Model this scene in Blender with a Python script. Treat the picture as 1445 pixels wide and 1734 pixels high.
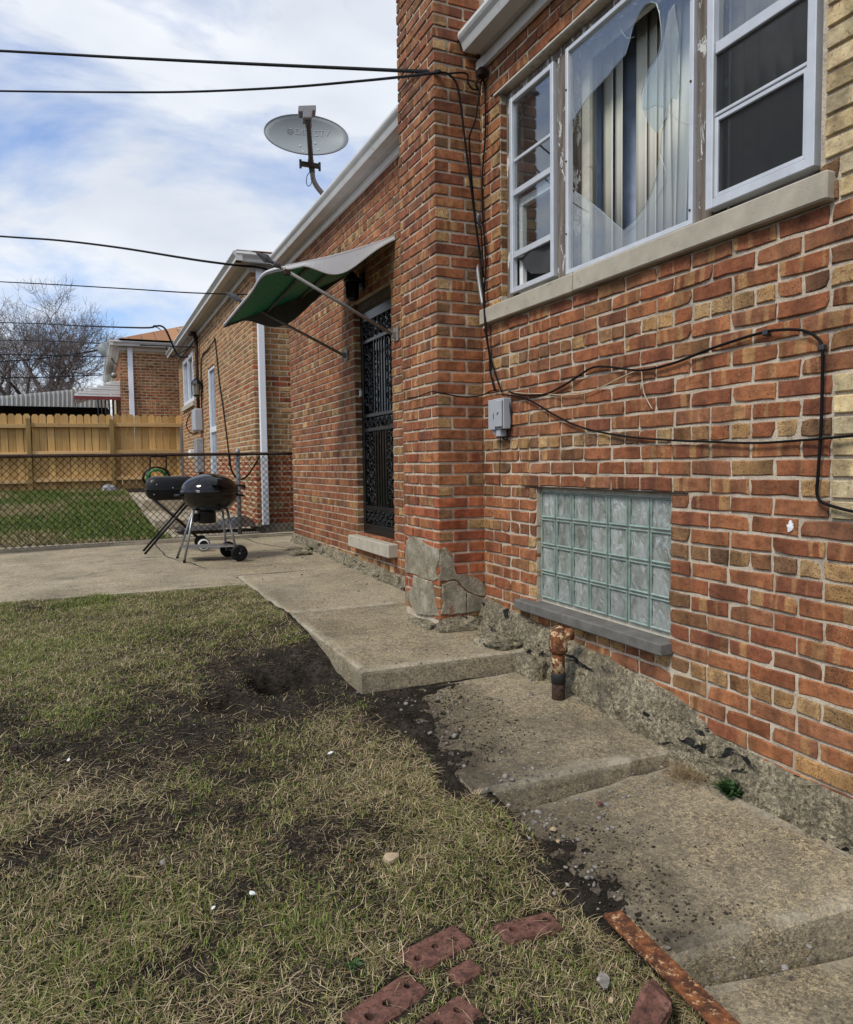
import bpy, math, random
import numpy as np
from mathutils import Vector, Matrix

# ------------------------------------------------------------------ camera / light / sky
for o in list(bpy.data.objects): bpy.data.objects.remove(o)
SC = bpy.context.scene
R = math.radians
IW, IH, FPX = 1445.0, 1734.0, 1280.0
YAW, PITCH, ROLL, EYE = R(23.9), R(-3.66), 0.0135, 1.06

def _basis():
    F = np.array([math.sin(YAW)*math.cos(PITCH), math.cos(YAW)*math.cos(PITCH), math.sin(PITCH)])
    R0 = np.array([math.cos(YAW), -math.sin(YAW), 0.0]); U0 = np.cross(R0, F)
    return R0*math.cos(ROLL)-U0*math.sin(ROLL), U0*math.cos(ROLL)+R0*math.sin(ROLL), F
CR, CU, CF = _basis()
cam_d = bpy.data.cameras.new('camera'); cam = bpy.data.objects.new('camera', cam_d)
SC.collection.objects.link(cam); SC.camera = cam
cam_d.sensor_fit = 'HORIZONTAL'; cam_d.sensor_width = 36.0; cam_d.lens = 36.0*FPX/IW
cam_d.clip_start = 0.05; cam_d.clip_end = 3000
m4 = Matrix.Identity(4)
for i in range(3):
    m4[i][0] = CR[i]; m4[i][1] = CU[i]; m4[i][2] = -CF[i]
m4[2][3] = EYE
cam.matrix_world = m4

SUN_EL, SUN_AZ = R(50), R(248)      # azimuth clockwise from +Y: left, a little behind the camera
world = bpy.data.worlds.new('World'); SC.world = world; world.use_nodes = True
wn, wl = world.node_tree.nodes, world.node_tree.links
wn.clear()
def W(t, **k):
    n = wn.new(t)
    for a, b in k.items(): setattr(n, a, b)
    return n
w_out = W('ShaderNodeOutputWorld'); w_bg = W('ShaderNodeBackground'); w_sky = W('ShaderNodeTexSky', sky_type='NISHITA')
w_sky.sun_disc = False; w_sky.sun_elevation = SUN_EL; w_sky.sun_rotation = SUN_AZ
w_sky.air_density = 1.0; w_sky.dust_density = 1.2; w_sky.ozone_density = 2.0
w_bg.inputs['Strength'].default_value = 0.106
w_tc = W('ShaderNodeTexCoord')
w_map = W('ShaderNodeMapping'); w_map.inputs['Scale'].default_value = (1.0, 1.0, 2.6); w_map.inputs['Location'].default_value = (0.35, 0.2, 0.1)
w_n1 = W('ShaderNodeTexNoise'); w_n1.inputs['Scale'].default_value = 2.6; w_n1.inputs['Detail'].default_value = 9; w_n1.inputs['Roughness'].default_value = 0.56; w_n1.inputs['Distortion'].default_value = 0.35
w_r1 = W('ShaderNodeValToRGB'); w_r1.color_ramp.elements[0].position = 0.34; w_r1.color_ramp.elements[1].position = 0.53
w_n2 = W('ShaderNodeTexNoise'); w_n2.inputs['Scale'].default_value = 3.2; w_n2.inputs['Detail'].default_value = 6; w_n2.inputs['Roughness'].default_value = 0.5
w_r2 = W('ShaderNodeValToRGB')
w_r2.color_ramp.elements[0].position = 0.28; w_r2.color_ramp.elements[0].color = (4.6, 5.05, 5.8, 1)
w_r2.color_ramp.elements[1].position = 0.66; w_r2.color_ramp.elements[1].color = (6.9, 7.15, 7.5, 1)
w_mix = W('ShaderNodeMix', data_type='RGBA')
w_hs = W('ShaderNodeMix', data_type='RGBA', blend_type='MULTIPLY'); w_hs.inputs[0].default_value = 1.0; w_hs.inputs[7].default_value = (1.05, 1.2, 1.45, 1)
wl.new(w_tc.outputs['Generated'], w_map.inputs['Vector'])
wl.new(w_map.outputs[0], w_n1.inputs['Vector']); wl.new(w_n1.outputs[0], w_r1.inputs[0])
wl.new(w_map.outputs[0], w_n2.inputs['Vector']); wl.new(w_n2.outputs[0], w_r2.inputs[0])
wl.new(w_sky.outputs[0], w_hs.inputs[6])
wl.new(w_r1.outputs[0], w_mix.inputs[0]); wl.new(w_hs.outputs[2], w_mix.inputs[6]); wl.new(w_r2.outputs[0], w_mix.inputs[7])
wl.new(w_mix.outputs[2], w_bg.inputs['Color']); wl.new(w_bg.outputs[0], w_out.inputs['Surface'])

sun_d = bpy.data.lights.new('sun', 'SUN'); sun_d.energy = 2.2; sun_d.angle = R(14); sun_d.color = (1.0, 0.95, 0.87)
sun = bpy.data.objects.new('sun', sun_d); SC.collection.objects.link(sun)
sdir = Vector((math.sin(SUN_AZ)*math.cos(SUN_EL), math.cos(SUN_AZ)*math.cos(SUN_EL), math.sin(SUN_EL)))
sun.rotation_euler = sdir.to_track_quat('Z', 'Y').to_euler()
SC.view_settings.view_transform = 'Standard'; SC.view_settings.look = 'None'
SC.view_settings.gamma = 1.0; SC.view_settings.exposure = 0.42; SC.view_settings.use_curve_mapping = False
SC.render.resolution_x = 853; SC.render.resolution_y = 1024

# ------------------------------------------------------------------ helpers
CAM = np.array([0.0, 0.0, EYE])
def _ray(x, y): return CR*(x-IW/2)/FPX - CU*(y-IH/2)/FPX + CF
def onX(x, y, X): d = _ray(x, y); return CAM+d*(X/d[0])
def onY(x, y, Y): d = _ray(x, y); return CAM+d*(Y/d[1])
def onZ(x, y, Z): d = _ray(x, y); return CAM+d*((Z-EYE)/d[2])
COL = SC.collection
rng = random.Random(7); nrg = np.random.RandomState(11)

def hash2(ix, iy, seed=0):
    h = (ix*374761393 + iy*668265263 + seed*1442695041) & 0x7fffffff
    h = ((h ^ (h >> 13))*1274126177) & 0x7fffffff
    return ((h ^ (h >> 16)) & 0xffff)/65535.0
def vnoise(x, y, seed=0):
    x = np.asarray(x, float); y = np.asarray(y, float)
    ix = np.floor(x).astype(np.int64); iy = np.floor(y).astype(np.int64)
    fx = x-ix; fy = y-iy; fx = fx*fx*(3-2*fx); fy = fy*fy*(3-2*fy)
    a = hash2(ix, iy, seed); b = hash2(ix+1, iy, seed); c = hash2(ix, iy+1, seed); d = hash2(ix+1, iy+1, seed)
    return (a*(1-fx)+b*fx)*(1-fy)+(c*(1-fx)+d*fx)*fy
def fbm(x, y, seed=0, oct=4):
    x = np.asarray(x, float); y = np.asarray(y, float); s = 0; a = 0.5
    for o in range(oct):
        s = s+a*vnoise(x*2**o, y*2**o, seed+o*17); a *= 0.5
    return s/(1-0.5**oct)

def tag(o, label=None, cat=None, group=None, kind=None):
    if label: o['label'] = label
    if cat: o['category'] = cat
    if group: o['group'] = group
    if kind: o['kind'] = kind
    return o
def empty(name, loc=(0, 0, 0), rz=0.0, parent=None):
    o = bpy.data.objects.new(name, None); COL.objects.link(o); o.location = loc; o.rotation_euler = (0, 0, rz); o.empty_display_size = 0.1
    if parent: o.parent = parent
    return o
def thing(name, label, cat, loc=(0, 0, 0), rz=0.0, group=None): return tag(empty(name, loc, rz), label, cat, group)
def link(name, me, mat, parent=None):
    o = bpy.data.objects.new(name, me); COL.objects.link(o)
    if mat is not None and not me.materials: me.materials.append(mat)
    if parent: o.parent = parent
    return o
def copy_tree(o, parent=None):
    c = o.copy(); COL.objects.link(c); c.parent = parent
    for ch in list(o.children): copy_tree(ch, c)
    return c

class MB:
    def __init__(s): s.v = []; s.f = []; s.c = []; s.p = []
    def add(s, vs, fs, col=None, par=None):
        b = len(s.v); s.v.extend([tuple(map(float, q)) for q in vs]); s.f.extend([tuple(i+b for i in f) for f in fs])
        if col is not None: s.c.extend([col]*len(vs)); s.p.extend([par or (0, 0, 0)]*len(vs))
        return s
    def box(s, a, b, col=None, par=None):
        x0, y0, z0 = a; x1, y1, z1 = b
        return s.add([(x0,y0,z0),(x1,y0,z0),(x1,y1,z0),(x0,y1,z0),(x0,y0,z1),(x1,y0,z1),(x1,y1,z1),(x0,y1,z1)],
              [(0,3,2,1),(4,5,6,7),(0,1,5,4),(1,2,6,5),(2,3,7,6),(3,0,4,7)], col, par)
    def cbox(s, a, b, bev=0.004, jit=0.0, col=None, par=None, rg=rng, mat=None, endc=None):
        # chamfered box: 24 vertices, optional jitter
        lo = [min(a[i], b[i]) for i in range(3)]; hi = [max(a[i], b[i]) for i in range(3)]
        vs = []; idx = {}
        for sx in (0, 1):
            for sy in (0, 1):
                for sz in (0, 1):
                    cor = [(hi if q else lo)[i] for i, q in enumerate((sx, sy, sz))]
                    inn = [cor[i]+(-bev if q else bev) for i, q in enumerate((sx, sy, sz))]
                    j = [rg.uniform(-jit, jit) for _ in range(3)] if jit else (0, 0, 0)
                    for ax in range(3):
                        p = list(inn); p[ax] = cor[ax]
                        if jit: p = [p[i]+j[i]+rg.uniform(-jit, jit)*0.5 for i in range(3)]
                        idx[(sx, sy, sz, ax)] = len(vs); vs.append(p)
        I = lambda x, y, z, ax: idx[(x, y, z, ax)]
        fs = []
        fs += [(I(0,0,0,0),I(0,0,1,0),I(0,1,1,0),I(0,1,0,0)), (I(1,0,0,0),I(1,1,0,0),I(1,1,1,0),I(1,0,1,0))]
        fs += [(I(0,0,0,1),I(1,0,0,1),I(1,0,1,1),I(0,0,1,1)), (I(0,1,0,1),I(0,1,1,1),I(1,1,1,1),I(1,1,0,1))]
        fs += [(I(0,0,0,2),I(0,1,0,2),I(1,1,0,2),I(1,0,0,2)), (I(0,0,1,2),I(1,0,1,2),I(1,1,1,2),I(0,1,1,2))]
        for z in (0, 1):      # edges
            for (x, y) in ((0,0),(1,0),(1,1),(0,1)): pass
        for x in (0, 1):
            for y in (0, 1): fs.append((I(x,y,0,0),I(x,y,0,1),I(x,y,1,1),I(x,y,1,0)))
            for z in (0, 1): fs.append((I(x,0,z,0),I(x,0,z,2),I(x,1,z,2),I(x,1,z,0)))
        for y in (0, 1):
            for z in (0, 1): fs.append((I(0,y,z,1),I(0,y,z,2),I(1,y,z,2),I(1,y,z,1)))
        for x in (0, 1):
            for y in (0, 1):
                for z in (0, 1): fs.append((I(x,y,z,0),I(x,y,z,1),I(x,y,z,2)))
        # consistent outward orientation
        c = Vector([(lo[i]+hi[i])/2 for i in range(3)]); out = []
        for f in fs:
            q = [Vector(vs[i]) for i in f]; n = (q[1]-q[0]).cross(q[2]-q[0]); m = sum(q, Vector())/len(q)
            out.append(f if n.dot(m-c) > 0 else f[::-1])
        if mat is not None: vs = [tuple(mat @ Vector(q)) for q in vs]
        s.add(vs, out, col, par)
        if endc is not None:       # the end facing -Y shows another burn of the clay
            n0 = len(s.v)-24
            for q in range(24):
                if q % 3 == 1: s.c[n0+q] = endc[0]; s.p[n0+q] = endc[1]
        return s
    def tube(s, pts, r, n=6, cap=True, smooth_n=0):
        pts = [Vector(p) for p in pts]
        if smooth_n: pts = catmull(pts, smooth_n)
        rs = r if isinstance(r, (list, tuple)) else None
        k = len(pts); vs = []; fs = []
        up = Vector((0.0123, 0.031, 1)).normalized(); prev = None
        for i, p in enumerate(pts):
            t = (pts[min(i+1, k-1)]-pts[max(i-1, 0)])
            if t.length < 1e-9: t = Vector((0, 0, 1))
            t.normalize()
            if prev is None:
                a = t.cross(up)
                if a.length < 0.05: a = t.cross(Vector((1, 0, 0)))
                a.normalize()
            else:
                a = prev-t*prev.dot(t)
                if a.length < 1e-6: a = t.cross(Vector((1, 0.3, 0)))
                a.normalize()
            prev = a; b = t.cross(a)
            rr = rs[min(int(i*(len(rs)-1)/max(k-1, 1)+0.5), len(rs)-1)] if rs else r
            for j in range(n):
                an = 2*math.pi*j/n; vs.append(p+a*(math.cos(an)*rr)+b*(math.sin(an)*rr))
        for i in range(k-1):
            for j in range(n):
                fs.append((i*n+j, i*n+(j+1) % n, (i+1)*n+(j+1) % n, (i+1)*n+j))
        if cap: fs.append(tuple(range(n))[::-1]); fs.append(tuple(range((k-1)*n, k*n)))
        return s.add(vs, fs)
    def lathe(s, prof, n=32, center=(0, 0, 0), axis='Z'):
        vs = []; fs = []
        for (r, z) in prof:
            for j in range(n):
                a = 2*math.pi*j/n; p = (r*math.cos(a), r*math.sin(a), z)
                if axis == 'X': p = (p[2], p[0], p[1])
                if axis == 'Y': p = (p[0], p[2], p[1])
                vs.append((p[0]+center[0], p[1]+center[1], p[2]+center[2]))
        for i in range(len(prof)-1):
            for j in range(n): fs.append((i*n+j, i*n+(j+1) % n, (i+1)*n+(j+1) % n, (i+1)*n+j))
        return s.add(vs, fs)
    def prism(s, poly, ext):   # poly: list of 3d points, extruded by vector ext
        n = len(poly); e = Vector(ext)
        vs = [Vector(p) for p in poly]+[Vector(p)+e for p in poly]
        fs = [tuple(range(n))[::-1], tuple(range(n, 2*n))]+[(i, (i+1) % n, n+(i+1) % n, n+i) for i in range(n)]
        return s.add(vs, fs)
    def mesh(s, name, smooth=False):
        me = bpy.data.meshes.new(name); me.from_pydata(s.v, [], s.f)
        if s.c:
            a = me.attributes.new('bcol', 'FLOAT_COLOR', 'POINT'); a.data.foreach_set('color', np.array([(c[0], c[1], c[2], 1) for c in s.c], np.float32).ravel())
            b = me.attributes.new('bpar', 'FLOAT_COLOR', 'POINT'); b.data.foreach_set('color', np.array([(c[0], c[1], c[2], 1) for c in s.p], np.float32).ravel())
        if smooth: me.polygons.foreach_set('use_smooth', [True]*len(me.polygons))
        me.update(); return me
    def build(s, name, mat, parent=None, smooth=False): return link(name, s.mesh(name, smooth), mat, parent)
def catmull(p, n):
    out = []
    for i in range(len(p)-1):
        a = p[max(i-1, 0)]; b = p[i]; c = p[i+1]; d = p[min(i+2, len(p)-1)]
        for k in range(n):
            t = k/n; out.append(0.5*((2*b)+(c-a)*t+(2*a-5*b+4*c-d)*t*t+(3*b-a-3*c+d)*t**3))
    out.append(p[-1]); return out

# ------------------------------------------------------------------ materials
class NT:
    def __init__(s, name):
        s.m = bpy.data.materials.new(name); s.m.use_nodes = True; s.t = s.m.node_tree; s.n = s.t.nodes; s.l = s.t.links
        s.bs = s.n['Principled BSDF']; s.out = s.n['Material Output']
        s.pos = s.n.new('ShaderNodeNewGeometry').outputs['Position']
    def node(s, t, **k):
        n = s.n.new(t)
        for a, b in k.items(): setattr(n, a, b)
        return n
    def set(s, sock, v):
        if hasattr(v, 'is_linked') or isinstance(v, bpy.types.NodeSocket): s.l.new(v, sock)
        else: sock.default_value = v
    def noise(s, scale, detail=4, rough=0.55, vec=None, dist=0.0, dim='3D', w=None):
        n = s.node('ShaderNodeTexNoise', noise_dimensions=dim); n.inputs['Scale'].default_value = scale
        n.inputs['Detail'].default_value = detail; n.inputs['Roughness'].default_value = rough; n.inputs['Distortion'].default_value = dist
        if dim == '1D': s.l.new(w, n.inputs['W'])
        else: s.l.new(vec if vec is not None else s.pos, n.inputs['Vector'])
        return n.outputs[0]
    def voro(s, scale, vec=None, feature='F1', out='Distance', rand=1.0):
        n = s.node('ShaderNodeTexVoronoi', feature=feature); n.inputs['Scale'].default_value = scale; n.inputs['Randomness'].default_value = rand
        s.l.new(vec if vec is not None else s.pos, n.inputs['Vector']); return n.outputs[out]
    def mapv(s, scale=(1, 1, 1), rot=(0, 0, 0), vec=None):
        n = s.node('ShaderNodeMapping'); n.inputs['Scale'].default_value = scale; n.inputs['Rotation'].default_value = rot
        s.l.new(vec if vec is not None else s.pos, n.inputs['Vector']); return n.outputs[0]
    def ramp(s, f, stops):
        n = s.node('ShaderNodeValToRGB'); cr = n.color_ramp
        while len(cr.elements) < len(stops): cr.elements.new(0.5)
        for e, (p, c) in zip(cr.elements, stops):
            e.position = p; e.color = c if hasattr(c, '__len__') and len(c) == 4 else ((c[0], c[1], c[2], 1) if hasattr(c, '__len__') else (c, c, c, 1))
        s.l.new(f, n.inputs[0]); return n.outputs[0]
    def mix(s, f, a, b, mode='MIX'):
        n = s.node('ShaderNodeMix', data_type='RGBA', blend_type=mode)
        s.set(n.inputs[0], f)
        for i, v in ((6, a), (7, b)): s.set(n.inputs[i], v if not (isinstance(v, tuple) and len(v) == 3) else (*v, 1))
        return n.outputs[2]
    def math(s, op, a, b=0.0, clamp=False):
        n = s.node('ShaderNodeMath', operation=op, use_clamp=clamp); s.set(n.inputs[0], a); s.set(n.inputs[1], b); return n.outputs[0]
    def attr(s, name, out='Color'):
        n = s.node('ShaderNodeAttribute', attribute_name=name); return n.outputs[out]
    def sep(s, v):
        n = s.node('ShaderNodeSeparateXYZ'); s.l.new(v, n.inputs[0]); return n.outputs
    def bump(s, h, strength=0.4, dist=0.003, prev=None):
        n = s.node('ShaderNodeBump'); n.inputs['Strength'].default_value = strength; n.inputs['Distance'].default_value = dist
        s.l.new(h, n.inputs['Height'])
        if prev is not None: s.l.new(prev, n.inputs['Normal'])
        return n.outputs[0]
    def done(s, col, rough=0.8, nrm=None, metal=0.0, spec=0.5, **k):
        s.set(s.bs.inputs['Base Color'], col if not (isinstance(col, tuple) and len(col) == 3) else (*col, 1))
        s.set(s.bs.inputs['Roughness'], rough); s.set(s.bs.inputs['Metallic'], metal); s.bs.inputs['Specular IOR Level'].default_value = spec
        if nrm is not None: s.l.new(nrm, s.bs.inputs['Normal'])
        for a, b in k.items(): s.set(s.bs.inputs[a.replace('_', ' ')], b)
        return s.m

def plain(name, col, rough=0.5, metal=0.0, var=0.12, scale=8.0, bump=0.0, bscale=60, spec=0.5, dirt=None):
    t = NT(name); n = t.noise(scale, 5, 0.6)
    lo = tuple(c*(1-var) for c in col); hi = tuple(min(1, c*(1+var)) for c in col)
    c = t.ramp(n, [(0.3, lo), (0.7, hi)])
    if dirt:
        d = t.ramp(t.noise(scale*2.3, 6, 0.7, dist=0.6), [(dirt[1], 0.0), (dirt[1]+0.14, 1.0)]); c = t.mix(d, c, dirt[0])
    nr = t.bump(t.noise(bscale, 4, 0.6), bump, 0.002) if bump else None
    return t.done(c, rough, nr, metal, spec)

def make_brick_mat():
    t = NT('brick_clay'); col = t.attr('bcol'); par = t.sep(t.attr('bpar')); p = t.sep(t.pos)
    u = t.math('ADD', t.math('ADD', p[0], p[1]), t.math('MULTIPLY', par[2], 57.3))
    st = t.noise(13.0, 1.5, 0.55, dim='1D', w=u)
    # kiln-flash bands, a little ragged
    rag = t.math('MULTIPLY', t.math('SUBTRACT', t.noise(55, 3, 0.6), 0.5), 0.10)
    st2 = t.math('ADD', st, rag)
    band = t.ramp(st2, [(0.0, 0.8), (0.30, 0.7), (0.345, 0.0), (0.60, 0.0), (0.64, 0.75), (0.75, 0.95)])
    band = t.math('MULTIPLY', band, par[0])
    tan = t.mix(t.noise(9, 2), (0.33, 0.175, 0.072), (0.47, 0.285, 0.125))
    c = t.mix(band, col, tan)
    dk = t.ramp(t.noise(7.0, 2.0, 0.5, dim='1D', w=t.math('ADD', u, 31.7)), [(0.35, 0.62), (0.55, 1.0)])
    c = t.mix(1.0, c, dk, 'MULTIPLY')
    mot = t.ramp(t.noise(38, 6, 0.72), [(0.22, 0.50), (0.48, 1.0), (0.8, 1.40)])
    c = t.mix(1.0, c, mot, 'MULTIPLY')
    burn = t.ramp(t.noise(16, 3, 0.6, vec=t.mapv((1, 1, 1.7)), dist=0.4), [(0.36, 0.55), (0.52, 0.0)]); c = t.mix(burn, c, t.mix(1.0, c, (0.62, 0.52, 0.50), 'MULTIPLY'))
    orange = t.ramp(t.noise(11, 2, 0.5), [(0.52, 0.0), (0.72, 0.5)]); c = t.mix(orange, c, t.mix(1.0, c, (1.28, 1.22, 1.0), 'MULTIPLY'))
    drift = t.ramp(t.noise(0.8, 4, 0.6), [(0.3, (0.80, 0.79, 0.78)), (0.5, (1.0, 1.0, 1.0)), (0.72, (1.14, 1.12, 1.05))]); c = t.mix(1.0, c, drift, 'MULTIPLY')
    soot = t.ramp(t.noise(2.6, 6, 0.7, vec=t.mapv((1, 1, 0.35))), [(0.58, 0.0), (0.72, 0.45)]); c = t.mix(soot, c, (0.07, 0.048, 0.036))
    pn = t.noise(165, 3, 0.6); pm = t.ramp(pn, [(0.36, 1.0), (0.43, 0.0)])
    sp = t.ramp(t.noise(85, 2, 0.5), [(0.635, 0.0), (0.69, 1.0)])
    pit = t.math('MULTIPLY', pm, par[1])
    c = t.mix(pit, c, (0.035, 0.022, 0.015))
    c = t.mix(t.math('MULTIPLY', sp, 0.55), c, (0.05, 0.03, 0.022))
    wh = t.ramp(t.noise(21, 5, 0.75), [(0.68, 0.0), (0.78, 0.5)])       # mortar smears
    c = t.mix(wh, c, (0.42, 0.36, 0.29))
    h = t.math('SUBTRACT', t.noise(120, 5, 0.7), t.math('MULTIPLY', pit, 0.8))
    nr = t.bump(h, 0.7, 0.004); nr = t.bump(t.noise(24, 3, 0.5), 0.6, 0.008, nr)
    return t.done(c, 0.86, nr, spec=0.3)
def make_mortar(name, c0, c1, dark=(0.09, 0.075, 0.06)):
    t = NT(name); n = t.noise(6, 5, 0.65); c = t.ramp(n, [(0.3, c0), (0.7, c1)])
    c = t.mix(1.0, c, t.ramp(t.noise(120, 4, 0.7), [(0.25, 0.62), (0.6, 1.08)]), 'MULTIPLY')
    c = t.mix(t.ramp(t.noise(3.3, 6, 0.72, dist=0.4), [(0.5, 0.0), (0.7, 0.62)]), c, dark)
    c = t.mix(t.ramp(t.noise(17, 5, 0.7), [(0.55, 0.0), (0.68, 0.5)]), c, tuple(q*1.5 for q in dark))
    nr = t.bump(t.noise(90, 5, 0.7), 0.8, 0.006)
    return t.done(c, 0.95, nr, spec=0.2)
def make_concrete(name, base, agg=0.5, grime=0.5, scale=1.0, soil=None):
    t = NT(name); big = t.noise(1.3*scale, 6, 0.62, dist=0.3)
    c = t.ramp(big, [(0.3, tuple(b*0.66 for b in base)), (0.5, base), (0.70, tuple(b*1.22 for b in base))])
    v = t.voro(230, out='Color'); vs = t.sep(v)
    ag = t.ramp(vs[0], [(0.0, (0.25, 0.24, 0.22)), (0.35, (0.75, 0.72, 0.66)), (0.75, (1.05, 1.0, 0.9)), (1.0, (1.55, 1.4, 1.1))])
    c = t.mix(t.math('MULTIPLY', t.ramp(t.noise(2.4, 4, 0.6), [(0.3, 0.55), (0.65, 1.5)]), agg, True), c, t.mix(1.0, c, ag, 'MULTIPLY'))
    v2 = t.sep(t.voro(95, out='Color')); c = t.mix(t.math('MULTIPLY', t.ramp(t.noise(3.1, 4, 0.6), [(0.3, 0.5), (0.65, 1.3)]), agg*0.9, True), c, t.mix(1.0, c, t.ramp(v2[1], [(0.0, (0.42, 0.40, 0.36)), (0.4, (0.9, 0.88, 0.84)), (1.0, (1.45, 1.4, 1.28))]), 'MULTIPLY'))
    c = t.mix(1.0, c, t.ramp(t.noise(48, 6, 0.75), [(0.25, 0.55), (0.5, 1.0), (0.78, 1.3)]), 'MULTIPLY')
    fine = t.ramp(t.noise(420, 3, 0.7), [(0.3, 0.7), (0.7, 1.25)]); c = t.mix(0.7, c, t.mix(1.0, c, fine, 'MULTIPLY'))
    st = t.ramp(t.noise(4.2*scale, 7, 0.72, dist=0.5), [(0.5, 0.0), (0.72, grime)]); c = t.mix(st, c, (0.075, 0.068, 0.055))
    c = t.mix(t.ramp(t.noise(9, 7, 0.75, dist=0.6), [(0.56, 0.0), (0.66, 0.45)]), c, (0.10, 0.088, 0.068))
    sp = t.ramp(t.noise(33, 3, 0.6), [(0.66, 0.0), (0.72, 0.8)]); c = t.mix(sp, c, (0.055, 0.05, 0.042))
    rim = t.math('MULTIPLY', t.sep(t.attr('bcol'))[0], t.ramp(t.noise(7, 6, 0.7), [(0.40, 0.0), (0.66, 0.7)]))     # worn pale arris
    c = t.mix(rim, c, (0.44, 0.40, 0.32))
    if soil:                       # soil washed on from the lawn side
        xx = t.math('ADD', t.sep(t.pos)[0], t.math('MULTIPLY', t.math('SUBTRACT', t.noise(5.5, 7, 0.75), 0.5), 1.3))
        mr = t.node('ShaderNodeMapRange'); mr.inputs[1].default_value = soil[0]; mr.inputs[2].default_value = soil[1]; mr.inputs[3].default_value = 0.85; mr.inputs[4].default_value = 0.0
        t.l.new(xx, mr.inputs[0]); ng = t.node('ShaderNodeNewGeometry'); c = t.mix(t.math('MULTIPLY', mr.outputs[0], t.ramp(t.sep(ng.outputs['True Normal'])[2], [(0.6, 0.0), (0.9, 1.0)])), c, t.mix(t.noise(60, 5, 0.7), (0.018, 0.015, 0.012), (0.07, 0.058, 0.043)))
    h = t.math('ADD', t.noise(160, 5, 0.75), t.math('MULTIPLY', t.voro(230), 0.5))
    nr = t.bump(h, 0.9, 0.005); nr = t.bump(t.noise(14, 6, 0.7), 0.5, 0.012, nr)
    return t.done(c, 0.93, nr, spec=0.25)
def make_foundation():
    t = NT('foundation_parging'); c = t.ramp(t.noise(5, 6, 0.65), [(0.3, (0.17, 0.15, 0.108)), (0.55, (0.29, 0.26, 0.19)), (0.75, (0.42, 0.38, 0.285))])
    vs = t.sep(t.voro(190, out='Color'))
    c = t.mix(0.6, c, t.mix(1.0, c, t.ramp(vs[1], [(0.0, 0.35), (0.5, 0.95), (1.0, 1.5)]), 'MULTIPLY'))
    c = t.mix(0.75, c, t.mix(1.0, c, t.ramp(t.sep(t.voro(85, out='Color'))[0], [(0.0, (0.4, 0.38, 0.34)), (0.45, (0.95, 0.93, 0.88)), (1.0, (1.5, 1.42, 1.25))]), 'MULTIPLY'))
    c = t.mix(1.0, c, t.ramp(t.noise(40, 6, 0.75), [(0.25, 0.5), (0.5, 1.0), (0.78, 1.3)]), 'MULTIPLY')
    tar = t.ramp(t.noise(9.5, 3, 0.55, vec=t.mapv((1, 0.55, 1.3)), dist=0.8), [(0.615, 0.0), (0.635, 1.0)])
    c = t.mix(tar, c, (0.016, 0.016, 0.018))
    c = t.mix(t.ramp(t.noise(22, 6, 0.75), [(0.30, 0.85), (0.50, 0.0)]), c, (0.10, 0.088, 0.066))
    c = t.mix(t.ramp(t.noise(6.5, 6, 0.7, dist=0.5), [(0.52, 0.0), (0.66, 0.7)]), c, (0.15, 0.13, 0.098))
    h = t.math('ADD', t.noise(55, 6, 0.75), t.math('MULTIPLY', t.voro(190), 0.4)); h = t.math('SUBTRACT', h, t.math('MULTIPLY', tar, 0.5))
    nr = t.bump(h, 1.0, 0.014); nr = t.bump(t.voro(60), 0.5, 0.008, nr); return t.done(c, 0.95, nr, spec=0.15)
def make_parge():
    t = NT('cement_patch'); c = t.ramp(t.noise(7, 6, 0.65), [(0.28, (0.14, 0.125, 0.098)), (0.5, (0.27, 0.245, 0.19)), (0.72, (0.42, 0.40, 0.345))])
    c = t.mix(1.0, c, t.ramp(t.noise(140, 4, 0.7), [(0.25, 0.6), (0.65, 1.15)]), 'MULTIPLY')
    c = t.mix(1.0, c, t.ramp(t.noise(30, 6, 0.75), [(0.25, (0.6, 0.58, 0.52)), (0.5, (1.0, 0.98, 0.92)), (0.78, (1.3, 1.28, 1.2))]), 'MULTIPLY')
    c = t.mix(t.ramp(t.noise(16, 5, 0.7, dist=0.6), [(0.57, 0.0), (0.68, 0.6)]), c, (0.10, 0.092, 0.075))
    c = t.mix(t.ramp(t.noise(12, 5, 0.7, dist=0.4), [(0.62, 0.0), (0.66, 0.8)]), c, (0.24, 0.088, 0.045))     # brick showing through
    nr = t.bump(t.noise(70, 6, 0.75), 0.9, 0.008); return t.done(c, 0.94, nr, spec=0.2)
def make_soil():
    t = NT('soil'); c = t.ramp(t.noise(11, 7, 0.7), [(0.28, (0.010, 0.0087, 0.0072)), (0.5, (0.034, 0.0285, 0.022)), (0.72, (0.088, 0.073, 0.054))])
    c = t.mix(1.0, c, t.ramp(t.noise(150, 4, 0.75), [(0.25, 0.5), (0.7, 1.35)]), 'MULTIPLY')
    nr = t.bump(t.noise(60, 7, 0.8), 1.0, 0.02); return t.done(c, 1.0, nr, spec=0.08)
def make_grass():
    t = NT('grass_blades'); col = t.attr('bcol'); c = t.mix(1.0, col, t.ramp(t.noise(30, 2), [(0.3, 0.8), (0.7, 1.15)]), 'MULTIPLY')
    m = t.done(c, 0.7, spec=0.25)
    tr = t.node('ShaderNodeBsdfTranslucent'); t.l.new(c, tr.inputs[0]); mx = t.node('ShaderNodeMixShader'); mx.inputs[0].default_value = 0.22
    t.l.new(t.bs.outputs[0], mx.inputs[1]); t.l.new(tr.outputs[0], mx.inputs[2]); t.l.new(mx.outputs[0], t.out.inputs[0]); return m
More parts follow.
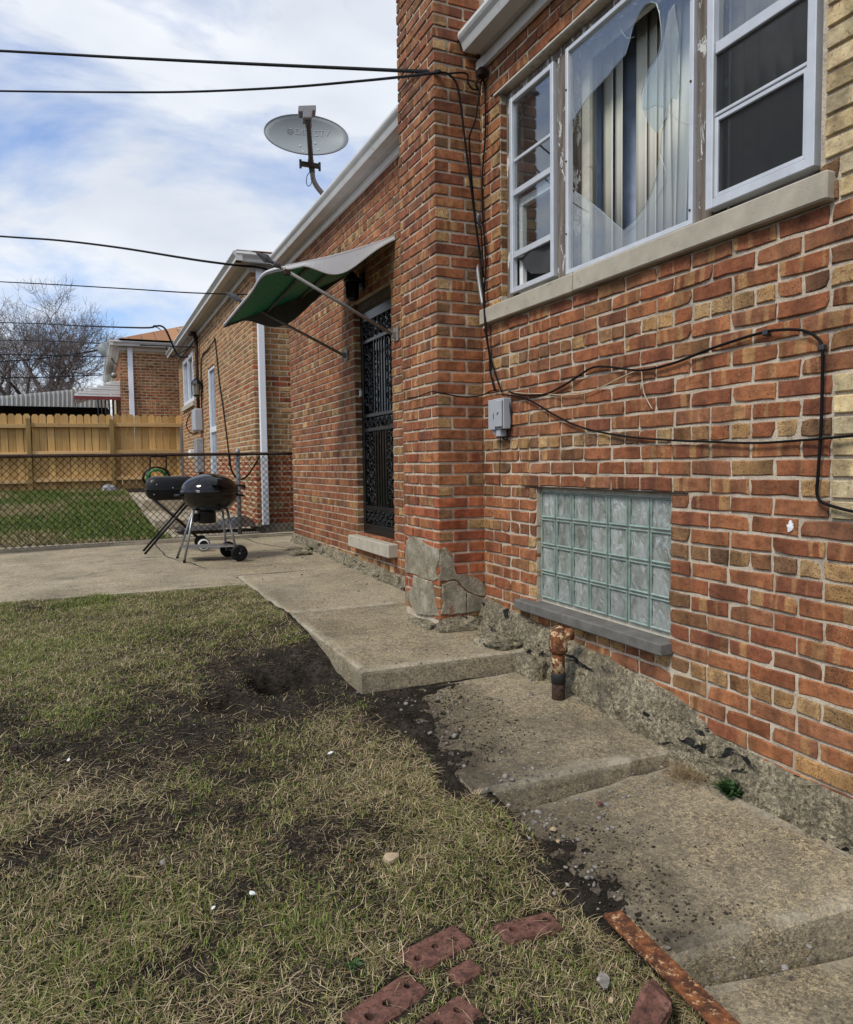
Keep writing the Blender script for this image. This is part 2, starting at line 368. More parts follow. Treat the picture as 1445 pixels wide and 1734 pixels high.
def make_glass(name, tint=(0.93, 0.96, 0.96), refl=1.0, rough=0.0, film=0.0):
    t = NT(name); t.n.remove(t.bs)
    tr = t.node('ShaderNodeBsdfTransparent'); tr.inputs[0].default_value = (*tint, 1)
    gl = t.node('ShaderNodeBsdfGlossy'); gl.inputs['Roughness'].default_value = rough; gl.inputs['Color'].default_value = (0.95, 0.97, 1, 1)
    fr = t.node('ShaderNodeLayerWeight'); fr.inputs[0].default_value = 0.5
    f = t.math('ADD', 0.042, t.math('MULTIPLY', t.math('POWER', fr.outputs['Facing'], 5.0), 0.958)); f = t.math('MULTIPLY', f, refl, clamp=True)
    wob = t.bump(t.noise(2.2, 1, 0.4), 0.02, 0.05); t.l.new(wob, gl.inputs['Normal'])
    mx = t.node('ShaderNodeMixShader'); t.l.new(f, mx.inputs[0]); t.l.new(tr.outputs[0], mx.inputs[1]); t.l.new(gl.outputs[0], mx.inputs[2])
    last = mx.outputs[0]
    if film:
        df = t.node('ShaderNodeBsdfDiffuse'); df.inputs[0].default_value = (0.55, 0.56, 0.56, 1)
        m2 = t.node('ShaderNodeMixShader'); t.l.new(t.math('MULTIPLY', t.ramp(t.noise(6, 5, 0.6), [(0.35, 0.3), (0.8, 1.0)]), film), m2.inputs[0]); t.l.new(last, m2.inputs[1]); t.l.new(df.outputs[0], m2.inputs[2]); last = m2.outputs[0]
    t.l.new(last, t.out.inputs[0]); return t.m
def make_peel():
    t = NT('peeling_painted_wood'); p = t.mapv((30, 30, 2.2)); g = t.noise(1.6, 6, 0.7, vec=p)
    wood = t.ramp(g, [(0.25, (0.045, 0.036, 0.03)), (0.5, (0.14, 0.115, 0.095)), (0.75, (0.27, 0.235, 0.20))])
    paint = t.ramp(t.noise(16, 6, 0.72, vec=t.mapv((1, 1, 0.45)), dist=0.5), [(0.56, 0.0), (0.585, 1.0)])
    c = t.mix(paint, wood, (0.52, 0.515, 0.49))
    h = t.math('ADD', t.math('MULTIPLY', g, 0.5), t.math('MULTIPLY', paint, 0.7)); return t.done(c, 0.85, t.bump(h, 0.8, 0.004), spec=0.3)
def make_wood(name, cols, ax=(40, 40, 1.6)):
    t = NT(name); ob = t.node('ShaderNodeObjectInfo'); off = t.node('ShaderNodeVectorMath', operation='ADD')
    t.l.new(t.pos, off.inputs[0]); cx = t.node('ShaderNodeCombineXYZ'); t.l.new(t.math('MULTIPLY', ob.outputs['Random'], 40.0), cx.inputs[2]); t.l.new(cx.outputs[0], off.inputs[1])
    p = t.mapv(ax, vec=off.outputs[0]); g = t.noise(1.0, 5, 0.6, vec=p, dist=1.2)
    c = t.ramp(g, [(0.2, cols[0]), (0.5, cols[1]), (0.8, cols[2])])
    c = t.mix(1.0, c, t.ramp(ob.outputs['Random'], [(0.0, (0.68, 0.66, 0.60)), (0.5, (0.95, 0.95, 0.95)), (1.0, (1.18, 1.17, 1.15))]), 'MULTIPLY')
    kn = t.ramp(t.voro(3.2, vec=t.mapv((1, 1, 0.6), vec=off.outputs[0])), [(0.03, 1.0), (0.09, 0.0)]); c = t.mix(kn, c, tuple(q*0.45 for q in cols[0]))
    return t.done(c, 0.75, t.bump(g, 0.3, 0.003), spec=0.3)
def make_rust(name, paint=(0.55, 0.42, 0.28), amt=0.56, k=1.0, ps=42):
    t = NT(name); c = t.ramp(t.noise(48, 7, 0.75), [(0.25, (0.035*k, 0.014*k, 0.008*k)), (0.5, (0.17*k, 0.06*k, 0.022*k)), (0.75, (0.34*k, 0.14*k, 0.045*k))])
    c = t.mix(t.ramp(t.noise(19, 6, 0.72), [(0.44, 0.0), (0.58, 0.85)]), c, (0.03*k, 0.013*k, 0.009*k))
    pf = t.ramp(t.noise(ps, 6, 0.75, dist=0.3), [(amt, 0.0), (amt+0.05, 1.0)]); c = t.mix(pf, c, paint)
    return t.done(c, 0.82, t.bump(t.math('ADD', t.noise(70, 5, 0.7), t.math('MULTIPLY', pf, 0.5)), 0.6, 0.003), spec=0.3)
def make_shingle():
    t = NT('brown_roof_shingles'); b = t.node('ShaderNodeTexBrick'); b.inputs['Scale'].default_value = 1.0
    b.inputs['Brick Width'].default_value = 0.33; b.inputs['Row Height'].default_value = 0.14; b.inputs['Mortar Size'].default_value = 0.008
    b.inputs['Color1'].default_value = (0.25, 0.12, 0.06, 1); b.inputs['Color2'].default_value = (0.36, 0.19, 0.10, 1); b.inputs['Mortar'].default_value = (0.08, 0.04, 0.025, 1)
    t.l.new(t.mapv((1, 1, 1), (R(70), 0, 0)), b.inputs['Vector'])
    c = t.mix(1.0, b.outputs[0], t.ramp(t.noise(40, 4, 0.7), [(0.3, 0.75), (0.7, 1.2)]), 'MULTIPLY'); return t.done(c, 0.95, spec=0.2)
def make_awning_green():
    t = NT('awning_green_underside'); c = t.ramp(t.noise(40, 6, 0.75), [(0.3, (0.002, 0.09, 0.045)), (0.6, (0.008, 0.25, 0.14)), (0.85, (0.05, 0.36, 0.22))])
    return t.done(c, 0.6, t.bump(t.noise(60, 4, 0.7), 0.4, 0.004))

M = {}
M['brick'] = make_brick_mat()
M['mortar'] = make_mortar('mortar_main', (0.43, 0.36, 0.275), (0.60, 0.52, 0.41))
M['mortar2'] = make_mortar('mortar_neighbour', (0.46, 0.37, 0.25), (0.60, 0.50, 0.35), (0.2, 0.16, 0.11))
M['stone'] = plain('limestone_sill', (0.37, 0.335, 0.27), 0.9, 0, 0.14, 9, 0.5, 120, 0.25, ((0.20, 0.18, 0.15), 0.6))
M['slate'] = plain('dark_stone_sill', (0.125, 0.12, 0.11), 0.9, 0, 0.25, 14, 0.6, 150, 0.25, ((0.24, 0.23, 0.2), 0.62))
M['concrete'] = make_concrete('concrete_walk', (0.31, 0.272, 0.2), 0.65, 0.6)
M['concrete2'] = make_concrete('concrete_patio', (0.36, 0.318, 0.24), 0.55, 0.5)
M['step_concrete'] = make_concrete('concrete_step', (0.315, 0.275, 0.203), 0.65, 0.55, 1.0, (1.36, 1.92))
M['curb'] = make_concrete('concrete_kerb', (0.40, 0.35, 0.27), 0.3, 0.3)
M['found'] = make_foundation(); M['parge'] = make_parge(); M['soil'] = make_soil(); M['grass'] = make_grass()
M['alu'] = plain('aluminium_frame', (0.50, 0.525, 0.56), 0.42, 0.2, 0.08, 12, 0.1, 80, 0.5, ((0.36, 0.36, 0.36), 0.66))
M['white'] = plain('white_metal_trim', (0.66, 0.665, 0.66), 0.5, 0.0, 0.06, 5, 0.05, 60, 0.4, ((0.33, 0.31, 0.28), 0.63))
M['gutter'] = plain('gutter_white', (0.50, 0.50, 0.485), 0.45, 0.0, 0.08, 5, 0.05, 60, 0.5, ((0.30, 0.27, 0.23), 0.6))
M['soffit'] = plain('soffit_grey', (0.42, 0.41, 0.39), 0.65, 0, 0.1, 6, 0.1, 60, 0.3, ((0.16, 0.14, 0.12), 0.6))
M['downspout'] = plain('white_downspout', (0.74, 0.77, 0.83), 0.4, 0, 0.03, 5)
M['peel'] = make_peel()
M['headtrim'] = plain('head_trim_paint', (0.50, 0.48, 0.42), 0.7, 0, 0.15, 12, 0.3, 60, 0.3, ((0.16, 0.13, 0.10), 0.6))
M['darkwood'] = plain('dark_weathered_wood', (0.075, 0.058, 0.038), 0.85, 0, 0.4, 14, 0.4)
M['glass'] = make_glass('window_glass', refl=1.9, film=0.03)
M['glass_broken'] = make_glass('picture_glass', refl=2.0, film=0.05)
M['glass_inner'] = make_glass('inner_glass', refl=1.0)
M['screen'] = plain('insect_screen', (0.035, 0.036, 0.038), 0.8, 0, 0.2, 3)
def make_screen():
    t = NT('insect_mesh'); t.n.remove(t.bs); tr = t.node('ShaderNodeBsdfTransparent'); df = t.node('ShaderNodeBsdfDiffuse'); df.inputs[0].default_value = (0.03, 0.031, 0.033, 1)
    mx = t.node('ShaderNodeMixShader'); mx.inputs[0].default_value = 0.45; t.l.new(tr.outputs[0], mx.inputs[1]); t.l.new(df.outputs[0], mx.inputs[2]); t.l.new(mx.outputs[0], t.out.inputs[0]); return t.m
M['mesh'] = make_screen()
M['crack'] = plain('glass_edge', (0.30, 0.36, 0.36), 0.3, 0, 0.3, 30)
M['tape'] = make_glass('clear_tape', tint=(0.8, 0.86, 0.86), refl=1.5, rough=0.25, film=0.3)
M['blind'] = plain('blind_slat', (0.72, 0.69, 0.60), 0.6, 0, 0.06, 3, 0.05)
M['room'] = plain('dark_room', (0.30, 0.285, 0.26), 0.9)
M['curtain'] = plain('gap_blue_curtain', (0.36, 0.43, 0.56), 0.85, 0, 0.3, 6)  # blue of the lit slat gaps put into the curtain colour
M['curtain2'] = plain('taupe_curtain', (0.17, 0.155, 0.145), 0.9, 0, 0.35, 9)
def make_block_glass():
    t = NT('glass_block'); c = t.ramp(t.noise(16, 4, 0.6, vec=t.mapv((1, 1, 0.5)), dist=0.8), [(0.32, (0.24, 0.265, 0.225)), (0.5, (0.40, 0.44, 0.42)), (0.7, (0.52, 0.56, 0.56))]); ob = t.node('ShaderNodeObjectInfo'); c = t.mix(1.0, c, t.ramp(ob.outputs['Random'], [(0.0, 0.80), (1.0, 1.1)]), 'MULTIPLY')
    w = t.noise(22, 2, 0.5, vec=t.mapv((1, 1, 0.45)), dist=1.5); nr = t.bump(w, 0.5, 0.03)
    return t.done(c, 0.08, nr, spec=0.9, Transmission_Weight=0.35, IOR=1.5)
M['gblock'] = make_block_glass()
M['gblock_edge'] = plain('glass_block_edge', (0.20, 0.265, 0.235), 0.15, 0, 0.3, 20, 0, 60, 0.8)
M['grout'] = plain('block_grout', (0.50, 0.465, 0.38), 0.9, 0, 0.2, 20, 0.3, 60, 0.2, ((0.16, 0.14, 0.11), 0.6))
M['blackiron'] = plain('black_iron', (0.006, 0.006, 0.0065), 0.3, 0.0, 0.3, 30, 0.1, 80, 0.35)
M['doorglass'] = plain('dark_door_glass', (0.005, 0.0055, 0.006), 0.12, 0, 0.3, 6, 0, 60, 0.3)
M['cable'] = plain('black_cable', (0.006, 0.006, 0.0065), 0.6, 0, 0.2, 10, 0, 60, 0.12)
M['cream'] = plain('cream_cable', (0.42, 0.34, 0.22), 0.6, 0, 0.15, 10)
M['conduit'] = plain('grey_conduit', (0.30, 0.30, 0.30), 0.4, 0.3, 0.15, 10)
M['boxgrey'] = plain('utility_box_plastic', (0.34, 0.36, 0.39), 0.6, 0, 0.06, 8, 0.1, 90, 0.4, ((0.2, 0.2, 0.2), 0.68))
M['dish'] = plain('dish_grey', (0.225, 0.255, 0.265), 0.5, 0, 0.05, 4, 0, 60, 0.4, ((0.28, 0.29, 0.28), 0.62))
M['dishprint'] = plain('dish_print', (0.30, 0.345, 0.375), 0.6, 0, 0.05)
M['darkplastic'] = plain('dark_plastic', (0.028, 0.028, 0.03), 0.5, 0, 0.2, 10)
M['lnb'] = plain('lnb_plastic', (0.15, 0.15, 0.162), 0.55, 0, 0.08, 10)
M['lnb2'] = plain('spear_grey', (0.07, 0.07, 0.075), 0.6, 0, 0.2, 20)
M['aw_white'] = plain('awning_white_sheet', (0.55, 0.55, 0.56), 0.5, 0, 0.06, 5, 0.05, 60, 0.4, ((0.4, 0.39, 0.37), 0.6))
M['aw_green'] = make_awning_green()
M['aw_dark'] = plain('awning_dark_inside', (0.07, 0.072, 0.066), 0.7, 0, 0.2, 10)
M['pole'] = plain('awning_pole_grey', (0.20, 0.19, 0.175), 0.6, 0.1, 0.15, 14, 0.2, 90, 0.4, ((0.12, 0.06, 0.035), 0.64))
M['enamel'] = plain('black_enamel', (0.003, 0.003, 0.0035), 0.07, 0, 0.2, 5, 0, 60, 0.42)
M['satinblack'] = plain('satin_black', (0.005, 0.005, 0.0055), 0.36, 0, 0.2, 8, 0, 60, 0.28)
M['legmetal'] = plain('leg_metal', (0.28, 0.29, 0.30), 0.35, 0.7, 0.15, 20)
M['rubber'] = plain('wheel_plastic', (0.006, 0.006, 0.006), 0.55, 0, 0.2, 20, 0, 60, 0.2)
M['wheelwhite'] = plain('wheel_white_band', (0.65, 0.64, 0.62), 0.5)
M['chain'] = plain('rusty_chain_link', (0.010, 0.0075, 0.006), 0.8, 0.0, 0.4, 12, 0, 60, 0.1)
M['toprail'] = make_rust('rusty_top_rail', (0.06, 0.04, 0.033), 0.45, 0.3)
M['galv'] = plain('galvanised_post', (0.30, 0.31, 0.33), 0.55, 0.4, 0.2, 12, 0.1, 60, 0.4)
M['picket'] = make_wood('cedar_picket', ((0.35, 0.20, 0.065), (0.50, 0.315, 0.12), (0.62, 0.42, 0.185)))
M['rail'] = make_wood('fence_rail', ((0.40, 0.24, 0.09), (0.56, 0.37, 0.17), (0.66, 0.47, 0.25)), (40, 1.6, 40))
M['fpost'] = make_wood('fence_post', ((0.22, 0.14, 0.045), (0.34, 0.235, 0.085), (0.44, 0.32, 0.14)))
M['greywood'] = make_wood('grey_post', ((0.11, 0.10, 0.09), (0.19, 0.18, 0.165), (0.28, 0.265, 0.25)))
M['shingle'] = make_shingle()
M['corr'] = plain('corrugated_metal', (0.46, 0.46, 0.44), 0.5, 0.2, 0.1, 2, 0, 60, 0.4, ((0.33, 0.31, 0.28), 0.58))
M['carportdark'] = plain('carport_shade', (0.012, 0.011, 0.011), 0.9)  # near-black colour stands in for the shade under the carport roof
M['redtrim'] = plain('red_trim', (0.16, 0.02, 0.018), 0.6)
M['bark'] = plain('tree_bark', (0.115, 0.095, 0.085), 0.95, 0, 0.35, 6, 0.6, 25, 0.2)
M['twig'] = plain('twig_bark', (0.135, 0.115, 0.108), 0.95, 0, 0.3, 3)
M['twig2'] = plain('budding_twig', (0.165, 0.13, 0.118), 0.95, 0, 0.3, 3)
M['rust'] = make_rust('rusty_iron', (0.46, 0.28, 0.15), 0.56)
M['rustpipe'] = make_rust('rusty_painted_pipe', (0.58, 0.43, 0.25), 0.535, 1.25, 22)
M['rustdark'] = make_rust('dark_rust', (0.04, 0.026, 0.022), 0.5, 0.22)
M['tar'] = plain('black_tar', (0.012, 0.012, 0.013), 0.7, 0, 0.3, 20, 0.5)
M['paver'] = plain('paver_brick', (0.135, 0.066, 0.051), 0.95, 0, 0.45, 35, 1.0, 110, 0.1, ((0.04, 0.03, 0.025), 0.5))
M['hole'] = plain('hole_soil', (0.018, 0.015, 0.012), 1.0, 0, 0.4, 20, 0.6)
M['pebble'] = plain('pebble', (0.20, 0.185, 0.165), 0.9, 0, 0.65, 45, 0.4, 80, 0.2)
M['clod'] = plain('soil_clod', (0.034, 0.029, 0.023), 1.0, 0, 0.7, 30, 0.6, 80, 0.1)
M['litter'] = plain('paper_litter', (0.70, 0.72, 0.74), 0.8, 0, 0.06)
M['leaf'] = plain('dry_leaf', (0.40, 0.30, 0.18), 0.8, 0, 0.2, 30, 0.3)
M['rock'] = plain('tan_stone', (0.36, 0.28, 0.18), 0.9, 0, 0.25, 25, 0.7, 60)
M['hose'] = plain('green_hose', (0.012, 0.16, 0.03), 0.45, 0, 0.2, 20)
M['bluewire'] = plain('white_door', (0.62, 0.65, 0.70), 0.5, 0, 0.08, 5)
M['winglass'] = plain('far_window_glass', (0.22, 0.26, 0.32), 0.15, 0, 0.3, 3, 0, 60, 0.8)
M['tarp'] = plain('black_plastic_sheet', (0.03, 0.032, 0.036), 0.3, 0, 0.3, 12, 0.5, 20)
M['weed'] = plain('weed_leaf', (0.035, 0.085, 0.018), 0.7, 0, 0.3, 30)
M['lampglass'] = plain('lamp_glass', (0.25, 0.23, 0.19), 0.2)

# ------------------------------------------------------------------ ground
def smooth(a, b, x): t = np.clip((np.asarray(x, float)-a)/(b-a), 0, 1); return t*t*(3-2*t)
ZP = lambda y: 0.0185*(np.asarray(y, float)-3.63)                    # patio surface
LZX = [-20, 0.5, 1.7, 3.6, 6.5, 9.7, 12, 19.5, 40, 3000]
LZZ = [-0.55, -0.40, -0.345, -0.135, 0.035, 0.10, 0.19, 0.56, 0.7, 0.7]
HOLE = [(onZ(470, 1160, -0.13), 0.13, 0.11, 0.28), (onZ(515, 1148, -0.12), 0.13, 0.09, 0.16), (onZ(390, 1192, -0.13), 0.12, 0.09, 0.09)]
def lawn_z(x, y, fine=True):
    x = np.asarray(x, float); y = np.asarray(y, float)
    z = np.interp(y, LZX, LZZ)
    if fine:
        k = 1-smooth(9, 12, y)
        z = z+k*((fbm(x*1.7, y*1.7, 3)-0.5)*0.05+(fbm(x*7, y*7, 9, 3)-0.5)*0.022)
        for c, rx, ry, d in HOLE:
            q = ((x-c[0])/rx)**2+((y-c[1])/(ry*1.5))**2
            z = z-d*np.exp(-q**2.2)
        e = np.exp(-(np.maximum(0, 1.23-x)/0.30)**2)*smooth(3.95, 4.75, y)*(1-smooth(6.6, 7.0, y)); z = z+e*(ZP(y)-0.008-np.interp(y, LZX, LZZ))*0.95
        z = z+0.025*np.exp(-(((x-0.55)/0.25)**2+((y-4.05)/0.35)**2))
    return z
def grid_mesh(name, xs, ys, zf):
    X, Y = np.meshgrid(xs, ys); Z = zf(X, Y); nx, ny = len(xs), len(ys)
    v = np.stack([X.ravel(), Y.ravel(), Z.ravel()], 1)
    i = np.arange(nx*ny).reshape(ny, nx)
    f = np.stack([i[:-1, :-1].ravel(), i[:-1, 1:].ravel(), i[1:, 1:].ravel(), i[1:, :-1].ravel()], 1)
    me = bpy.data.meshes.new(name); me.vertices.add(len(v)); me.vertices.foreach_set('co', v.astype(np.float32).ravel())
    me.loops.add(f.size); me.loops.foreach_set('vertex_index', f.astype(np.int32).ravel())
    me.polygons.add(len(f)); me.polygons.foreach_set('loop_start', np.arange(0, f.size, 4, dtype=np.int32)); me.polygons.foreach_set('loop_total', np.full(len(f), 4, np.int32))
    me.polygons.foreach_set('use_smooth', np.ones(len(f), bool)); me.update(calc_edges=True); return me
def surf(x, y):
    """walking surface of the concrete steps, else the lawn"""
    x = np.asarray(x, float); y = np.asarray(y, float); z = lawn_z(x, y)
    z = np.where((y < 3.63) & (y > 2.54) & (x > 1.30), -0.115-0.095*(3.62-y)/1.1+0.03*(x-1.8), z)
    z = np.where((y <= 2.54) & (y > 1.56) & (x > 1.38), -0.245-0.085*(2.28-x)/0.9, z)
    z = np.where((y >= 3.63) & (x > 1.23) & (y < 9.5), ZP(y), z); return np.where((y < 1.5) & (x > 1.45), -0.405, z)
def spill(x, y):
    """depth of soil lying over the lawn side of the steps"""
    reach = np.interp(y, [1.5, 1.75, 2.0, 2.25, 2.45, 2.66, 2.9, 3.3, 3.6, 3.66], [1.28, 1.32, 1.42, 1.46, 1.26, 1.22, 1.42, 1.56, 1.54, 1.3])
    away = 0.16*smooth(2.36, 2.46, y)*(1-smooth(2.66, 2.76, y))*smooth(1.30, 1.36, x)      # the riser face stays clear
    return -away+(reach-x)*0.075+(fbm(x*5+2, y*5, 61, 4)-0.5)*0.030+(fbm(x*27, y*27, 63, 4)-0.5)*0.036
xs = np.concatenate([[-900, -300, -100, -40, -15, -8, -5, -3.5], np.arange(-2.6, 1.0, 0.03), np.arange(1.0, 1.96, 0.02), [2.0, 2.6, 4, 8, 20, 60, 200, 900]])
ys = np.concatenate([[-300, -100, -30, -8, -2, 0], np.arange(0.4, 1.5, 0.03), np.arange(1.5, 4.6, 0.02), np.arange(4.6, 6.9, 0.03), [7.2, 8, 9.5, 10.5, 12, 14, 17, 19.5, 22, 30, 40, 80, 200, 900]])
def soil_z(X, Y):
    z = lawn_z(X, Y); on = (Y > 1.56) & (Y < 3.63) & (X > 1.30)
    sz = surf(X, Y)+np.clip(spill(X, Y), -0.12, 0.03); return np.where(on, np.maximum(sz, np.where(X < 1.42, z, -9)), z)
def ground_z(X, Y):
    z = soil_z(X, Y)
    under = (X > 1.245) & (Y > 3.65) & (Y < 6.9); z = np.where(under, np.minimum(z, ZP(Y)-0.12), z)
    z = np.where((X > 1.44) & (Y <= 1.56), np.minimum(z, -0.405)-0.14, z)
    z = np.where((X > 1.97) & (Y < 3.7), z-0.3, z)
    far = (Y > 6.6); z = np.where(far, z-0.10*(1-smooth(10.2, 11, Y)), z)
    return z
tag(link('ground', grid_mesh('ground', xs, ys, ground_z), M['soil']), kind='structure')

def slab(name, outline, ztop, thick, mat, bev=0.015, jit=0.004, step=0.06):
    """Cast slab: outline (x,y) counter-clockwise, worn rounded rim, slightly wavy edge."""
    pts = []
    n = len(outline)
    for i in range(n):
        a = np.array(outline[i], float); b = np.array(outline[(i+1) % n], float); k = max(1, int(np.linalg.norm(b-a)/step))
        for q in range(k): pts.append(a+(b-a)*q/k)
    pts = np.array(pts); c = pts.mean(0); m = len(pts)
    nx = np.roll(pts, -1, 0)-np.roll(pts, 1, 0); nrm = np.stack([nx[:, 1], -nx[:, 0]], 1); nrm /= np.linalg.norm(nrm, axis=1)[:, None]+1e-9
    w = (fbm(pts[:, 0]*9+pts[:, 1]*9, pts[:, 1]*7-pts[:, 0]*5, 5, 3)-0.5)+1.4*np.minimum(0, 0.42-fbm(pts[:, 0]*5+pts[:, 1]*5, pts[:, 1]*4-pts[:, 0]*3, 15, 2))
    mb = MB(); rings = []
    zf = ztop if callable(ztop) else (lambda x, y: ztop)
    for off, dz in ((-bev*2.6, 0.0), (-bev*0.9, -bev*0.15), (-bev*0.15, -bev*0.7), (0.0, -bev*1.8), (0.004, -thick)):
        q = pts+nrm*(off+w[:, None]*jit*3)
        rings.append([(p[0], p[1], float(zf(p[0], p[1]))+dz+(w[i]*jit if dz else 0)) for i, p in enumerate(q)])
    c0 = pts.mean(0); rad = np.linalg.norm(pts-c0, axis=1)[:, None]; base = c0+(pts-c0)*(1-(bev*3.4+jit*3)/rad); inner = []
    rings[0] = [(p[0], p[1], float(zf(p[0], p[1]))) for p in base]
    for f in (0.3, 0.65, 0.92):
        q = c0+(base-c0)*f; inner.append([(p[0], p[1], float(zf(p[0], p[1]))) for p in q])
    rings = inner+rings
    vs = [p for r in rings for p in r]+[(c0[0], c0[1], float(zf(c0[0], c0[1])))]
    fs = [(len(vs)-1, i, (i+1) % m) for i in range(m)]
    for r in range(len(rings)-1):
        for i in range(m): fs.append((r*m+(i+1) % m, r*m+i, (r+1)*m+i, (r+1)*m+(i+1) % m))
    mb.add(vs, fs); mb.c = [((0.0, 0.0, 0.0, 0.0, 1.0, 0.8, 0.15, 0.0, 0.0)[i//m], 0, 0) for i in range(len(vs))]; mb.p = [(0, 0, 0)]*len(vs)
    o = mb.build(name, mat, None, False); tag(o, kind='structure'); return o
# patio: walk strip beside the house + wide terrace behind the lawn (cast as separate slabs with joints)
zp = lambda x, y: float(ZP(y))
slab('patio_walk', [(1.235, 3.64), (2.30, 3.64), (2.30, 5.19), (1.225, 5.20)], zp, 0.34, M['concrete'])
slab('patio_walk', [(1.225, 5.215), (2.30, 5.205), (2.30, 6.98), (1.19, 6.98)], zp, 0.3, M['concrete2'])
slab('patio_terrace', [(-6, 6.62), (1.178, 6.52), (1.178, 6.98), (2.32, 6.995), (2.32, 8.6), (1.2, 8.62), (-6, 8.65)], zp, 0.25, M['concrete2'], 0.01)
slab('patio_terrace', [(-6, 8.665), (1.2, 8.635), (2.6, 8.612), (2.9, 10.05), (1.2, 9.92), (-6, 9.4)], zp, 0.25, M['concrete2'], 0.008)
z2 = lambda x, y: -0.115-0.095*(3.62-y)/1.1+0.03*(x-1.8)
slab('concrete_step', [(1.30, 2.56), (2.285, 2.505), (2.285, 3.63), (1.30, 3.63)], z2, 0.24, M['step_concrete'], 0.02, 0.006)
z1 = lambda x, y: -0.245-0.085*(2.28-x)/0.9
slab('concrete_step', [(1.44, 1.575), (2.28, 1.425), (2.28, 2.50), (1.37, 2.55)], z1, 0.24, M['step_concrete'], 0.022, 0.006)
slab('concrete_path', [(1.35, -1.5), (2.4, -1.5), (2.4, 1.415), (1.43, 1.57)], -0.405, 0.2, M['concrete'], 0.02)
slab('concrete_kerb', [(-6, 9.44), (1.2, 9.95), (2.85, 10.08), (2.85, 10.25), (1.2, 10.12), (-6, 9.66)], lambda x, y: float(ZP(10))+0.035, 0.25, M['curb'], 0.012)
# neighbour's concrete steps climbing beside the house
slab('neighbour_walk', [(0.95, 10.27), (2.1, 10.30), (2.1, 11.55), (0.82, 11.55)], 0.16, 0.2, M['curb'])
slab('neighbour_step', [(0.82, 11.56), (2.09, 11.56), (2.09, 13.95), (0.80, 13.95)], 0.30, 0.3, M['curb'])
slab('neighbour_step', [(0.80, 13.96), (2.09, 13.96), (2.09, 19.3), (0.75, 19.3)], 0.50, 0.4, M['curb'])

def crack_line(pxs, w=0.004):
    pts = []
    for x, y in pxs: p = onZ(x, y, 0.09); p = onZ(x, y, float(ZP(p[1]))+0.002); p = onZ(x, y, float(ZP(p[1]))+0.0022); pts.append(Vector(tuple(p)))
    pts = catmull(pts, 5); pts = [p+Vector((rng.uniform(-1, 1), rng.uniform(-1, 1), 0))*0.012 for p in pts]; mb = MB(); vs = []; fs = []
    for i, p in enumerate(pts):
        t = pts[min(i+1, len(pts)-1)]-pts[max(i-1, 0)]; n = Vector((-t.y, t.x, 0)).normalized(); ww = w*rng.uniform(0.3, 1.3); vs += [p+n*ww, p-n*ww]
    for i in range(len(pts)-1): fs.append((2*i, 2*i+1, 2*i+3, 2*i+2))
    o = mb.add(vs, fs).build('patio_crack', M['tar']); return tag(o, kind='structure')
crack_line([(258, 905), (262, 918), (274, 935), (290, 945), (322, 953), (345, 962)], 0.008)
crack_line([(418, 912), (440, 920), (470, 925), (498, 930)], 0.010); crack_line([(340, 900), (372, 905), (418, 912)], 0.006)
crack_line([(190, 956), (240, 950), (290, 946)], 0.005); crack_line([(0, 990), (120, 978), (190, 966)], 0.004)

# ------------------------------------------------------------------ brickwork
RED = [(0.265, 0.095, 0.041), (0.285, 0.108, 0.047), (0.235, 0.083, 0.039), (0.305, 0.122, 0.053), (0.215, 0.077, 0.039), (0.27, 0.115, 0.055), (0.32, 0.128, 0.055), (0.25, 0.106, 0.053)]
BRN = [(0.20, 0.095, 0.042), (0.235, 0.115, 0.05), (0.165, 0.078, 0.04)]
CREAM = [(0.40, 0.245, 0.11), (0.33, 0.19, 0.08), (0.265, 0.145, 0.066), (0.20, 0.108, 0.055), (0.44, 0.285, 0.135)]
def pick(rg, header, pal='main'):
    j = rg.uniform(0.86, 1.14)
    if pal == 'main':
        if header: p = rg.random(); base = rg.choice(CREAM) if p < 0.62 else rg.choice(BRN+RED); par = (0.12, rg.uniform(0.6, 1.0) if p < 0.8 else 0.25, rg.random())
        else:
            p = rg.random()
            if p < 0.95: base = rg.choice(RED); par = (rg.choice((0.0, 0.35, 0.75, 0.95)), rg.uniform(0.05, 0.25), rg.random())
            elif p < 0.98: base = rg.choice(BRN); par = (0.25, rg.uniform(0.2, 0.5), rg.random())
            else: base = rg.choice(CREAM); par = (0.3, rg.uniform(0.3, 0.9), rg.random())
    elif pal == 'low':
        base = rg.choice([(0.28, 0.08, 0.035), (0.25, 0.072, 0.033), (0.32, 0.10, 0.043)]); par = (rg.choice((0, 0.2, 0.5)), 0.1, rg.random())
    elif pal == 'tan':
        base = rg.choice([(0.36, 0.19, 0.085), (0.42, 0.235, 0.11), (0.30, 0.15, 0.065), (0.39, 0.175, 0.07), (0.44, 0.27, 0.13), (0.25, 0.14, 0.065)]); par = (rg.choice((0.2, 0.6, 0.9)), rg.uniform(0.05, 0.5), rg.random())
    elif pal == 'tanred':
        base = rg.choice([(0.34, 0.09, 0.04), (0.30, 0.075, 0.035), (0.40, 0.15, 0.065)]); par = (rg.choice((0.1, 0.4)), 0.1, rg.random())
    elif pal == 'orange':
        base = rg.choice([(0.38, 0.15, 0.062), (0.34, 0.125, 0.05), (0.42, 0.185, 0.08), (0.28, 0.105, 0.05)]); par = (rg.choice((0.1, 0.4, 0.7)), 0.1, rg.random())
    elif pal == 'yellow':
        base = rg.choice([(0.60, 0.47, 0.255), (0.63, 0.51, 0.30), (0.56, 0.44, 0.24), (0.57, 0.48, 0.30)]); par = (0.0, 0.0, rg.random())
    return tuple(c*j for c in base), par
CH, JT = 0.0711, 0.0128          # course height, mortar joint
Z0 = 0.92                         # a bed joint: top of the basement lintel
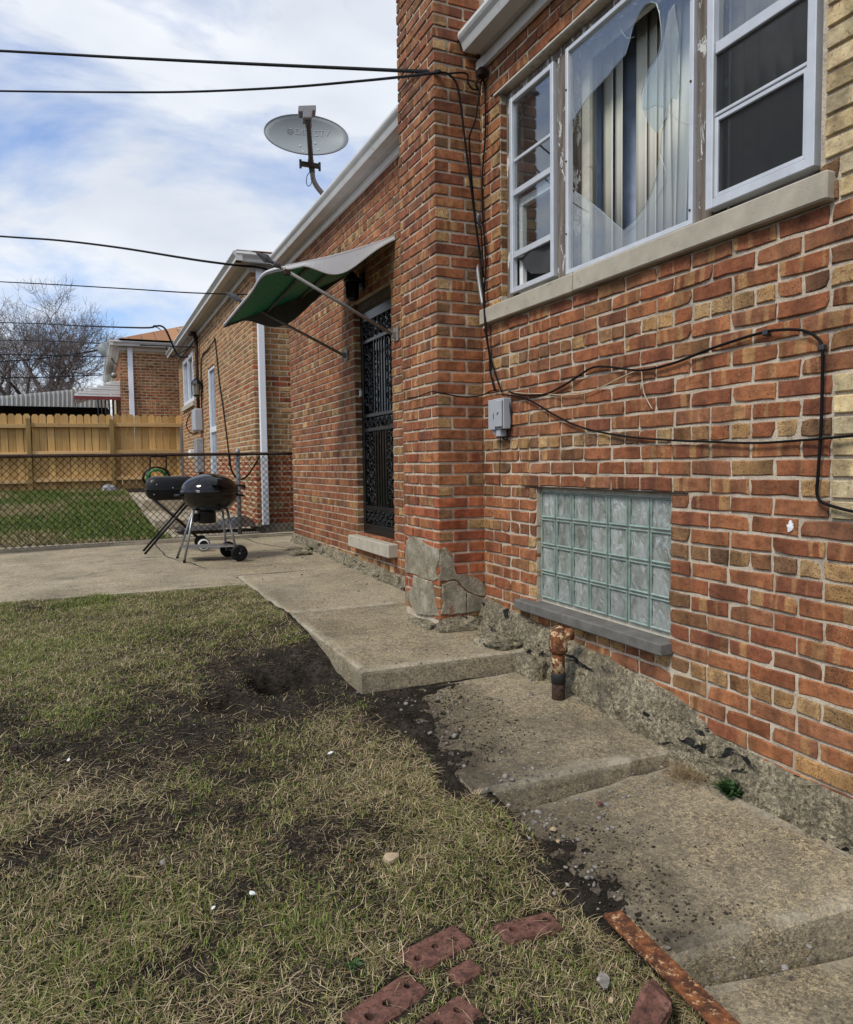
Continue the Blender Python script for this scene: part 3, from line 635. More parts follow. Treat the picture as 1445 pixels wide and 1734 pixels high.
def course_cells(u0, u1, k, z0, openings, rg, L=0.2135, Hd=0.1068, hdr=3, gap=0.0, ch=CH):
    """one course of the wall between u0 and u1; returns (ua, ub, header)"""
    za = z0+k*ch; zb = za+ch; zm = (za+zb)/2
    hd = (k % 7) == hdr
    spans = [(u0, u1)]
    for (a, b, c, d) in openings:
        if c < zm < d:
            ns = []
            for s in spans:
                if b <= s[0] or a >= s[1]: ns.append(s)
                else:
                    if a > s[0]: ns.append((s[0], a))
                    if b < s[1]: ns.append((b, s[1]))
            spans = ns
    out = []
    for (a, b) in spans:
        step = Hd if hd else L; off = 0.0 if hd else (0.5 if k % 2 else 0.0)*L
        cuts = [a]; p = math.floor((a-off)/step)*step+off
        drift = 0.0
        while p < b:
            q = p+rg.uniform(-0.007, 0.007)
            if q > a+0.042 and q < b-0.042: cuts.append(q)
            p += step
        cuts.append(b)
        for i in range(len(cuts)-1):
            w = cuts[i+1]-cuts[i]
            out.append((cuts[i]+JT/2*(i > 0), cuts[i+1]-JT/2*(i < len(cuts)-2), hd or (w < 0.135 and rg.random() < 0.6)))
    return out
def ring_brick(mb, X, ya, yb, za, zb, col, par, rg, depth=0.07, outx=-1):
    """worn brick facing -X: irregular ten-point outline, eroded arris"""
    L = yb-ya; H = zb-za; w = 0.0032; ro = rg.uniform(-0.010, 0.010)
    def pt(y, z): return (y+rg.uniform(-w, w), z+rg.uniform(-w, w)*0.9+ro*(y-(ya+yb)/2))
    prof = [pt(ya, za), pt(ya+L*0.3, za), pt(ya+L*0.68, za), pt(yb, za), pt(yb, za+H*0.5), pt(yb, zb), pt(ya+L*0.66, zb), pt(ya+L*0.33, zb), pt(ya, zb), pt(ya, za+H*0.5)]
    if rg.random() < 0.30:
        i = rg.choice((0, 3, 5, 8)); prof[i] = (prof[i][0]+(0.009 if i in (0, 8) else -0.009), prof[i][1]+(0.007 if i < 4 else -0.007))
    cy, cz = (ya+yb)/2, (za+zb)/2; n = len(prof)
    t1, t2 = rg.uniform(-0.0025, 0.0025), rg.uniform(-0.0015, 0.0015); dx = rg.uniform(-0.003, 0.003)
    def face(y, z): return X+dx+t1*(y-cy)/L*2+t2*(z-cz)/H*2
    b = 0.0042
    fr = []
    for (y, z) in prof:
        yy = y+(b if y < cy-L*0.45 else -b if y > cy+L*0.45 else 0); zz = z+(b if z < cz-H*0.4 else -b if z > cz+H*0.4 else 0)
        fr.append((face(y, z)+rg.uniform(0, 0.0008), yy, zz))
    md = [(face(y, z)+0.0045+rg.uniform(-0.0012, 0.0012), y, z) for (y, z) in prof]
    bk = [(X+depth, y, z) for (y, z) in prof]
    vs = fr+md+bk; fs = [tuple(range(n))[::-1]]
    for r in range(2):
        for i in range(n): fs.append((r*n+i, r*n+(i+1) % n, (r+1)*n+(i+1) % n, (r+1)*n+i))
    mb.add(vs, fs, col, par)

# ------------------------------------------------------------------ main house
house = thing('brick_house', 'nearest red brick house with broken picture window, chimney and glass block basement window', 'house', (2.3, 4.3, -0.3))
HB = Vector((2.3, 4.3, -0.3))
def hp(o):                                # keep world placement while parenting to the house empty
    o.parent = house; o.location = -HB; return o
WX = 2.300
OPEN = [(1.86, 4.05, 1.916, 3.245), (2.57, 3.665, 0.205, 0.92), (5.86, 6.83, 0.40, 2.56)]
def wall_mesh(Xf, thick, y0, y1, z0, z1, openings):
    ysn = sorted({y0, y1, *[o[0] for o in openings], *[o[1] for o in openings]}); zsn = sorted({z0, z1, *[o[2] for o in openings], *[o[3] for o in openings]})
    mb = MB(); Xb = Xf+thick
    solid = lambda y, z: y0 < y < y1 and z0 < z < z1 and not any(a < y < b and c < z < d for a, b, c, d in openings)
    for i in range(len(ysn)-1):
        for j in range(len(zsn)-1):
            a, b, c, d = ysn[i], ysn[i+1], zsn[j], zsn[j+1]; ym, zm = (a+b)/2, (c+d)/2
            if not solid(ym, zm): continue
            mb.add([(Xf,a,c),(Xf,a,d),(Xf,b,d),(Xf,b,c)], [(0,1,2,3)]); mb.add([(Xb,a,c),(Xb,b,c),(Xb,b,d),(Xb,a,d)], [(0,1,2,3)])
            e = 1e-3
            if not solid(a-e, zm): mb.add([(Xf,a,c),(Xb,a,c),(Xb,a,d),(Xf,a,d)], [(0,1,2,3)])
            if not solid(b+e, zm): mb.add([(Xf,b,c),(Xf,b,d),(Xb,b,d),(Xb,b,c)], [(0,1,2,3)])
            if not solid(ym, c-e): mb.add([(Xf,a,c),(Xf,b,c),(Xb,b,c),(Xb,a,c)], [(0,1,2,3)])
            if not solid(ym, d+e): mb.add([(Xf,a,d),(Xb,a,d),(Xb,b,d),(Xf,b,d)], [(0,1,2,3)])
    return mb
GRP = 0.0080
wall = hp(wall_mesh(WX+GRP, 0.16, 0.9, 9.30, -0.75, 3.60, [(a+0.002, b-0.002, c, d) for a, b, c, d in OPEN]).build('wall', M['mortar']))
# remaining shell of the house so no light leaks in
sh = MB(); sh.box((2.48, 0.9, -0.75), (8.0, 0.98, 3.6)); sh.box((2.48, 9.22, -0.75), (8.0, 9.30, 3.6)); sh.box((7.92, 0.99, -0.75), (8.0, 9.21, 3.6)); sh.box((2.48, 0.99, 1.2), (7.91, 9.21, 1.28)); sh.box((2.48, 0.99, 3.5), (7.91, 9.21, 3.58)); sh.box((2.48, 4.45, 1.29), (7.9, 4.53, 3.49))
hp(sh.build('interior_shell', M['room']))
rb = random.Random(21)
big = []                                  # candidate single bricks (projected size, args)
YT = 1.80                                  # yellow quoins start here (towards the street corner)
def is_yellow(k): return None
def proj_h(y): d = y*math.cos(YAW)+2.3*math.sin(YAW); return 1.0/d
rest_main = MB(); yellow = []
kmin, kmax = int(math.floor((-0.40-Z0)/CH)), int(math.ceil((3.53-Z0)/CH))
def found_top(y): return np.interp(y, [1.5, 1.69, 1.9, 2.12, 2.29, 2.54, 2.92, 3.30, 4.04, 4.26, 4.9, 5.6, 9.3], [-0.10, -0.086, -0.089, -0.078, -0.063, 0.044, 0.09, 0.122, 0.181, 0.194, 0.14, 0.15, 0.22])
for k in range(kmin, kmax):
    za = Z0+k*CH+JT*0.5; zb = Z0+(k+1)*CH-JT*0.5; zm = (za+zb)/2
    if zb > 3.56: zb = 3.56
    # quoin pattern of yellow brick at the street corner: blocks of wide and narrow courses
    y_edge = (1.852 if zm > 2.03 else 1.792) if zm > 1.90 else (1.80 if 0.87 < zm < 1.37 else 1.685)
    for (a, b, hd) in course_cells(y_edge, 4.40, k, Z0, OPEN, rb):
        if b-a < 0.03 or zb < found_top((a+b)/2)-0.03: continue
        if a > 4.30: continue
        col, par = pick(rb, hd)
        big.append((proj_h((a+b)/2)**2*(b-a), (a, b, za, zb, col, par)))
    rg2 = random.Random(900+k); ye = y_edge-JT
    L = 0.205 if k % 2 else 0.10
    u = ye; first = True
    while u > 0.95:
        w = (0.10 if (k % 2) else 0.2) if first else 0.205; first = False
        yellow.append((max(u-w, 0.92), u, za, zb)); u -= w+0.010
    for (a, b, hd) in course_cells(4.80, 9.30, k, Z0, OPEN, rb):
        if zb < found_top((a+b)/2)-0.03: continue
        col, par = pick(rb, hd)
        rest_main.cbox((WX+rb.uniform(-0.001, 0.002), a, za), (WX+0.06, b, zb), 0.0035, 0.0012, col, par, rb)
big.sort(key=lambda q: -q[0])
NS = 300
for i, (_, (a, b, za, zb, col, par)) in enumerate(big):
    if i < NS:
        mb = MB(); ring_brick(mb, WX, a, b, za, zb, col, par, rb); o = mb.build('brick', M['brick'], wall)
    else:
        ring_brick(rest_main, WX, a, b, za, zb, col, par, rb)
tag(rest_main.build('brick_field', M['brick'], wall), kind='stuff')
for (a, b, za, zb) in yellow:
    if b < 1.45:
        continue
    col, par = pick(rb, False, 'yellow'); mb = MB(); mb.cbox((WX-0.004, a, za), (WX+0.06, b, zb), 0.003, 0.0006, col, par, rb); mb.build('yellow_brick', M['brick'], wall)
sp_ = Vector(tuple(onX(1338, 893, WX-0.006))); mb = MB(); n = 18; rr = [0.013*rb.uniform(0.6, 1.35) for _ in range(n)]
mb.add([(WX-0.0075, sp_.y, sp_.z)]+[(WX-0.0045, sp_.y+rr[a]*math.cos(6.283*a/n), sp_.z+1.5*rr[a]*math.sin(6.283*a/n)) for a in range(n)]+[(WX+0.004, sp_.y+rr[a]*math.cos(6.283*a/n), sp_.z+1.5*rr[a]*math.sin(6.283*a/n)) for a in range(n)], [(0, 1+(a+1) % n, 1+a) for a in range(n)]+[(1+a, 1+(a+1) % n, 1+n+(a+1) % n, 1+n+a) for a in range(n)])
mb.build('plaster_splat', M['litter'], wall)
# door reveal bricks (far jamb) and window reveal bricks
rv = MB()
for k in range(kmin, kmax):
    za = Z0+k*CH+JT*0.5; zb = Z0+(k+1)*CH-JT*0.5
    if 0.40 < za and zb < 2.56: col, par = pick(rb, True); rv.cbox((WX+0.008, 6.826, za), (WX+0.085, 6.88, zb), 0.003, 0.001, tuple(c*0.8 for c in col), par, rb)
    if 2.0 < za and zb < 3.25: col, par = pick(rb, True); rv.cbox((WX+0.008, 4.046, za), (WX+0.075, 4.10, zb), 0.003, 0.001, col, par, rb)
tag(rv.build('reveal_bricks', M['brick'], wall), kind='stuff')

# chimney
ch = hp(MB().box((1.981+GRP, 4.282+GRP, -0.2), (2.34, 4.862-GRP, 5.4)).build('chimney', M['mortar']))
rc = random.Random(5); crest = MB(); cbig = []
for k in range(int((0.10-Z0)/CH)-1, int((5.35-Z0)/CH)):
    za = Z0+k*CH+JT*0.5; zb = Z0+(k+1)*CH-JT*0.5
    x0, x1, y0, y1 = 1.981, 2.2995, 4.282, 4.862
    cells = []
    if k % 2 == 0:
        cells += [(x0, x0+0.2, y0, y0+0.094, 0), (x0+0.2+JT, x1, y0, y0+0.094, 1)]
        ycuts = [y0+0.094+JT, y0+0.094+0.205, y0+0.31+0.10, y1]
        st = y0+0.094+JT
        for w in (0.2, 0.2): cells.append((x0, x0+0.094, st, st+w, 0)); st += w+JT
        cells.append((x0, x0+0.094, st, y1, 1))
    else:
        cells += [(x0, x0+0.094, y0, y0+0.2, 1), (x0+0.094+JT, x1, y0, y0+0.094, 0)]
        st = y0+0.2+JT
        cells.append((x0, x0+0.094, st, st+0.2, 0)); st += 0.2+JT
        cells.append((x0, x0+0.094, st, y1, 0))
    for (a, b, c, d, hd) in cells:
        corner = (a == x0 and c == y0)
        low = 0.15 < za < 0.85 or 1.0 < za < 1.2 and rc.random() < 0.4
        col, par = pick(rc, hd and not corner, 'low' if (low and rc.random() < 0.7) else 'main')
        endc = pick(rc, True) if corner and k % 2 else None
        j = rc.uniform(-0.0015, 0.003)
        cbig.append(((a+j, c+j, za), (b, d, zb), col, par, endc))
vis = [q for q in cbig if q[0][2] < 3.95]; hid = [q for q in cbig if q[0][2] >= 3.95]
for (a, b, col, par, endc) in vis:
    mb = MB(); mb.cbox(a, b, 0.0045, 0.0020, col, par, rc, None, endc); mb.build('brick', M['brick'], ch)
for (a, b, col, par, endc) in hid: crest.cbox(a, b, 0.0045, 0.0020, col, par, rc, None, endc)
tag(crest.build('brick_field', M['brick'], ch), kind='stuff')

# cement patches on the chimney foot (broken plates, each a slab a centimetre proud)
def plate(name, pts_px, plane, out, parent, mat, th=0.012):
    pts = [Vector(plane(x, y)) for x, y in pts_px]; mb = MB(); n = len(pts)
    dense = []
    for i in range(n):
        a, b = pts[i], pts[(i+1) % n]; k = max(1, int((b-a).length/0.02))
        for q in range(k):
            p = a.lerp(b, q/k)+(Vector((rng.uniform(-1, 1)*0.004 if abs(out.x) < .5 else 0, rng.uniform(-1, 1)*0.004 if abs(out.y) < .5 else 0, rng.uniform(-1, 1)*0.004)))
            dense.append(p)
    c = sum(dense, Vector())/len(dense); m = len(dense)
    vs = [p-out*0.02 for p in dense]+[p+out*th*0.6 for p in dense]+[p+(c-p).normalized()*0.006+out*th for p in dense]
    fs = []
    for r in range(2):
        for i in range(m): fs.append((r*m+i, r*m+(i+1) % m, (r+1)*m+(i+1) % m, (r+1)*m+i))
    fs.append(tuple(range(2*m, 3*m)))
    return mb.add(vs, fs).build(name, mat, parent)
pf = lambda x, y: onY(x, y, 4.282); ps = lambda x, y: onX(x, y, 1.981)
OY, OX = Vector((0, -1, 0)), Vector((-1, 0, 0))
plate('cement_patch', [(745, 983), (745, 934), (752, 926), (763, 935), (768, 955), (771, 972), (786, 975), (806, 978), (818, 988), (823, 1000), (820, 1010), (808, 1007), (795, 1003), (787, 997), (777, 986), (768, 980.5), (757, 983)], pf, OY, ch, M['parge'], 0.006)
plate('cement_patch', [(750, 989), (760, 985), (768, 982.5), (776, 988), (787, 1000), (789.5, 1003), (789.7, 1037.5), (764, 1041), (747, 1039), (752, 1018), (748.5, 1004)], pf, OY, ch, M['parge'], 0.008)
plate('cement_patch', [(790.4, 1004), (796, 1005), (806, 1009), (819, 1013), (820.5, 1030), (806, 1036), (790.4, 1037.5)], pf, OY, ch, M['parge'], 0.007)
plate('cement_patch', [(687, 940), (689, 914), (703, 908), (718, 918), (735, 928), (744.6, 930), (744, 950), (739, 966), (741, 981), (733, 984), (716, 979), (700, 971), (687, 969)], ps, OX, ch, M['parge'], 0.006)
plate('cement_patch', [(701, 973), (716, 980.5), (732, 985.5), (735, 1004), (739, 1022), (744.5, 1042), (725, 1043), (706, 1040), (699, 1028), (688, 1012), (687, 1003), (699, 997)], ps, OX, ch, M['parge'], 0.007)
# rubble footing under the chimney and loose concrete lumps against the wall
def lump(name, c, size, parent, mat, seed=0, n=3, flat=0.25):
    me_b = MB(); rows, cols = 16, 30; vs = []
    r_ = np.random.RandomState(seed)
    for i in range(rows):
        th = (math.pi/2)*(1-i/(rows-1))
        for j in range(cols):
            ph = 2*math.pi*j/cols; k = 1+0.24*(fbm(math.cos(ph)*1.7+seed*3.1+5, math.sin(ph)*1.7+i*0.13+9, seed, 3)-0.5)*2+0.16*(fbm(math.cos(ph)*6+seed*1.7+5, math.sin(ph)*6+i*0.55+9, seed+4, 3)-0.5)*2
            sq = max(abs(math.cos(ph)), abs(math.sin(ph)))**-0.6
            vs.append((c[0]+size[0]*math.cos(ph)*math.cos(th)**0.55*k*sq*0.9, c[1]+size[1]*math.sin(ph)*math.cos(th)**0.55*k*sq*0.9, c[2]+size[2]*math.sin(th)**(0.6)*k))
    vs = vs[::-1] if False else vs
    fs = []
    for i in range(rows-1):
        for j in range(cols): fs.append((i*cols+j, i*cols+(j+1) % cols, (i+1)*cols+(j+1) % cols, (i+1)*cols+j))
    fs.append(tuple(range((rows-1)*cols, rows*cols)))
    fs = [f[::-1] for f in fs]
    return me_b.add(vs, fs).build(name, mat, parent, True)
hp(lump('footing', (2.09, 4.25, 0.0), (0.17, 0.075, 0.082), None, M['found'], 3))
hp(lump('footing', (1.94, 4.47, 0.0), (0.06, 0.2, 0.04), None, M['found'], 8))
hp(lump('footing', (2.23, 4.02, -0.01), (0.06, 0.17, 0.085), None, M['found'], 5))
hp(lump('footing', (2.14, 3.83, -0.01), (0.13, 0.17, 0.055), None, M['found'], 6))
hp(lump('footing', (2.20, 3.56, -0.16), (0.09, 0.13, 0.17), None, M['found'], 12))

for q_, (px, py, sx) in enumerate(((498, 930, 0.10), (510, 938, 0.14), (488, 932, 0.07), (524, 930, 0.06))):
    p = onZ(px, py, 0.09); rk = lump('rubble', (0, 0, 0), (sx, sx*0.8, sx*0.35), None, M['found'], 30+q_); rk.location = (p[0], p[1], float(ZP(p[1]))-0.01)
    tag(rk, ('loose concrete rubble at the far corner of the nearest house', 'largest flat concrete chunk at the far corner of the nearest house', 'smallest grey concrete chip left of the far house corner', 'concrete chip against the wall foot near the far corner')[q_], 'rubble')
# flared foundation along the wall
def foundation(y0, y1, n, ground, out, seed):
    ysn = np.linspace(y0, y1, n); vs = []; prof = np.linspace(0, 1, 16)
    for i, y in enumerate(ysn):
        zt = float(found_top(y))+0.03*(fbm(y*5, 3.3, seed, 4)-0.5); zg = float(ground(y))-0.04
        for j, t in enumerate(prof):
            z = zt+(zg-zt)*t; o_ = out(y)*(t**0.7)+0.012
            rgh = (fbm(y*11, z*11+7, seed+3, 4)-0.5)*0.075+(fbm(y*34, z*34, seed+5, 3)-0.5)*0.045
            vs.append((2.305-o_-rgh*(0.25+t*0.75) if j else 2.306, y, z))
    m = len(prof); fs = [(i*m+j, (i+1)*m+j, (i+1)*m+j+1, i*m+j+1) for i in range(n-1) for j in range(m-1)]
    return MB().add(vs, fs)
g1 = lambda y: np.interp(y, [1.0, 1.425, 1.43, 2.50, 2.51, 3.62, 3.63, 4.3], [-0.41, -0.41, -0.245, -0.245, -0.20, -0.10, 0.0, 0.01])
hp(foundation(1.3, 4.285, 260, g1, lambda y: float(np.interp(y, [1.5, 2.3, 2.6, 3.4, 4.2], [0.03, 0.035, 0.06, 0.085, 0.06])), 4).build('foundation', M['found']))
hp(foundation(4.85, 9.33, 130, lambda y: float(ZP(y)), lambda y: 0.03, 14).build('foundation', M['found']))

# window sill of stone: two lengths with a joint
for (a, b) in ((1.80, 3.246), (3.254, 4.25)):
    mb = MB(); mb.cbox((2.262, a, 1.918), (2.44, b, 2.014), 0.006, 0.0015); hp(mb.build('window_sill', M['stone']))
mb = MB(); mb.cbox((2.215, 5.79, 0.285), (2.45, 6.855, 0.398), 0.007, 0.002); hp(mb.build('door_sill', M['stone']))
mb = MB(); mb.cbox((2.235, 2.555, 0.207), (2.42, 3.80, 0.262), 0.006, 0.002); hp(mb.build('basement_sill', M['slate']))
mb = MB(); mb.box((2.296, 2.47, 0.9175), (2.40, 3.78, 0.9225)); hp(mb.build('lintel', M['rustdark']))

# glass block window: 7 x 4 blocks in grout
gb = empty('glass_block_window', (0, 0, 0)); hp(gb)
mb = MB(); mb.box((2.345, 2.572, 0.262), (2.43, 3.663, 0.917)); mb.build('grout', M['grout'], gb)
BW, BH = 1.072/7, 0.610/4
bm_ = None
for i in range(7):
    for j in range(4):
        ya = 2.586+i*BW+0.004; yb = 2.586+(i+1)*BW-0.004; za = 0.287+j*BH+0.004; zb = 0.287+(j+1)*BH-0.004
        if bm_ is None:
            q = MB(); w, h = (yb-ya)/2, (zb-za)/2; d = 0.012
            # rim, inner step, dished wavy face
            rings = [((w, h), 0.03), ((w, h), 0.004), ((w-0.004, h-0.004), 0.0), ((w-0.007, h-0.007), 0.0015), ((w-0.011, h-0.011), 0.007)]
            vs = []; fs = []
            for (ww, hh), x in rings: vs += [(x, -ww, -hh), (x, ww, -hh), (x, ww, hh), (x, -ww, hh)]
            for r in range(len(rings)-1):
                for e in range(4): fs.append((r*4+e, (r+1)*4+e, (r+1)*4+(e+1) % 4, r*4+(e+1) % 4))
            q.add(vs, fs); bm_ = q.mesh('glass_block'); bm_.materials.append(M['gblock_edge'])
            g = MB(); n = 8; W2, H2 = w-0.011, h-0.011; vs = []; fs = []
            for a in range(n+1):
                for b in range(n+1):
                    y, z = -W2+2*W2*a/n, -H2+2*H2*b/n; vs.append((0.009+0.004*math.sin(y*130+1.3*math.sin(z*60))*(0.5+0.5*math.sin(z*55+1)), y, z))
            for a in range(n):
                for b in range(n): fs.append((a*(n+1)+b, a*(n+1)+b+1, (a+1)*(n+1)+b+1, (a+1)*(n+1)+b))
            gm_ = g.add(vs, fs).mesh('glass_face', True); gm_.materials.append(M['gblock'])
        o = link('glass_block', bm_, None, gb); o.location = (2.327, (ya+yb)/2, (za+zb)/2)
        f_ = link('glass_face', gm_, None, gb); f_.location = o.location
        f_.name = 'block_face'

# ---- window group
XW = 2.36
def frame_rect(mb, x0, x1, ya, yb, za, zb, w, wb=None, wt=None):
    wb = wb or w; wt = wt or w
    mb.cbox((x0, ya, za), (x1, ya+w, zb), 0.003); mb.cbox((x0, yb-w, za), (x1, yb, zb), 0.003)
    mb.cbox((x0+0.0015, ya+w, za), (x1, yb-w, za+wb), 0.003); mb.cbox((x0+0.0015, ya+w, zb-wt), (x1, yb-w, zb), 0.003)
wf = empty('window_frame'); hp(wf)
mb = MB(); mb.cbox((XW-0.012, 3.985, 2.016), (XW+0.07, 4.045, 3.243), 0.004, 0.001); mb.build('jamb', M['peel'], wf)
mb = MB(); mb.cbox((XW-0.018, 3.405, 2.016), (XW+0.07, 3.500, 3.19), 0.004, 0.001); mb.build('mullion', M['peel'], wf)
mb = MB(); mb.cbox((XW-0.018, 2.392, 2.016), (XW+0.07, 2.480, 3.19), 0.004, 0.001); mb.build('mullion', M['peel'], wf)
mb = MB(); mb.cbox((XW-0.012, 1.862, 2.016), (XW+0.07, 1.885, 3.243), 0.004, 0.001); mb.build('jamb', M['peel'], wf)
mb = MB(); mb.cbox((XW-0.010, 1.886, 3.192), (XW+0.07, 3.984, 3.243), 0.004, 0.002); mb.build('head', M['peel'], wf)
mb = MB(); mb.cbox((2.290, 1.90, 3.247), (2.352, 4.10, 3.262), 0.003, 0.001); mb.build('drip_cap', M['headtrim'], wf)
mb = MB(); mb.cbox((XW-0.006, 1.886, 2.016), (XW+0.07, 3.984, 2.040), 0.004, 0.001); mb.build('sub_sill', M['peel'], wf)
def pane(name, mat, x, ya, yb, za, zb, parent, th=0.004): mb = MB(); mb.box((x, ya, za), (x+th, yb, zb)); return mb.build(name, mat, parent)
# left sash: storm window
sl = empty('sash_window'); hp(sl)
mb = MB(); frame_rect(mb, XW-0.035, XW+0.0, 3.515, 3.975, 2.062, 3.185, 0.030); mb.build('storm_frame', M['alu'], sl)
mb = MB(); mb.cbox((XW-0.028, 3.546, 2.62), (XW-0.006, 3.944, 2.655), 0.003); mb.build('rail', M['alu'], sl)
mb = MB(); mb.cbox((XW-0.030, 3.546, 2.262), (XW-0.006, 3.944, 2.298), 0.003); mb.build('rail', M['alu'], sl)
mb = MB(); mb.cbox((XW-0.022, 3.546, 2.815), (XW-0.006, 3.944, 2.835), 0.003); mb.build('rail', M['alu'], sl)
pane('pane', M['glass'], XW-0.016, 3.545, 3.945, 2.30, 3.155, sl)
mb = MB(); mb.cbox((XW+0.012, 3.545, 2.05), (XW+0.045, 3.945, 2.09), .003); mb.cbox((XW+0.012, 3.545, 2.56), (XW+0.045, 3.945, 2.61), .003); mb.cbox((XW+0.012, 3.545, 2.09), (XW+0.045, 3.58, 2.56), .003); mb.cbox((XW+0.012, 3.91, 2.09), (XW+0.045, 3.945, 2.56), .003); mb.build('inner_sash', M['white'], sl)
# torn screen hanging in the lowest bay
g = MB(); vs = []; fs = []
for a in range(9):
    for b in range(7):
        y = 3.56+0.37*a/8*(0.55+0.45*b/6); z = 2.262-0.17*(1-b/6)*(1-0.25*a/8); vs.append((XW-0.012-0.012*math.sin(a*0.9+b*0.7), y, z))
for a in range(8):
    for b in range(6): fs.append((a*7+b, a*7+b+1, (a+1)*7+b+1, (a+1)*7+b))
g.add(vs, fs).build('torn_screen', M['screen'], sl, True)
# right sash
sr = empty('sash_window'); hp(sr)
mb = MB(); frame_rect(mb, XW-0.055, XW-0.0, 1.888, 2.39, 2.062, 3.20, 0.036); mb.build('storm_frame', M['alu'], sr)
mb = MB(); frame_rect(mb, XW-0.046, XW-0.012, 1.925, 2.353, 2.10, 2.412, 0.018); mb.build('sash', M['alu'], sr)
mb = MB(); mb.cbox((XW-0.046, 1.925, 2.655), (XW-0.012, 2.353, 2.70), 0.003); mb.build('rail', M['alu'], sr)
mb = MB(); mb.cbox((XW-0.046, 1.925, 2.381+0.034), (XW-0.014, 2.353, 2.43), 0.003); mb.build('rail', M['alu'], sr)
pane('pane', M['glass'], XW-0.026, 1.924, 2.354, 2.416, 3.16, sr)
pane('pane', M['glass'], XW-0.022, 1.943, 2.335, 2.118, 2.394, sr)
pane('screen', M['mesh'], XW-0.036, 1.943, 2.335, 2.118, 2.394, sr, 0.001)
pane('screen', M['mesh'], XW-0.036, 1.924, 2.354, 2.432, 2.654, sr, 0.001)
# picture window: aluminium frame, pane with a big broken-out hole
pw = empty('picture_window'); hp(pw)
mb = MB(); frame_rect(mb, XW-0.034, XW, 2.484, 3.402, 2.040, 3.190, 0.024); mb.build('storm_frame', M['alu'], pw)
for (y, z) in ((2.496, 2.10), (2.496, 2.62), (2.496, 2.95), (3.390, 2.25), (3.390, 2.62), (3.39, 2.98)):
    mb = MB(); mb.lathe([(0.0, 0), (0.005, 0), (0.005, 0.003), (0, 0.003)], 8, (XW-0.0375, y, z), 'X'); mb.build('screw', M['rustdark'], pw)
XG = XW-0.018
hole_px = [(973, 200), (975, 196), (987, 178), (1000, 160), (1018, 140), (1030, 127), (1045, 108), (1059, 92), (1066, 70), (1072, 45), (1082, 22), (1092, 8), (1103, 3), (1112, 6), (1117, 22), (1120, 45), (1121, 68), (1116, 88), (1106, 106), (1097, 118), (1092, 140), (1086, 160), (1089, 182), (1095, 184),
           (1094, 186), (1110, 178), (1128, 182), (1130, 198), (1122, 220), (1118, 262), (1112, 300), (1102, 330), (1092, 350), (1075, 372), (1056, 390), (1040, 377), (1020, 358), (1000, 342), (985, 331), (974, 324)]
hole = [onX(x, y, XG) for x, y in hole_px]
hy = [(p[1], p[2]) for p in hole]
ya, yb, za, zb = 2.506, 3.380, 2.062, 3.168
# three shards: outer ring split along cracks so that each is a simple polygon
def shard(name, poly, parent, mat, th=0.004, x=XG):
    mb = MB(); mb.prism([(x, p[0], p[1]) for p in poly], (th, 0, 0)); return mb.build(name, mat, parent)
top_c = hy[12]; left_top = hy[0]; left_bot = hy[-1]; low = hy[34]; right_m = hy[27]
yl = yb
shard('glass_shard', [(yl, zb), (yl, left_top[1])]+hy[0:13]+[(top_c[0], zb)], pw, M['glass_broken'])
shard('glass_shard', [(top_c[0], zb)]+hy[12:28]+[(ya, right_m[1]), (ya, zb)], pw, M['glass_broken'])
shard('glass_shard', [(ya, right_m[1])]+hy[27:35]+[(low[0]-0.02, za), (ya, za)], pw, M['glass_broken'])
shard('glass_shard', [(low[0]-0.02, za)]+hy[34:]+[(yl, left_bot[1]), (yl, za)], pw, M['glass_broken'])
mb = MB(); mb.tube([(XG-0.001, p[0], p[1]) for p in hy], 0.0016, 4); mb.build('broken_edge', M['crack'], pw)
for pxs in ([(1128, 182), (1150, 205), (1180, 214)], [(1092, 350), (1085, 372), (1060, 395)], [(1140, 60), (1150, 100), (1146, 150), (1128, 182)], [(1118, 262), (1128, 300), (1110, 345)], [(1050, 48), (1062, 64), (1075, 62)]):
    mb = MB(); mb.tube([onX(x, y, XG-0.002) for x, y in pxs], 0.0011, 4, smooth_n=4); mb.build('crack', M['crack'], pw)
# clear tape patch holding the right half
tp = [(1088, 184), (1092, 140), (1110, 106), (1122, 80), (1132, 20), (1142, 5), (1150, 60), (1146, 110), (1152, 150), (1145, 168), (1134, 166), (1130, 196), (1112, 226), (1098, 208)]
shard('tape_patch', [(onX(x, y, XG-0.006)[1], onX(x, y, XG-0.006)[2]) for x, y in tp], pw, M['tape'], 0.002, XG-0.006)
# inner window frame seen through the glass
mb = MB(); frame_rect(mb, XW+0.075, XW+0.10, 2.45, 3.42, 2.02, 3.22, 0.075); mb.build('inner_frame', M['headtrim'], pw)

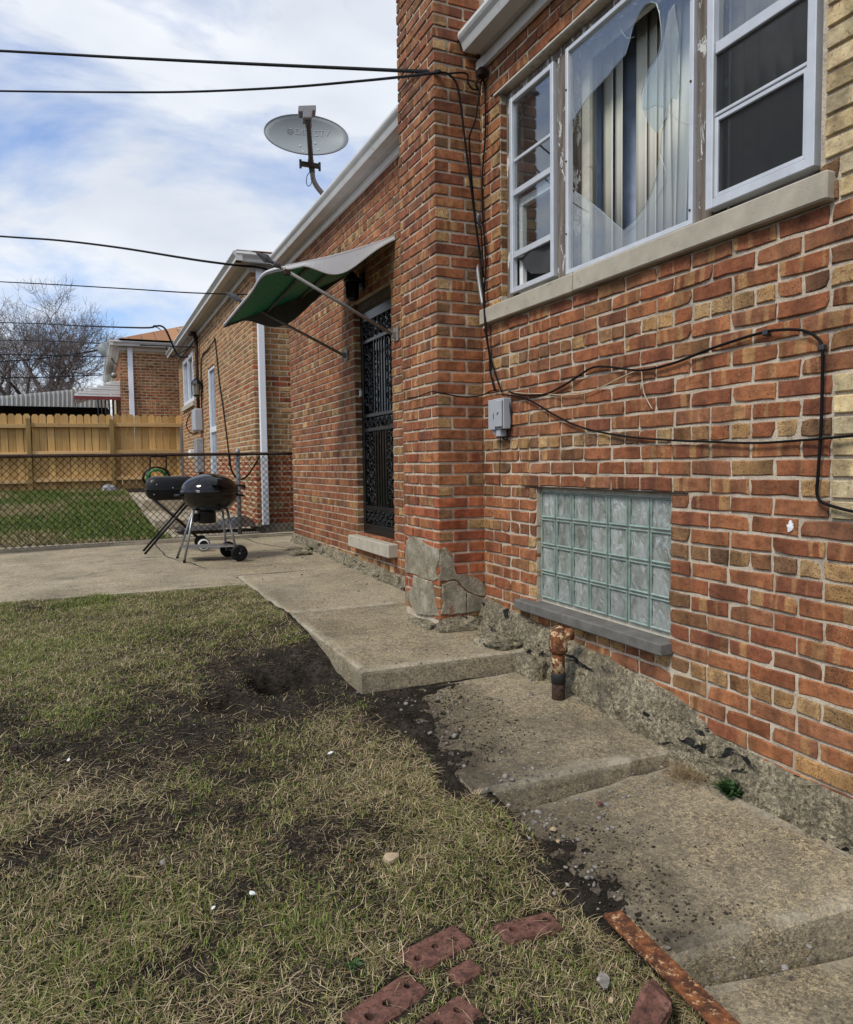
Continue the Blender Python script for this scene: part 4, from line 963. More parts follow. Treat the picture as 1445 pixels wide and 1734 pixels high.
# vertical blinds hanging inside
vb = thing('vertical_blind', 'cream vertical slat blind hanging behind the broken picture window', 'blind', (2.55, 2.95, 2.0))
for i, (px, w, tilt, lean) in enumerate(((1006, 0.06, 10, 0), (1030, 0.095, 8, 0), (1048, 0.085, 14, 0.0), (1086, 0.09, 6, 0.0), (1104, 0.085, 12, 0.0), (1117, 0.07, 16, 0.0), (1142, 0.10, 6, -0.03), (1166, 0.10, 8, -0.05), (1190, 0.095, 8, -0.02), (1128, 0.05, 30, 0.03), (1212, 0.09, 10, 0), (1234, .09, 10, 0))):
    p = onX(px, 330, 2.55); mb = MB(); vs = []; fs = []
    for a in range(5):
        u = (a/4-0.5)*w; bow = 0.006*(1-(2*a/4-1)**2)
        for zc in (0.02, 1.30): vs.append((bow+u*math.sin(R(tilt)), u*math.cos(R(tilt))+lean*(1.3-zc)*-1, zc))
    for a in range(4): fs.append((a*2, a*2+1, a*2+3, a*2+2))
    mb.add(vs, fs); o = mb.build('slat', M['blind'], vb, True); o.location = (0, p[1]-2.95, 0)
    sd = o.modifiers.new('solid', 'SOLIDIFY'); sd.thickness = 0.001
mb = MB(); mb.cbox((-0.03, -0.75, 1.30), (0.02, 0.75, 1.345), 0.004); mb.build('headrail', M['white'], vb)
ct = MB(); vs = []; fs = []
for a in range(41):
    y = 2.35+1.30*a/40; x = 2.64+0.03*math.sin(a*1.25)+0.015*math.sin(a*2.9)
    vs += [(x, y, 1.95), (x, y, 3.35)]
for a in range(40): fs.append((a*2, a*2+1, a*2+3, a*2+2))
tag(ct.add(vs, fs).build('curtain', M['curtain'], None, True), 'curtain coloured like the lit blue gaps between the slats of the picture window', 'curtain')

ct = MB(); vs = []; fs = []
for a in range(33):
    y = 1.80+0.60*a/32; x = 2.47+0.018*math.sin(a*1.5)+0.01*math.sin(a*3.1); vs += [(x, y, 1.95), (x, y, 3.3)]
for a in range(32): fs.append((a*2, a*2+1, a*2+3, a*2+2))
tag(ct.add(vs, fs).build('curtain', M['curtain2'], None, True), 'dull taupe curtain folds behind the screened right sash window', 'curtain')
# ---- eaves
def eave(y0, y1):
    prof = [(2.295, 3.60), (2.21, 3.62), (2.105, 3.625), (2.100, 3.600), (2.108, 3.585), (2.125, 3.565), (2.135, 3.535), (2.140, 3.522), (2.225, 3.522), (2.225, 3.56)]
    g = MB(); g.prism([(x, y0, z) for x, z in prof[1:]], (0, y1-y0, 0)); hp(g.build('gutter', M['gutter']))
    g = MB(); g.cbox((2.2265, y0, 3.528), (2.300, y1, 3.545), 0.002); hp(g.build('soffit', M['soffit']))
    for (a, b) in ((y0+0.0, (y0+y1)/2-0.002), ((y0+y1)/2+0.002, y1)):
        g = MB(); g.cbox((2.268, a, 3.462), (2.2985, b, 3.527), 0.003); hp(g.build('frieze_board', M['white']))
eave(0.9, 4.19); eave(4.868, 9.42)
g = MB(); g.cbox((2.268, 4.19, 3.462), (2.2985, 4.279, 3.527), 0.003); hp(g.build('frieze_board', M['white']))
g = MB(); g.add([(2.14, 0.9, 3.626), (2.14, 9.42, 3.626), (5.2, 9.42, 4.45), (5.2, 0.9, 4.45), (8.2, 0.9, 3.6), (8.2, 9.42, 3.6)], [(0, 3, 2, 1), (3, 4, 5, 2)]); hp(g.build('roof', M['shingle']))
g = MB(); g.cbox((2.245, 4.215, 3.628), (2.262, 4.27, 3.70), .002); hp(g.build('flashing', M['alu']))

# ---- security door
sd = empty('security_door'); hp(sd)
XD = 2.375
mb = MB(); mb.cbox((XD+0.03, 5.862, 0.40), (XD+0.05, 6.828, 2.47), 0.002); mb.build('door_leaf', M['doorglass'], sd)
mb = MB(); frame_rect(mb, XD-0.012, XD+0.028, 5.875, 6.815, 0.405, 2.455, 0.062, 0.10, 0.085); mb.build('frame', M['blackiron'], sd)
for z in (2.19, 1.51, 1.38, 0.66): mb = MB(); mb.cbox((XD-0.008, 5.938, z-0.016), (XD+0.02, 6.752, z+0.016), 0.002); mb.build('rail', M['blackiron'], sd)
for y in (6.21, 6.28, 6.345, 6.41, 6.48):
    for (a, b) in ((0.676, 1.364), (1.526, 2.174)):
        mb = MB(); mb.cbox((XD-0.003, y-0.007, a), (XD+0.011, y+0.007, b), 0.002); mb.build('bar', M['blackiron'], sd)
def scroll(mb, y, z, r, turn, mir, th=0.007):
    pts = []
    for i in range(19):
        t = i/18; a = t*turn*2*math.pi; q = r*(1-0.8*t); pts.append((XD+0.004-0.010*t, y+mir*q*math.cos(a), z+q*math.sin(a)))
    mb.tube(pts, th*0.8, 5)
def scroll_panel(y0, y1, z0, z1, step):
    mb = MB(); k = 0; z = z0+step*0.5; yc = (y0+y1)/2; w = (y1-y0)/2
    while z < z1-step*0.3:
        scroll(mb, yc-w*0.45, z, w*0.52, 1.35, 1 if k % 2 else -1); scroll(mb, yc+w*0.42, z+step*0.45, w*0.50, 1.35, -1 if k % 2 else 1)
        mb.tube([(XD+0.004, yc-w*0.9, z-step*0.4), (XD, yc-w*0.1, z), (XD+0.004, yc+w*0.85, z+step*0.5)], 0.005, 4, smooth_n=4)
        for _ in range(3):
            ly, lz = yc+rng.uniform(-w, w)*0.8, z+rng.uniform(-0.5, 0.5)*step
            mb.cbox((XD-0.012, ly-0.014, lz-0.006), (XD+0.002, ly+0.014, lz+0.008), 0.004)
        z += step; k += 1
    return mb
for (a, b, c, d, s) in ((5.94, 6.195, 0.69, 1.36, 0.115), (6.50, 6.75, 0.69, 1.36, 0.115), (5.94, 6.195, 1.53, 2.17, 0.115), (6.50, 6.75, 1.53, 2.17, 0.115)):
    scroll_panel(a, b, c, d, s).build('scrollwork', M['blackiron'], sd, True)
for (c, d) in ((0.51, 0.645), (1.395, 1.495), (2.206, 2.37)):
    mb = MB()
    for i in range(7): q = scroll_panel(5.95+i*0.115, 6.06+i*0.115, c, d, 0.07); mb.add(q.v, q.f)
    mb.build('scrollwork', M['blackiron'], sd, True)
mb = MB(); mb.cbox((XD-0.01, 5.862, 2.46), (XD+0.06, 6.828, 2.475), .002); mb.cbox((XD-0.03, 5.862, 2.476), (XD+0.06, 6.828, 2.556), .003); mb.build('door_head', M['darkwood'], sd)
mb = MB(); mb.cbox((XD-0.03, 6.80, 1.70), (XD-0.012, 6.826, 1.76), .003); mb.build('doorbell', M['white'], sd)
# ------------------------------------------------------------------ awning
aw = thing('door_awning', 'white metal awning with green underside on two spear tipped poles over black door', 'awning', (2.29, 6.4, 2.1))
AO = Vector((2.29, 6.4, 2.1))
def awp(o): o.parent = aw; o.location = -AO; return o
YA, YB = 5.75, 7.05
rim = [Vector(onY(484, 453, 5.75)), Vector(onY(464, 456.5, 5.95)), Vector(onY(445, 466, 6.17)), Vector(onY(427, 493, 6.45)), Vector(onY(404, 521, 6.75)), Vector(onY(380, 550, 7.05))]
rimd = catmull(rim, 6); nR = len(rimd)
def aw_sheet(dz):
    vs = []; fs = []; m = 12
    for i in range(nR):
        y = rimd[i].y
        for j in range(m+1):
            t = j/m; w0 = Vector((2.298, y, 2.868)); p = w0.lerp(rimd[i], t); p.z += dz - 0.035*math.sin(math.pi*t)*0.6
            vs.append(p)
    for i in range(nR-1):
        for j in range(m): fs.append((i*(m+1)+j, i*(m+1)+j+1, (i+1)*(m+1)+j+1, (i+1)*(m+1)+j))
    return MB().add(vs, fs)
awp(aw_sheet(0.006).build('canopy', M['aw_white'], None, True)); awp(aw_sheet(-0.004).build('underside', M['aw_green'], None, True))
for t in (0.38, 0.66): 
    mb = MB(); mb.tube([Vector((2.298, q.y, 2.868)).lerp(q, t)+Vector((0, 0, -0.04)) for q in rimd], 0.014, 5); awp(mb.build('rib', M['aw_dark']))
mb = MB(); mb.tube(rimd, 0.012, 6); awp(mb.build('front_rim', M['aw_white'], None, True))
mb = MB(); mb.tube([q+Vector((-0.004, 0, -0.022)) for q in rimd], 0.007, 6); awp(mb.build('front_lip', M['aw_dark'], None, True))
def valance(y, front, mat, sgn, drop=1.0):
    vs = []; fs = []; m = 26; w0 = Vector((2.296, y, 2.868))
    for j in range(m+1):
        t = j/m; p = w0.lerp(front, t); p.z += -0.035*math.sin(math.pi*t)*0.6
        d = 0.012+drop*0.165*(math.sin(math.pi*min(1, t/0.86))**1.5)*(0.35+0.65*smooth(0.1, 0.75, t)) if t < 0.86 else 0.014+0.02*(t-0.86)
        vs += [p+Vector((0, 0, 0.012)), p+Vector((0, sgn*0.01, -float(d)))]
    for j in range(m): fs.append((j*2, j*2+1, j*2+3, j*2+2))
    o = MB().add(vs, fs).build('side_valance', mat); s_ = o.modifiers.new('solid', 'SOLIDIFY'); s_.thickness = 0.006
    b = MB().tube([vs[2*j+1] for j in range(m+1)], 0.008, 5).build('valance_trim', M['aw_white'] if sgn < 0 else M['aw_dark'])
    b2 = MB().tube([vs[2*j] for j in range(m+1)], 0.009, 5).build('valance_trim', M['aw_white'])
    return o, b, b2
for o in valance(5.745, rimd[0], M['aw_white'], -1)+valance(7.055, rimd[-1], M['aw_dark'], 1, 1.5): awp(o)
for (y, foot, tip, jt) in ((5.735, (668, 566), (430, 425), (486, 459)), (7.04, (585, 601), (380, 494), (410, 512))):
    f0 = Vector(onY(*foot, y)); t0 = Vector(onY(*tip, y)); f0.x = 2.262; d = (t0-f0).normalized(); L = (t0-f0).length
    mb = MB(); mb.tube([f0, f0+d*(L-0.22)], 0.0135, 8); pole = awp(mb.build('pole', M['pole'], None, True))
    a = f0+d*(L-0.22); tb = MB(); tb.tube([a, a+d*0.02, a+d*0.022, a+d*0.05, a+d*0.055, a+d*0.075], [0.014, 0.02, 0.024, 0.024, 0.014, 0.014], 8)
    b = a+d*0.075; side = d.cross(Vector((0, 1, 0))).normalized(); yv = Vector((0, 1, 0)); tip_v = a+d*0.22
    tb.add([b+side*0.012, b+yv*0.010, b-side*0.012, b-yv*0.010, b+d*0.045+side*0.034, b+d*0.045+yv*0.012, b+d*0.045-side*0.034, b+d*0.045-yv*0.012, tip_v],
           [(0,1,5,4),(1,2,6,5),(2,3,7,6),(3,0,4,7),(4,5,8),(5,6,8),(6,7,8),(7,4,8)])
    awp(tb.build('spear_tip', M['lnb2']))
    mb = MB(); mb.cbox((2.288, y-0.05, f0.z-0.055), (2.2985, y+0.05, f0.z+0.055), 0.002); mb.cbox((2.255, y-0.012, f0.z-0.03), (2.2875, y+0.012, f0.z+0.022), 0.002); awp(mb.build('bracket', M['pole']))
    jv = Vector(onY(*jt, y)); mb = MB(); mb.cbox(jv-Vector((0.022, 0.02, 0.03)), jv+Vector((0.022, 0.02, 0.012)), 0.005); awp(mb.build('clamp', M['rustdark']))
# dark blob of unknown kind under the awning, added as a lantern shape
lp = Vector(onX(606, 487, 2.25))
sd2 = thing('wall_lantern', 'dark blob under the awning beside the door, shaped like a lantern', 'lamp', (2.3, lp.y, lp.z-0.12))
mb = MB(); mb.cbox((-0.02, -0.05, 0.10), (0, 0.05, 0.25), .004); mb.build('backplate', M['satinblack'], sd2)
mb = MB(); mb.lathe([(0.0, 0.02), (0.03, 0.0), (0.06, 0.02), (0.065, 0.16), (0.085, 0.17), (0.02, 0.25), (0.0, 0.26)], 8, (-0.10, 0, 0)); mb.build('shade', M['satinblack'], sd2)

# ------------------------------------------------------------------ satellite dish
YD = 7.7
dc = Vector(onY(519, 233, YD)); mb_ = Vector(onY(545, 326, YD))
dish = thing('satellite_dish', 'grey oval satellite dish with dark feed arm on the eave of the nearest house', 'satellite dish', tuple(mb_))
DO = Vector(tuple(mb_))
def dp(o): o.parent = dish; o.location = -DO; return o
fw = Vector((-0.18, -0.93, 0.30)).normalized()          # facing direction
_cr, _cu, _cf = Vector(tuple(CR)), Vector(tuple(CU)), Vector(tuple(CF))
rt = (_cr-_cf*(_cr.dot(fw)/_cf.dot(fw))).normalized(); up = (_cu-_cf*(_cu.dot(fw)/_cf.dot(fw))).normalized()
sc = dc.dot(Vector(tuple(CF))) - CAM.dot(CF)
rw = 68.0/FPX*sc/max(0.6, rt.dot(_cr)); rh = 38.0/FPX*sc/ max(0.55, abs(up.dot(Vector(tuple(CU)))))
def dsh(r, a, off=0.0):
    q = (r*r)*0.09; e = Vector((rt*(rw*r*math.cos(a))+up*(rh*r*math.sin(a)))); return dc+e+fw*(q-0.045+off)
vs = [dsh(0, 0)]; fs = []; nA = 48; nB = 8
for b in range(1, nB+1):
    for a in range(nA): vs.append(dsh(b/nB, 2*math.pi*a/nA))
for a in range(nA): fs.append((0, 1+a, 1+(a+1) % nA))
for b in range(nB-1):
    for a in range(nA): fs.append((1+b*nA+a, 1+(b+1)*nA+a, 1+(b+1)*nA+(a+1) % nA, 1+b*nA+(a+1) % nA))
o = dp(MB().add(vs, fs).build('reflector', M['dish'], None, True)); s_ = o.modifiers.new('solid', 'SOLIDIFY'); s_.thickness = 0.008; s_.offset = 0
mb = MB(); mb.tube([dsh(1.0, 2*math.pi*a/nA) for a in range(nA+1)], 0.007, 5, cap=False); dp(mb.build('rim', M['lnb'], None, True))
for (x, y) in ((509, 245), (534, 243), (514, 264), (539, 262)):
    q = Vector(onY(x, y, YD)); e = q-dc; a, b = e.dot(rt)/rw, e.dot(up)/rh; r_ = math.hypot(a, b); p = dsh(r_, math.atan2(b, a), 0.008)
    mb = MB(); mb.tube([p, p+fw*0.006], 0.009, 8); dp(mb.build('bolt', M['alu']))
# lettering on the reflector
def letters(body, size, upx, upy, off=0.007):
    cu = bpy.data.curves.new('lettering', 'FONT'); cu.body = body; cu.size = size; cu.extrude = 0.0006; cu.align_x = 'LEFT'
    ob = bpy.data.objects.new('lettering', cu); COL.objects.link(ob); dg = bpy.context.evaluated_depsgraph_get()
    me = bpy.data.meshes.new_from_object(ob.evaluated_get(dg)); bpy.data.objects.remove(ob); bpy.data.curves.remove(cu)
    for v in me.vertices:
        a = (upx+v.co.x)/rw; b = (upy+v.co.y)/rh; p = dsh(math.hypot(a, b), math.atan2(b, a), off+v.co.z); v.co = p
    me.materials.append(M['dishprint']); o = bpy.data.objects.new('lettering', me); COL.objects.link(o); dp(o)
px2m = sc/FPX
letters('DIRECTV', 10.5*px2m/0.72, -20*px2m, 9.0*px2m)
for i in range(4):
    mb = MB(); pts = []
    for a in range(9):
        t = a/8-0.5; hw = (4.0, 6.2, 6.2, 4.2)[i]
        x = (-28.0+t*1.6*hw)*px2m; y = (8.5+i*2.6-1.1*math.cos(t*3.0)+t*1.2)*px2m
        A, B = x/rw, y/rh; pts.append(dsh(math.hypot(A, B), math.atan2(B, A), 0.006))
    mb.tube(pts, 0.75*px2m, 4); dp(mb.build('emblem_stripe', M['dishprint']))
# arm + feed horn + mast
arm0 = Vector(onY(527, 276, YD-0.02)); arm1 = Vector(onY(522, 203, YD-0.50))
mb = MB(); mb.tube([arm0, arm0.lerp(arm1, 0.8), arm0.lerp(arm1, 0.86), arm1], [0.026, 0.023, 0.03, 0.03], 6); dp(mb.build('feed_arm', M['darkplastic']))
h0 = Vector(onY(521, 196, YD-0.5)); k = (YD-0.5)/YD*px2m; cr_, cu_ = Vector(tuple(CR)), Vector(tuple(CU))
poly = [(-8, -7), (7, -7), (8, 4), (14, 6), (14, 15), (-16, 14), (-15, 4), (-8, 3)]
mb = MB(); mb.prism([h0+cr_*(x*k)+cu_*(y*k)+fw*0.03 for x, y in poly], tuple(-fw*0.09)); o = dp(mb.build('feed_horn', M['lnb']))
bv = o.modifiers.new('bevel', 'BEVEL'); bv.width = 0.008; bv.segments = 2
m0 = Vector(onY(529, 292, YD+0.05)); m1 = Vector(onY(531, 304, YD+0.05)); m2 = Vector(onY(537, 316, YD+0.05)); m3 = Vector(onY(549, 331, YD+0.05))
mb = MB(); mb.tube([Vector(onY(526, 270, YD+0.06)), m0], 0.03, 8); mb.cbox(arm0+Vector((-0.10, 0.02, -0.025)), arm0+Vector((0.10, 0.07, 0.02)), 0.008); mb.tube([arm0+Vector((-0.10, 0.04, -0.05)), arm0+Vector((-0.10, 0.04, 0.035))], 0.013, 6); mb.tube([arm0+Vector((0.10, 0.04, -0.05)), arm0+Vector((0.10, 0.04, 0.035))], 0.013, 6); dp(mb.build('bracket', M['darkplastic']))
mb = MB(); mb.tube([m0, m1, m2, m3, Vector(onY(556, 342, YD+0.05))], 0.026, 8, smooth_n=4); dp(mb.build('mast', M['pole'], None, True))
mb = MB(); lo = [onY(527, 290, YD), onY(521, 296, YD), onY(519, 307, YD), onY(522, 315, YD), onY(527, 311, YD), onY(529, 300, YD)]; mb.tube(lo, 0.004, 5, smooth_n=5); dp(mb.build('loose_cable', M['cable'], None, True))

# ------------------------------------------------------------------ utility box and cables on the wall
bx0 = onX(826, 668, 2.24)
ub = thing('utility_box', 'small grey plastic telephone box screwed to the brick wall beside chimney', 'utility box', (2.3, 4.03, 1.22))
ub.scale = (0.78, 0.78, 0.78); ub.location = (2.2995, onX(846, 701, 2.26)[1], onX(846, 701, 2.26)[2]-0.135)
mb = MB(); mb.cbox((-0.075, -0.105, 0.055), (-0.001, 0.065, 0.29), 0.006); mb.build('housing', M['boxgrey'], ub)
mb = MB(); mb.cbox((-0.090, 0.012, 0.052), (-0.076, 0.11, 0.285), 0.004); mb.cbox((-0.075, 0.067, 0.052), (-0.02, 0.11, 0.285), 0.004); mb.build('side_cover', M['boxgrey'], ub)
mb = MB(); mb.cbox((-0.095, -0.10, 0.07), (-0.0765, 0.008, 0.275), 0.006); mb.build('door', M['boxgrey'], ub)
mb = MB(); mb.cbox((-0.070, -0.04, 0.0), (-0.01, 0.03, 0.054), 0.004); mb.cbox((-0.068, 0.04, 0.02), (-0.01, 0.085, 0.054), 0.004); mb.build('cable_glands', M['boxgrey'], ub)
mb = MB(); mb.tube([(-0.105, -0.05, 0.185), (-0.078, -0.05, 0.185)], 0.014, 8); mb.tube([(-0.10, 0.02, 0.18), (-0.10, 0.02, 0.145)], 0.006, 6); mb.build('latch', M['boxgrey'], ub)
def cable(label, pts, r=0.006, mat='cable', cat='cable', n=6, name='cable'):
    mb = MB(); p0 = Vector(tuple(pts[0])); mb.tube([Vector(tuple(p))-p0 for p in pts], r, n, smooth_n=6)
    o = mb.build(name, M[mat], None, True); o.location = p0; return tag(o, label, cat)
wl_ = lambda X: (lambda L: [onX(x, y, X) for x, y in L])
w28 = wl_(2.285)
cable('black cable arching from grey box up across the red brick wall to yellow corner bricks', w28([(862, 663), (885, 669), (920, 668), (945, 658), (975, 640), (1002, 623), (1030, 621), (1085, 627), (1140, 615), (1200, 592), (1250, 575), (1296, 562)])+wl_(2.28)([(1330, 558), (1362, 560), (1384, 572), (1393, 590), (1393, 640), (1391, 720), (1386, 800), (1384, 835), (1392, 850), (1420, 860), (1450, 867), (1500, 875)]), 0.0055)
cable('black cable sagging from grey box across the brick wall past the yellow corner bricks', w28([(850, 668), (880, 672), (905, 682), (935, 700), (970, 718), (1005, 729), (1060, 739), (1130, 745), (1200, 748), (1280, 750), (1350, 746)])+wl_(2.275)([(1400, 742), (1450, 737), (1520, 728)]), 0.005)
cable('thin cream cable with a loose hanging end on the red brick wall', w28([(862, 664), (890, 666), (925, 667), (958, 669), (990, 666), (1020, 655), (1050, 640), (1075, 629), (1086, 628), (1088, 645), (1092, 668), (1105, 693)]), 0.0028, 'cream')
cable('short black cable crossing the chimney from grey box to the door side', [onX(845, 660, 2.28), onX(832, 662, 2.285), onX(822, 667, 2.288)]+[onY(x, y, 4.268) for x, y in ((812, 670), (795, 672), (775, 671), (755, 667))]+[onY(741, 664.5, 4.262)]+[onX(x, y, 1.968) for x, y in ((732, 663), (720, 667), (705, 672), (690, 674))], 0.004)
# bundle down the inner corner between chimney and wall
cable('thick black cable hanging beside the chimney from the eave to grey box', [onY(742, 122, 4.24), onY(757, 124, 4.23), onY(770, 135, 4.22), onY(777, 155, 4.22), onY(782, 190, 4.22), onY(788, 240, 4.22), onY(797, 310, 4.22), onY(806, 380, 4.23), onY(814, 440, 4.23), onX(819, 500, 2.26), onX(823, 560, 2.26), onX(829, 600, 2.285), onX(831, 630, 2.285), onX(838, 660, 2.285)], 0.0065)
cable('black cable hanging straight down the inner corner of chimney and wall', [onX(818, 128, 2.285), onX(822, 160, 2.282), onX(822, 230, 2.285), onX(817, 300, 2.285), onX(818, 370, 2.285), onX(823, 440, 2.285), onX(820, 500, 2.275), onX(823, 550, 2.255), onX(828, 590, 2.27), onX(838, 630, 2.285), onX(850, 664, 2.285)], 0.006)
cable('black cable crossing from chimney edge into the corner bundle', [onY(760, 124, 4.24), onY(790, 124, 4.245), onY(793, 140, 4.25), onY(800, 150, 4.25), onY(812, 150, 4.25), onX(816, 135, 2.28), onX(812, 155, 2.24), onX(806, 200, 2.22), onX(797, 225, 2.2), onX(795, 240, 2.2), onX(799, 300, 2.21), onX(806, 370, 2.23), onX(815, 390, 2.25), onX(819, 470, 2.28)], 0.005)
cable('grey metal conduit pipe in the corner beside the chimney', [onX(811, 362, 2.27), onX(808, 385, 2.275), onX(807, 430, 2.275), onX(812, 480, 2.275), onX(818, 516, 2.275)], 0.012, 'conduit', 'conduit', 8, 'conduit')
cable('thin dark ground wire running down the wall below grey box', w28([(846, 735), (848, 745), (847, 780), (847, 825)]), 0.0028)
cable('small black cable loop under grey box', w28([(850, 730), (852, 742), (858, 744), (863, 736), (866, 715), (864, 690), (862, 668)]), 0.004)
for (x, y) in ((1298, 563), (1393, 588)):
    p = Vector(onX(x, y, 2.285)); mb = MB(); mb.cbox((-0.012, -0.012, -0.012), (0.012, 0.012, 0.010), 0.004); o = mb.build('cable_clip', M['darkplastic']); o.location = p
    tag(o, 'black clip at the top of the cable arch on red brick' if x < 1350 else 'black clip where the cable turns down beside yellow bricks', 'clip')
# insulator bracket at the eave where the service cables land
p = Vector(onX(816, 125, 2.26)); sb = MB(); sb.cbox((-0.03, -0.03, -0.02), (0.03, 0.03, 0.03), 0.008); sb.tube([(0, 0, 0), (-0.03, 0.02, -0.05), (0.0, 0.03, -0.09)], 0.008, 6, smooth_n=4)
o = sb.build('cable_anchor', M['rustdark']); o.location = p; tag(o, 'dark rusted cable anchor under the eave beside the chimney', 'bracket')
# overhead service lines
def line(label, pl, r, cat='power line'): return cable(label, [onY(x, y, Y) for x, y, Y in pl], r, 'cable', cat, 5, 'overhead_line')
line('upper overhead cable from the left sky to the chimney', [(-500, 62, 12), (-200, 77, 9.5), (0, 86, 8.2), (200, 97, 7), (400, 107, 6), (600, 116, 5.1), (690, 120, 4.6), (745, 121, 4.24)], 0.012)
line('lower overhead cable curving up to the chimney', [(-500, 140, 12), (-200, 150, 9.5), (0, 154, 8.2), (200, 156, 7), (330, 155, 6.4), (480, 148, 5.6), (600, 138, 5.1), (680, 130, 4.6), (745, 122, 4.23)], 0.009)
line('twisted overhead cable reaching the eave of the tan brick house', [(-400, 375, 24), (-200, 385, 19), (0, 400, 15), (100, 407, 13.5), (200, 419, 12.2), (300, 435, 11), (345, 442, 10.6), (400, 449, 10.45), (440, 453, 10.4), (470, 462, 10.4)], 0.016)
line('thin overhead wire passing behind the awning spear', [(-400, 458, 24), (0, 477, 15), (200, 488, 12.5), (330, 496, 11), (470, 500, 10.45)], 0.009)
line('overhead wire reaching the mast on the tan brick house', [(-500, 534, 60), (0, 546, 36), (120, 551, 25), (240, 555, 18), (262, 552, 17), (280, 557, 16.6), (300, 600, 16.5), (318, 604, 16.3)], 0.02)
line('overhead wire in front of the brown roof', [(-500, 570, 60), (0, 576, 36), (180, 582, 24), (310, 587, 16.6), (330, 588, 16.3)], 0.017)
for i, (a, b) in enumerate(((600, 604), (612, 590), (640, 634))):
    line(('faint wire crossing high in the bare trees', 'faint wire crossing the middle of the bare trees', 'faint wire crossing low in the bare trees')[i], [(-300, a-3, 52), (0, a, 46), (190, b, 42), (250, b-2, 41)], 0.028)

# ------------------------------------------------------------------ rusty vent pipe at the wall
pb = Vector((2.135, 3.19, -0.18))
vp = thing('vent_pipe', 'stubby rusty cream painted pipe with rounded cap beside the basement window', 'pipe', tuple(pb))
mb = MB(); mb.tube([(0, 0, -0.02), (0, 0, 0.12)], 0.034, 16); mb.build('lower_pipe', M['rustdark'], vp, True)
mb = MB(); mb.tube([(0, 0, 0.12), (0, 0, 0.122), (0, 0, 0.165), (0, 0, 0.17)], [0.034, 0.038, 0.038, 0.036], 16); mb.build('tar_collar', M['tar'], vp, True)
mb = MB(); mb.tube([(0, 0, 0.17), (0, 0, 0.29)], 0.033, 16); mb.build('upper_pipe', M['rustpipe'], vp, True)
mb = MB(); mb.lathe([(0.036, 0.275), (0.045, 0.28), (0.047, 0.30), (0.045, 0.345), (0.042, 0.375), (0.032, 0.40), (0.015, 0.412), (0.0, 0.414)], 18); mb.tube([(0.02, -0.01, 0.365), (0.07, -0.015, 0.365)], 0.032, 12); mb.build('cap', M['rustpipe'], vp, True)

# ------------------------------------------------------------------ kettle grill
kc = Vector((1.125, 8.10, float(ZP(8.1))))
kg = thing('kettle_grill', 'glossy black kettle charcoal grill on grey legs with two wheels on the patio', 'grill', tuple(kc))
zc = 0.80-kc.z; rK = 0.288
bowl = [(rK*math.sin(a), zc-0.01-0.215*(1-(1-math.cos(a))) if False else zc-0.01-0.215*math.cos(a)) for a in [math.pi/2*q/12 for q in range(13)]]
mb = MB(); mb.lathe(bowl+[(rK+0.006, zc-0.008), (rK-0.004, zc)], 48); mb.build('bowl', M['enamel'], kg, True)
lid = [((rK+0.004)*math.cos(a), zc+0.004+0.185*math.sin(a)) for a in [math.pi/2*q/14 for q in range(15)]]
mb = MB(); mb.lathe([(rK-0.01, zc+0.0), (rK+0.014, zc-0.004), (rK+0.014, zc+0.006), (rK+0.006, zc+0.012)]+lid, 48); mb.build('lid', M['enamel'], kg, True)
mb = MB(); mb.tube([(rK-0.01, -0.06, zc+0.06), (rK+0.05, -0.06, zc+0.055), (rK+0.065, -0.05, zc+0.03), (rK+0.065, 0.05, zc+0.03), (rK+0.05, 0.06, zc+0.055), (rK-0.01, 0.06, zc+0.06)], 0.012, 8, smooth_n=3); mb.build('lid_handle', M['satinblack'], kg, True)
mb = MB(); mb.tube([(rK-0.01, -0.07, zc-0.04), (rK+0.05, -0.07, zc-0.05), (rK+0.05, 0.07, zc-0.05), (rK-0.01, 0.07, zc-0.04)], 0.011, 8, smooth_n=3); mb.build('side_handle', M['satinblack'], kg, True)
mb = MB(); mb.tube([(-rK+0.01, -0.07, zc-0.03), (-rK-0.05, -0.07, zc-0.03), (-rK-0.05, 0.07, zc-0.03), (-rK+0.01, 0.07, zc-0.03)], 0.011, 8, smooth_n=3); mb.build('side_handle', M['satinblack'], kg, True)
mb = MB(); mb.lathe([(0.0, zc-0.21), (0.10, zc-0.205), (0.092, zc-0.22), (0.092, zc-0.315), (0.086, zc-0.325), (0.0, zc-0.325)], 28, (-0.035, 0, 0)); mb.build('ash_catcher', M['satinblack'], kg, True)
mb = MB(); mb.cbox((-0.18, -0.04, zc-0.31), (-0.13, 0.0, zc-0.22), .006); mb.build('vent_lever', M['satinblack'], kg)
LEG = [(-0.17, -0.06, -0.285, -0.085), (-0.15, 0.10, -0.315, 0.30), (0.16, -0.06, 0.225, -0.19), (0.14, 0.10, 0.175, 0.16)]
for i, (x0, y0, x1, y1) in enumerate(LEG):
    zb = 0.012 if i < 2 else 0.075
    mb = MB(); mb.tube([(x0, y0, zc-0.17), (x1, y1, zb)], 0.0125, 8); lg = mb.build('leg', M['legmetal'] if i in (0, 1, 2) else M['conduit'], kg, True)
    if i < 2: mb = MB(); mb.tube([(x1, y1, 0.0), (x1*0.995, y1*0.995, 0.025)], 0.015, 8); mb.build('foot', M['rubber'], lg)
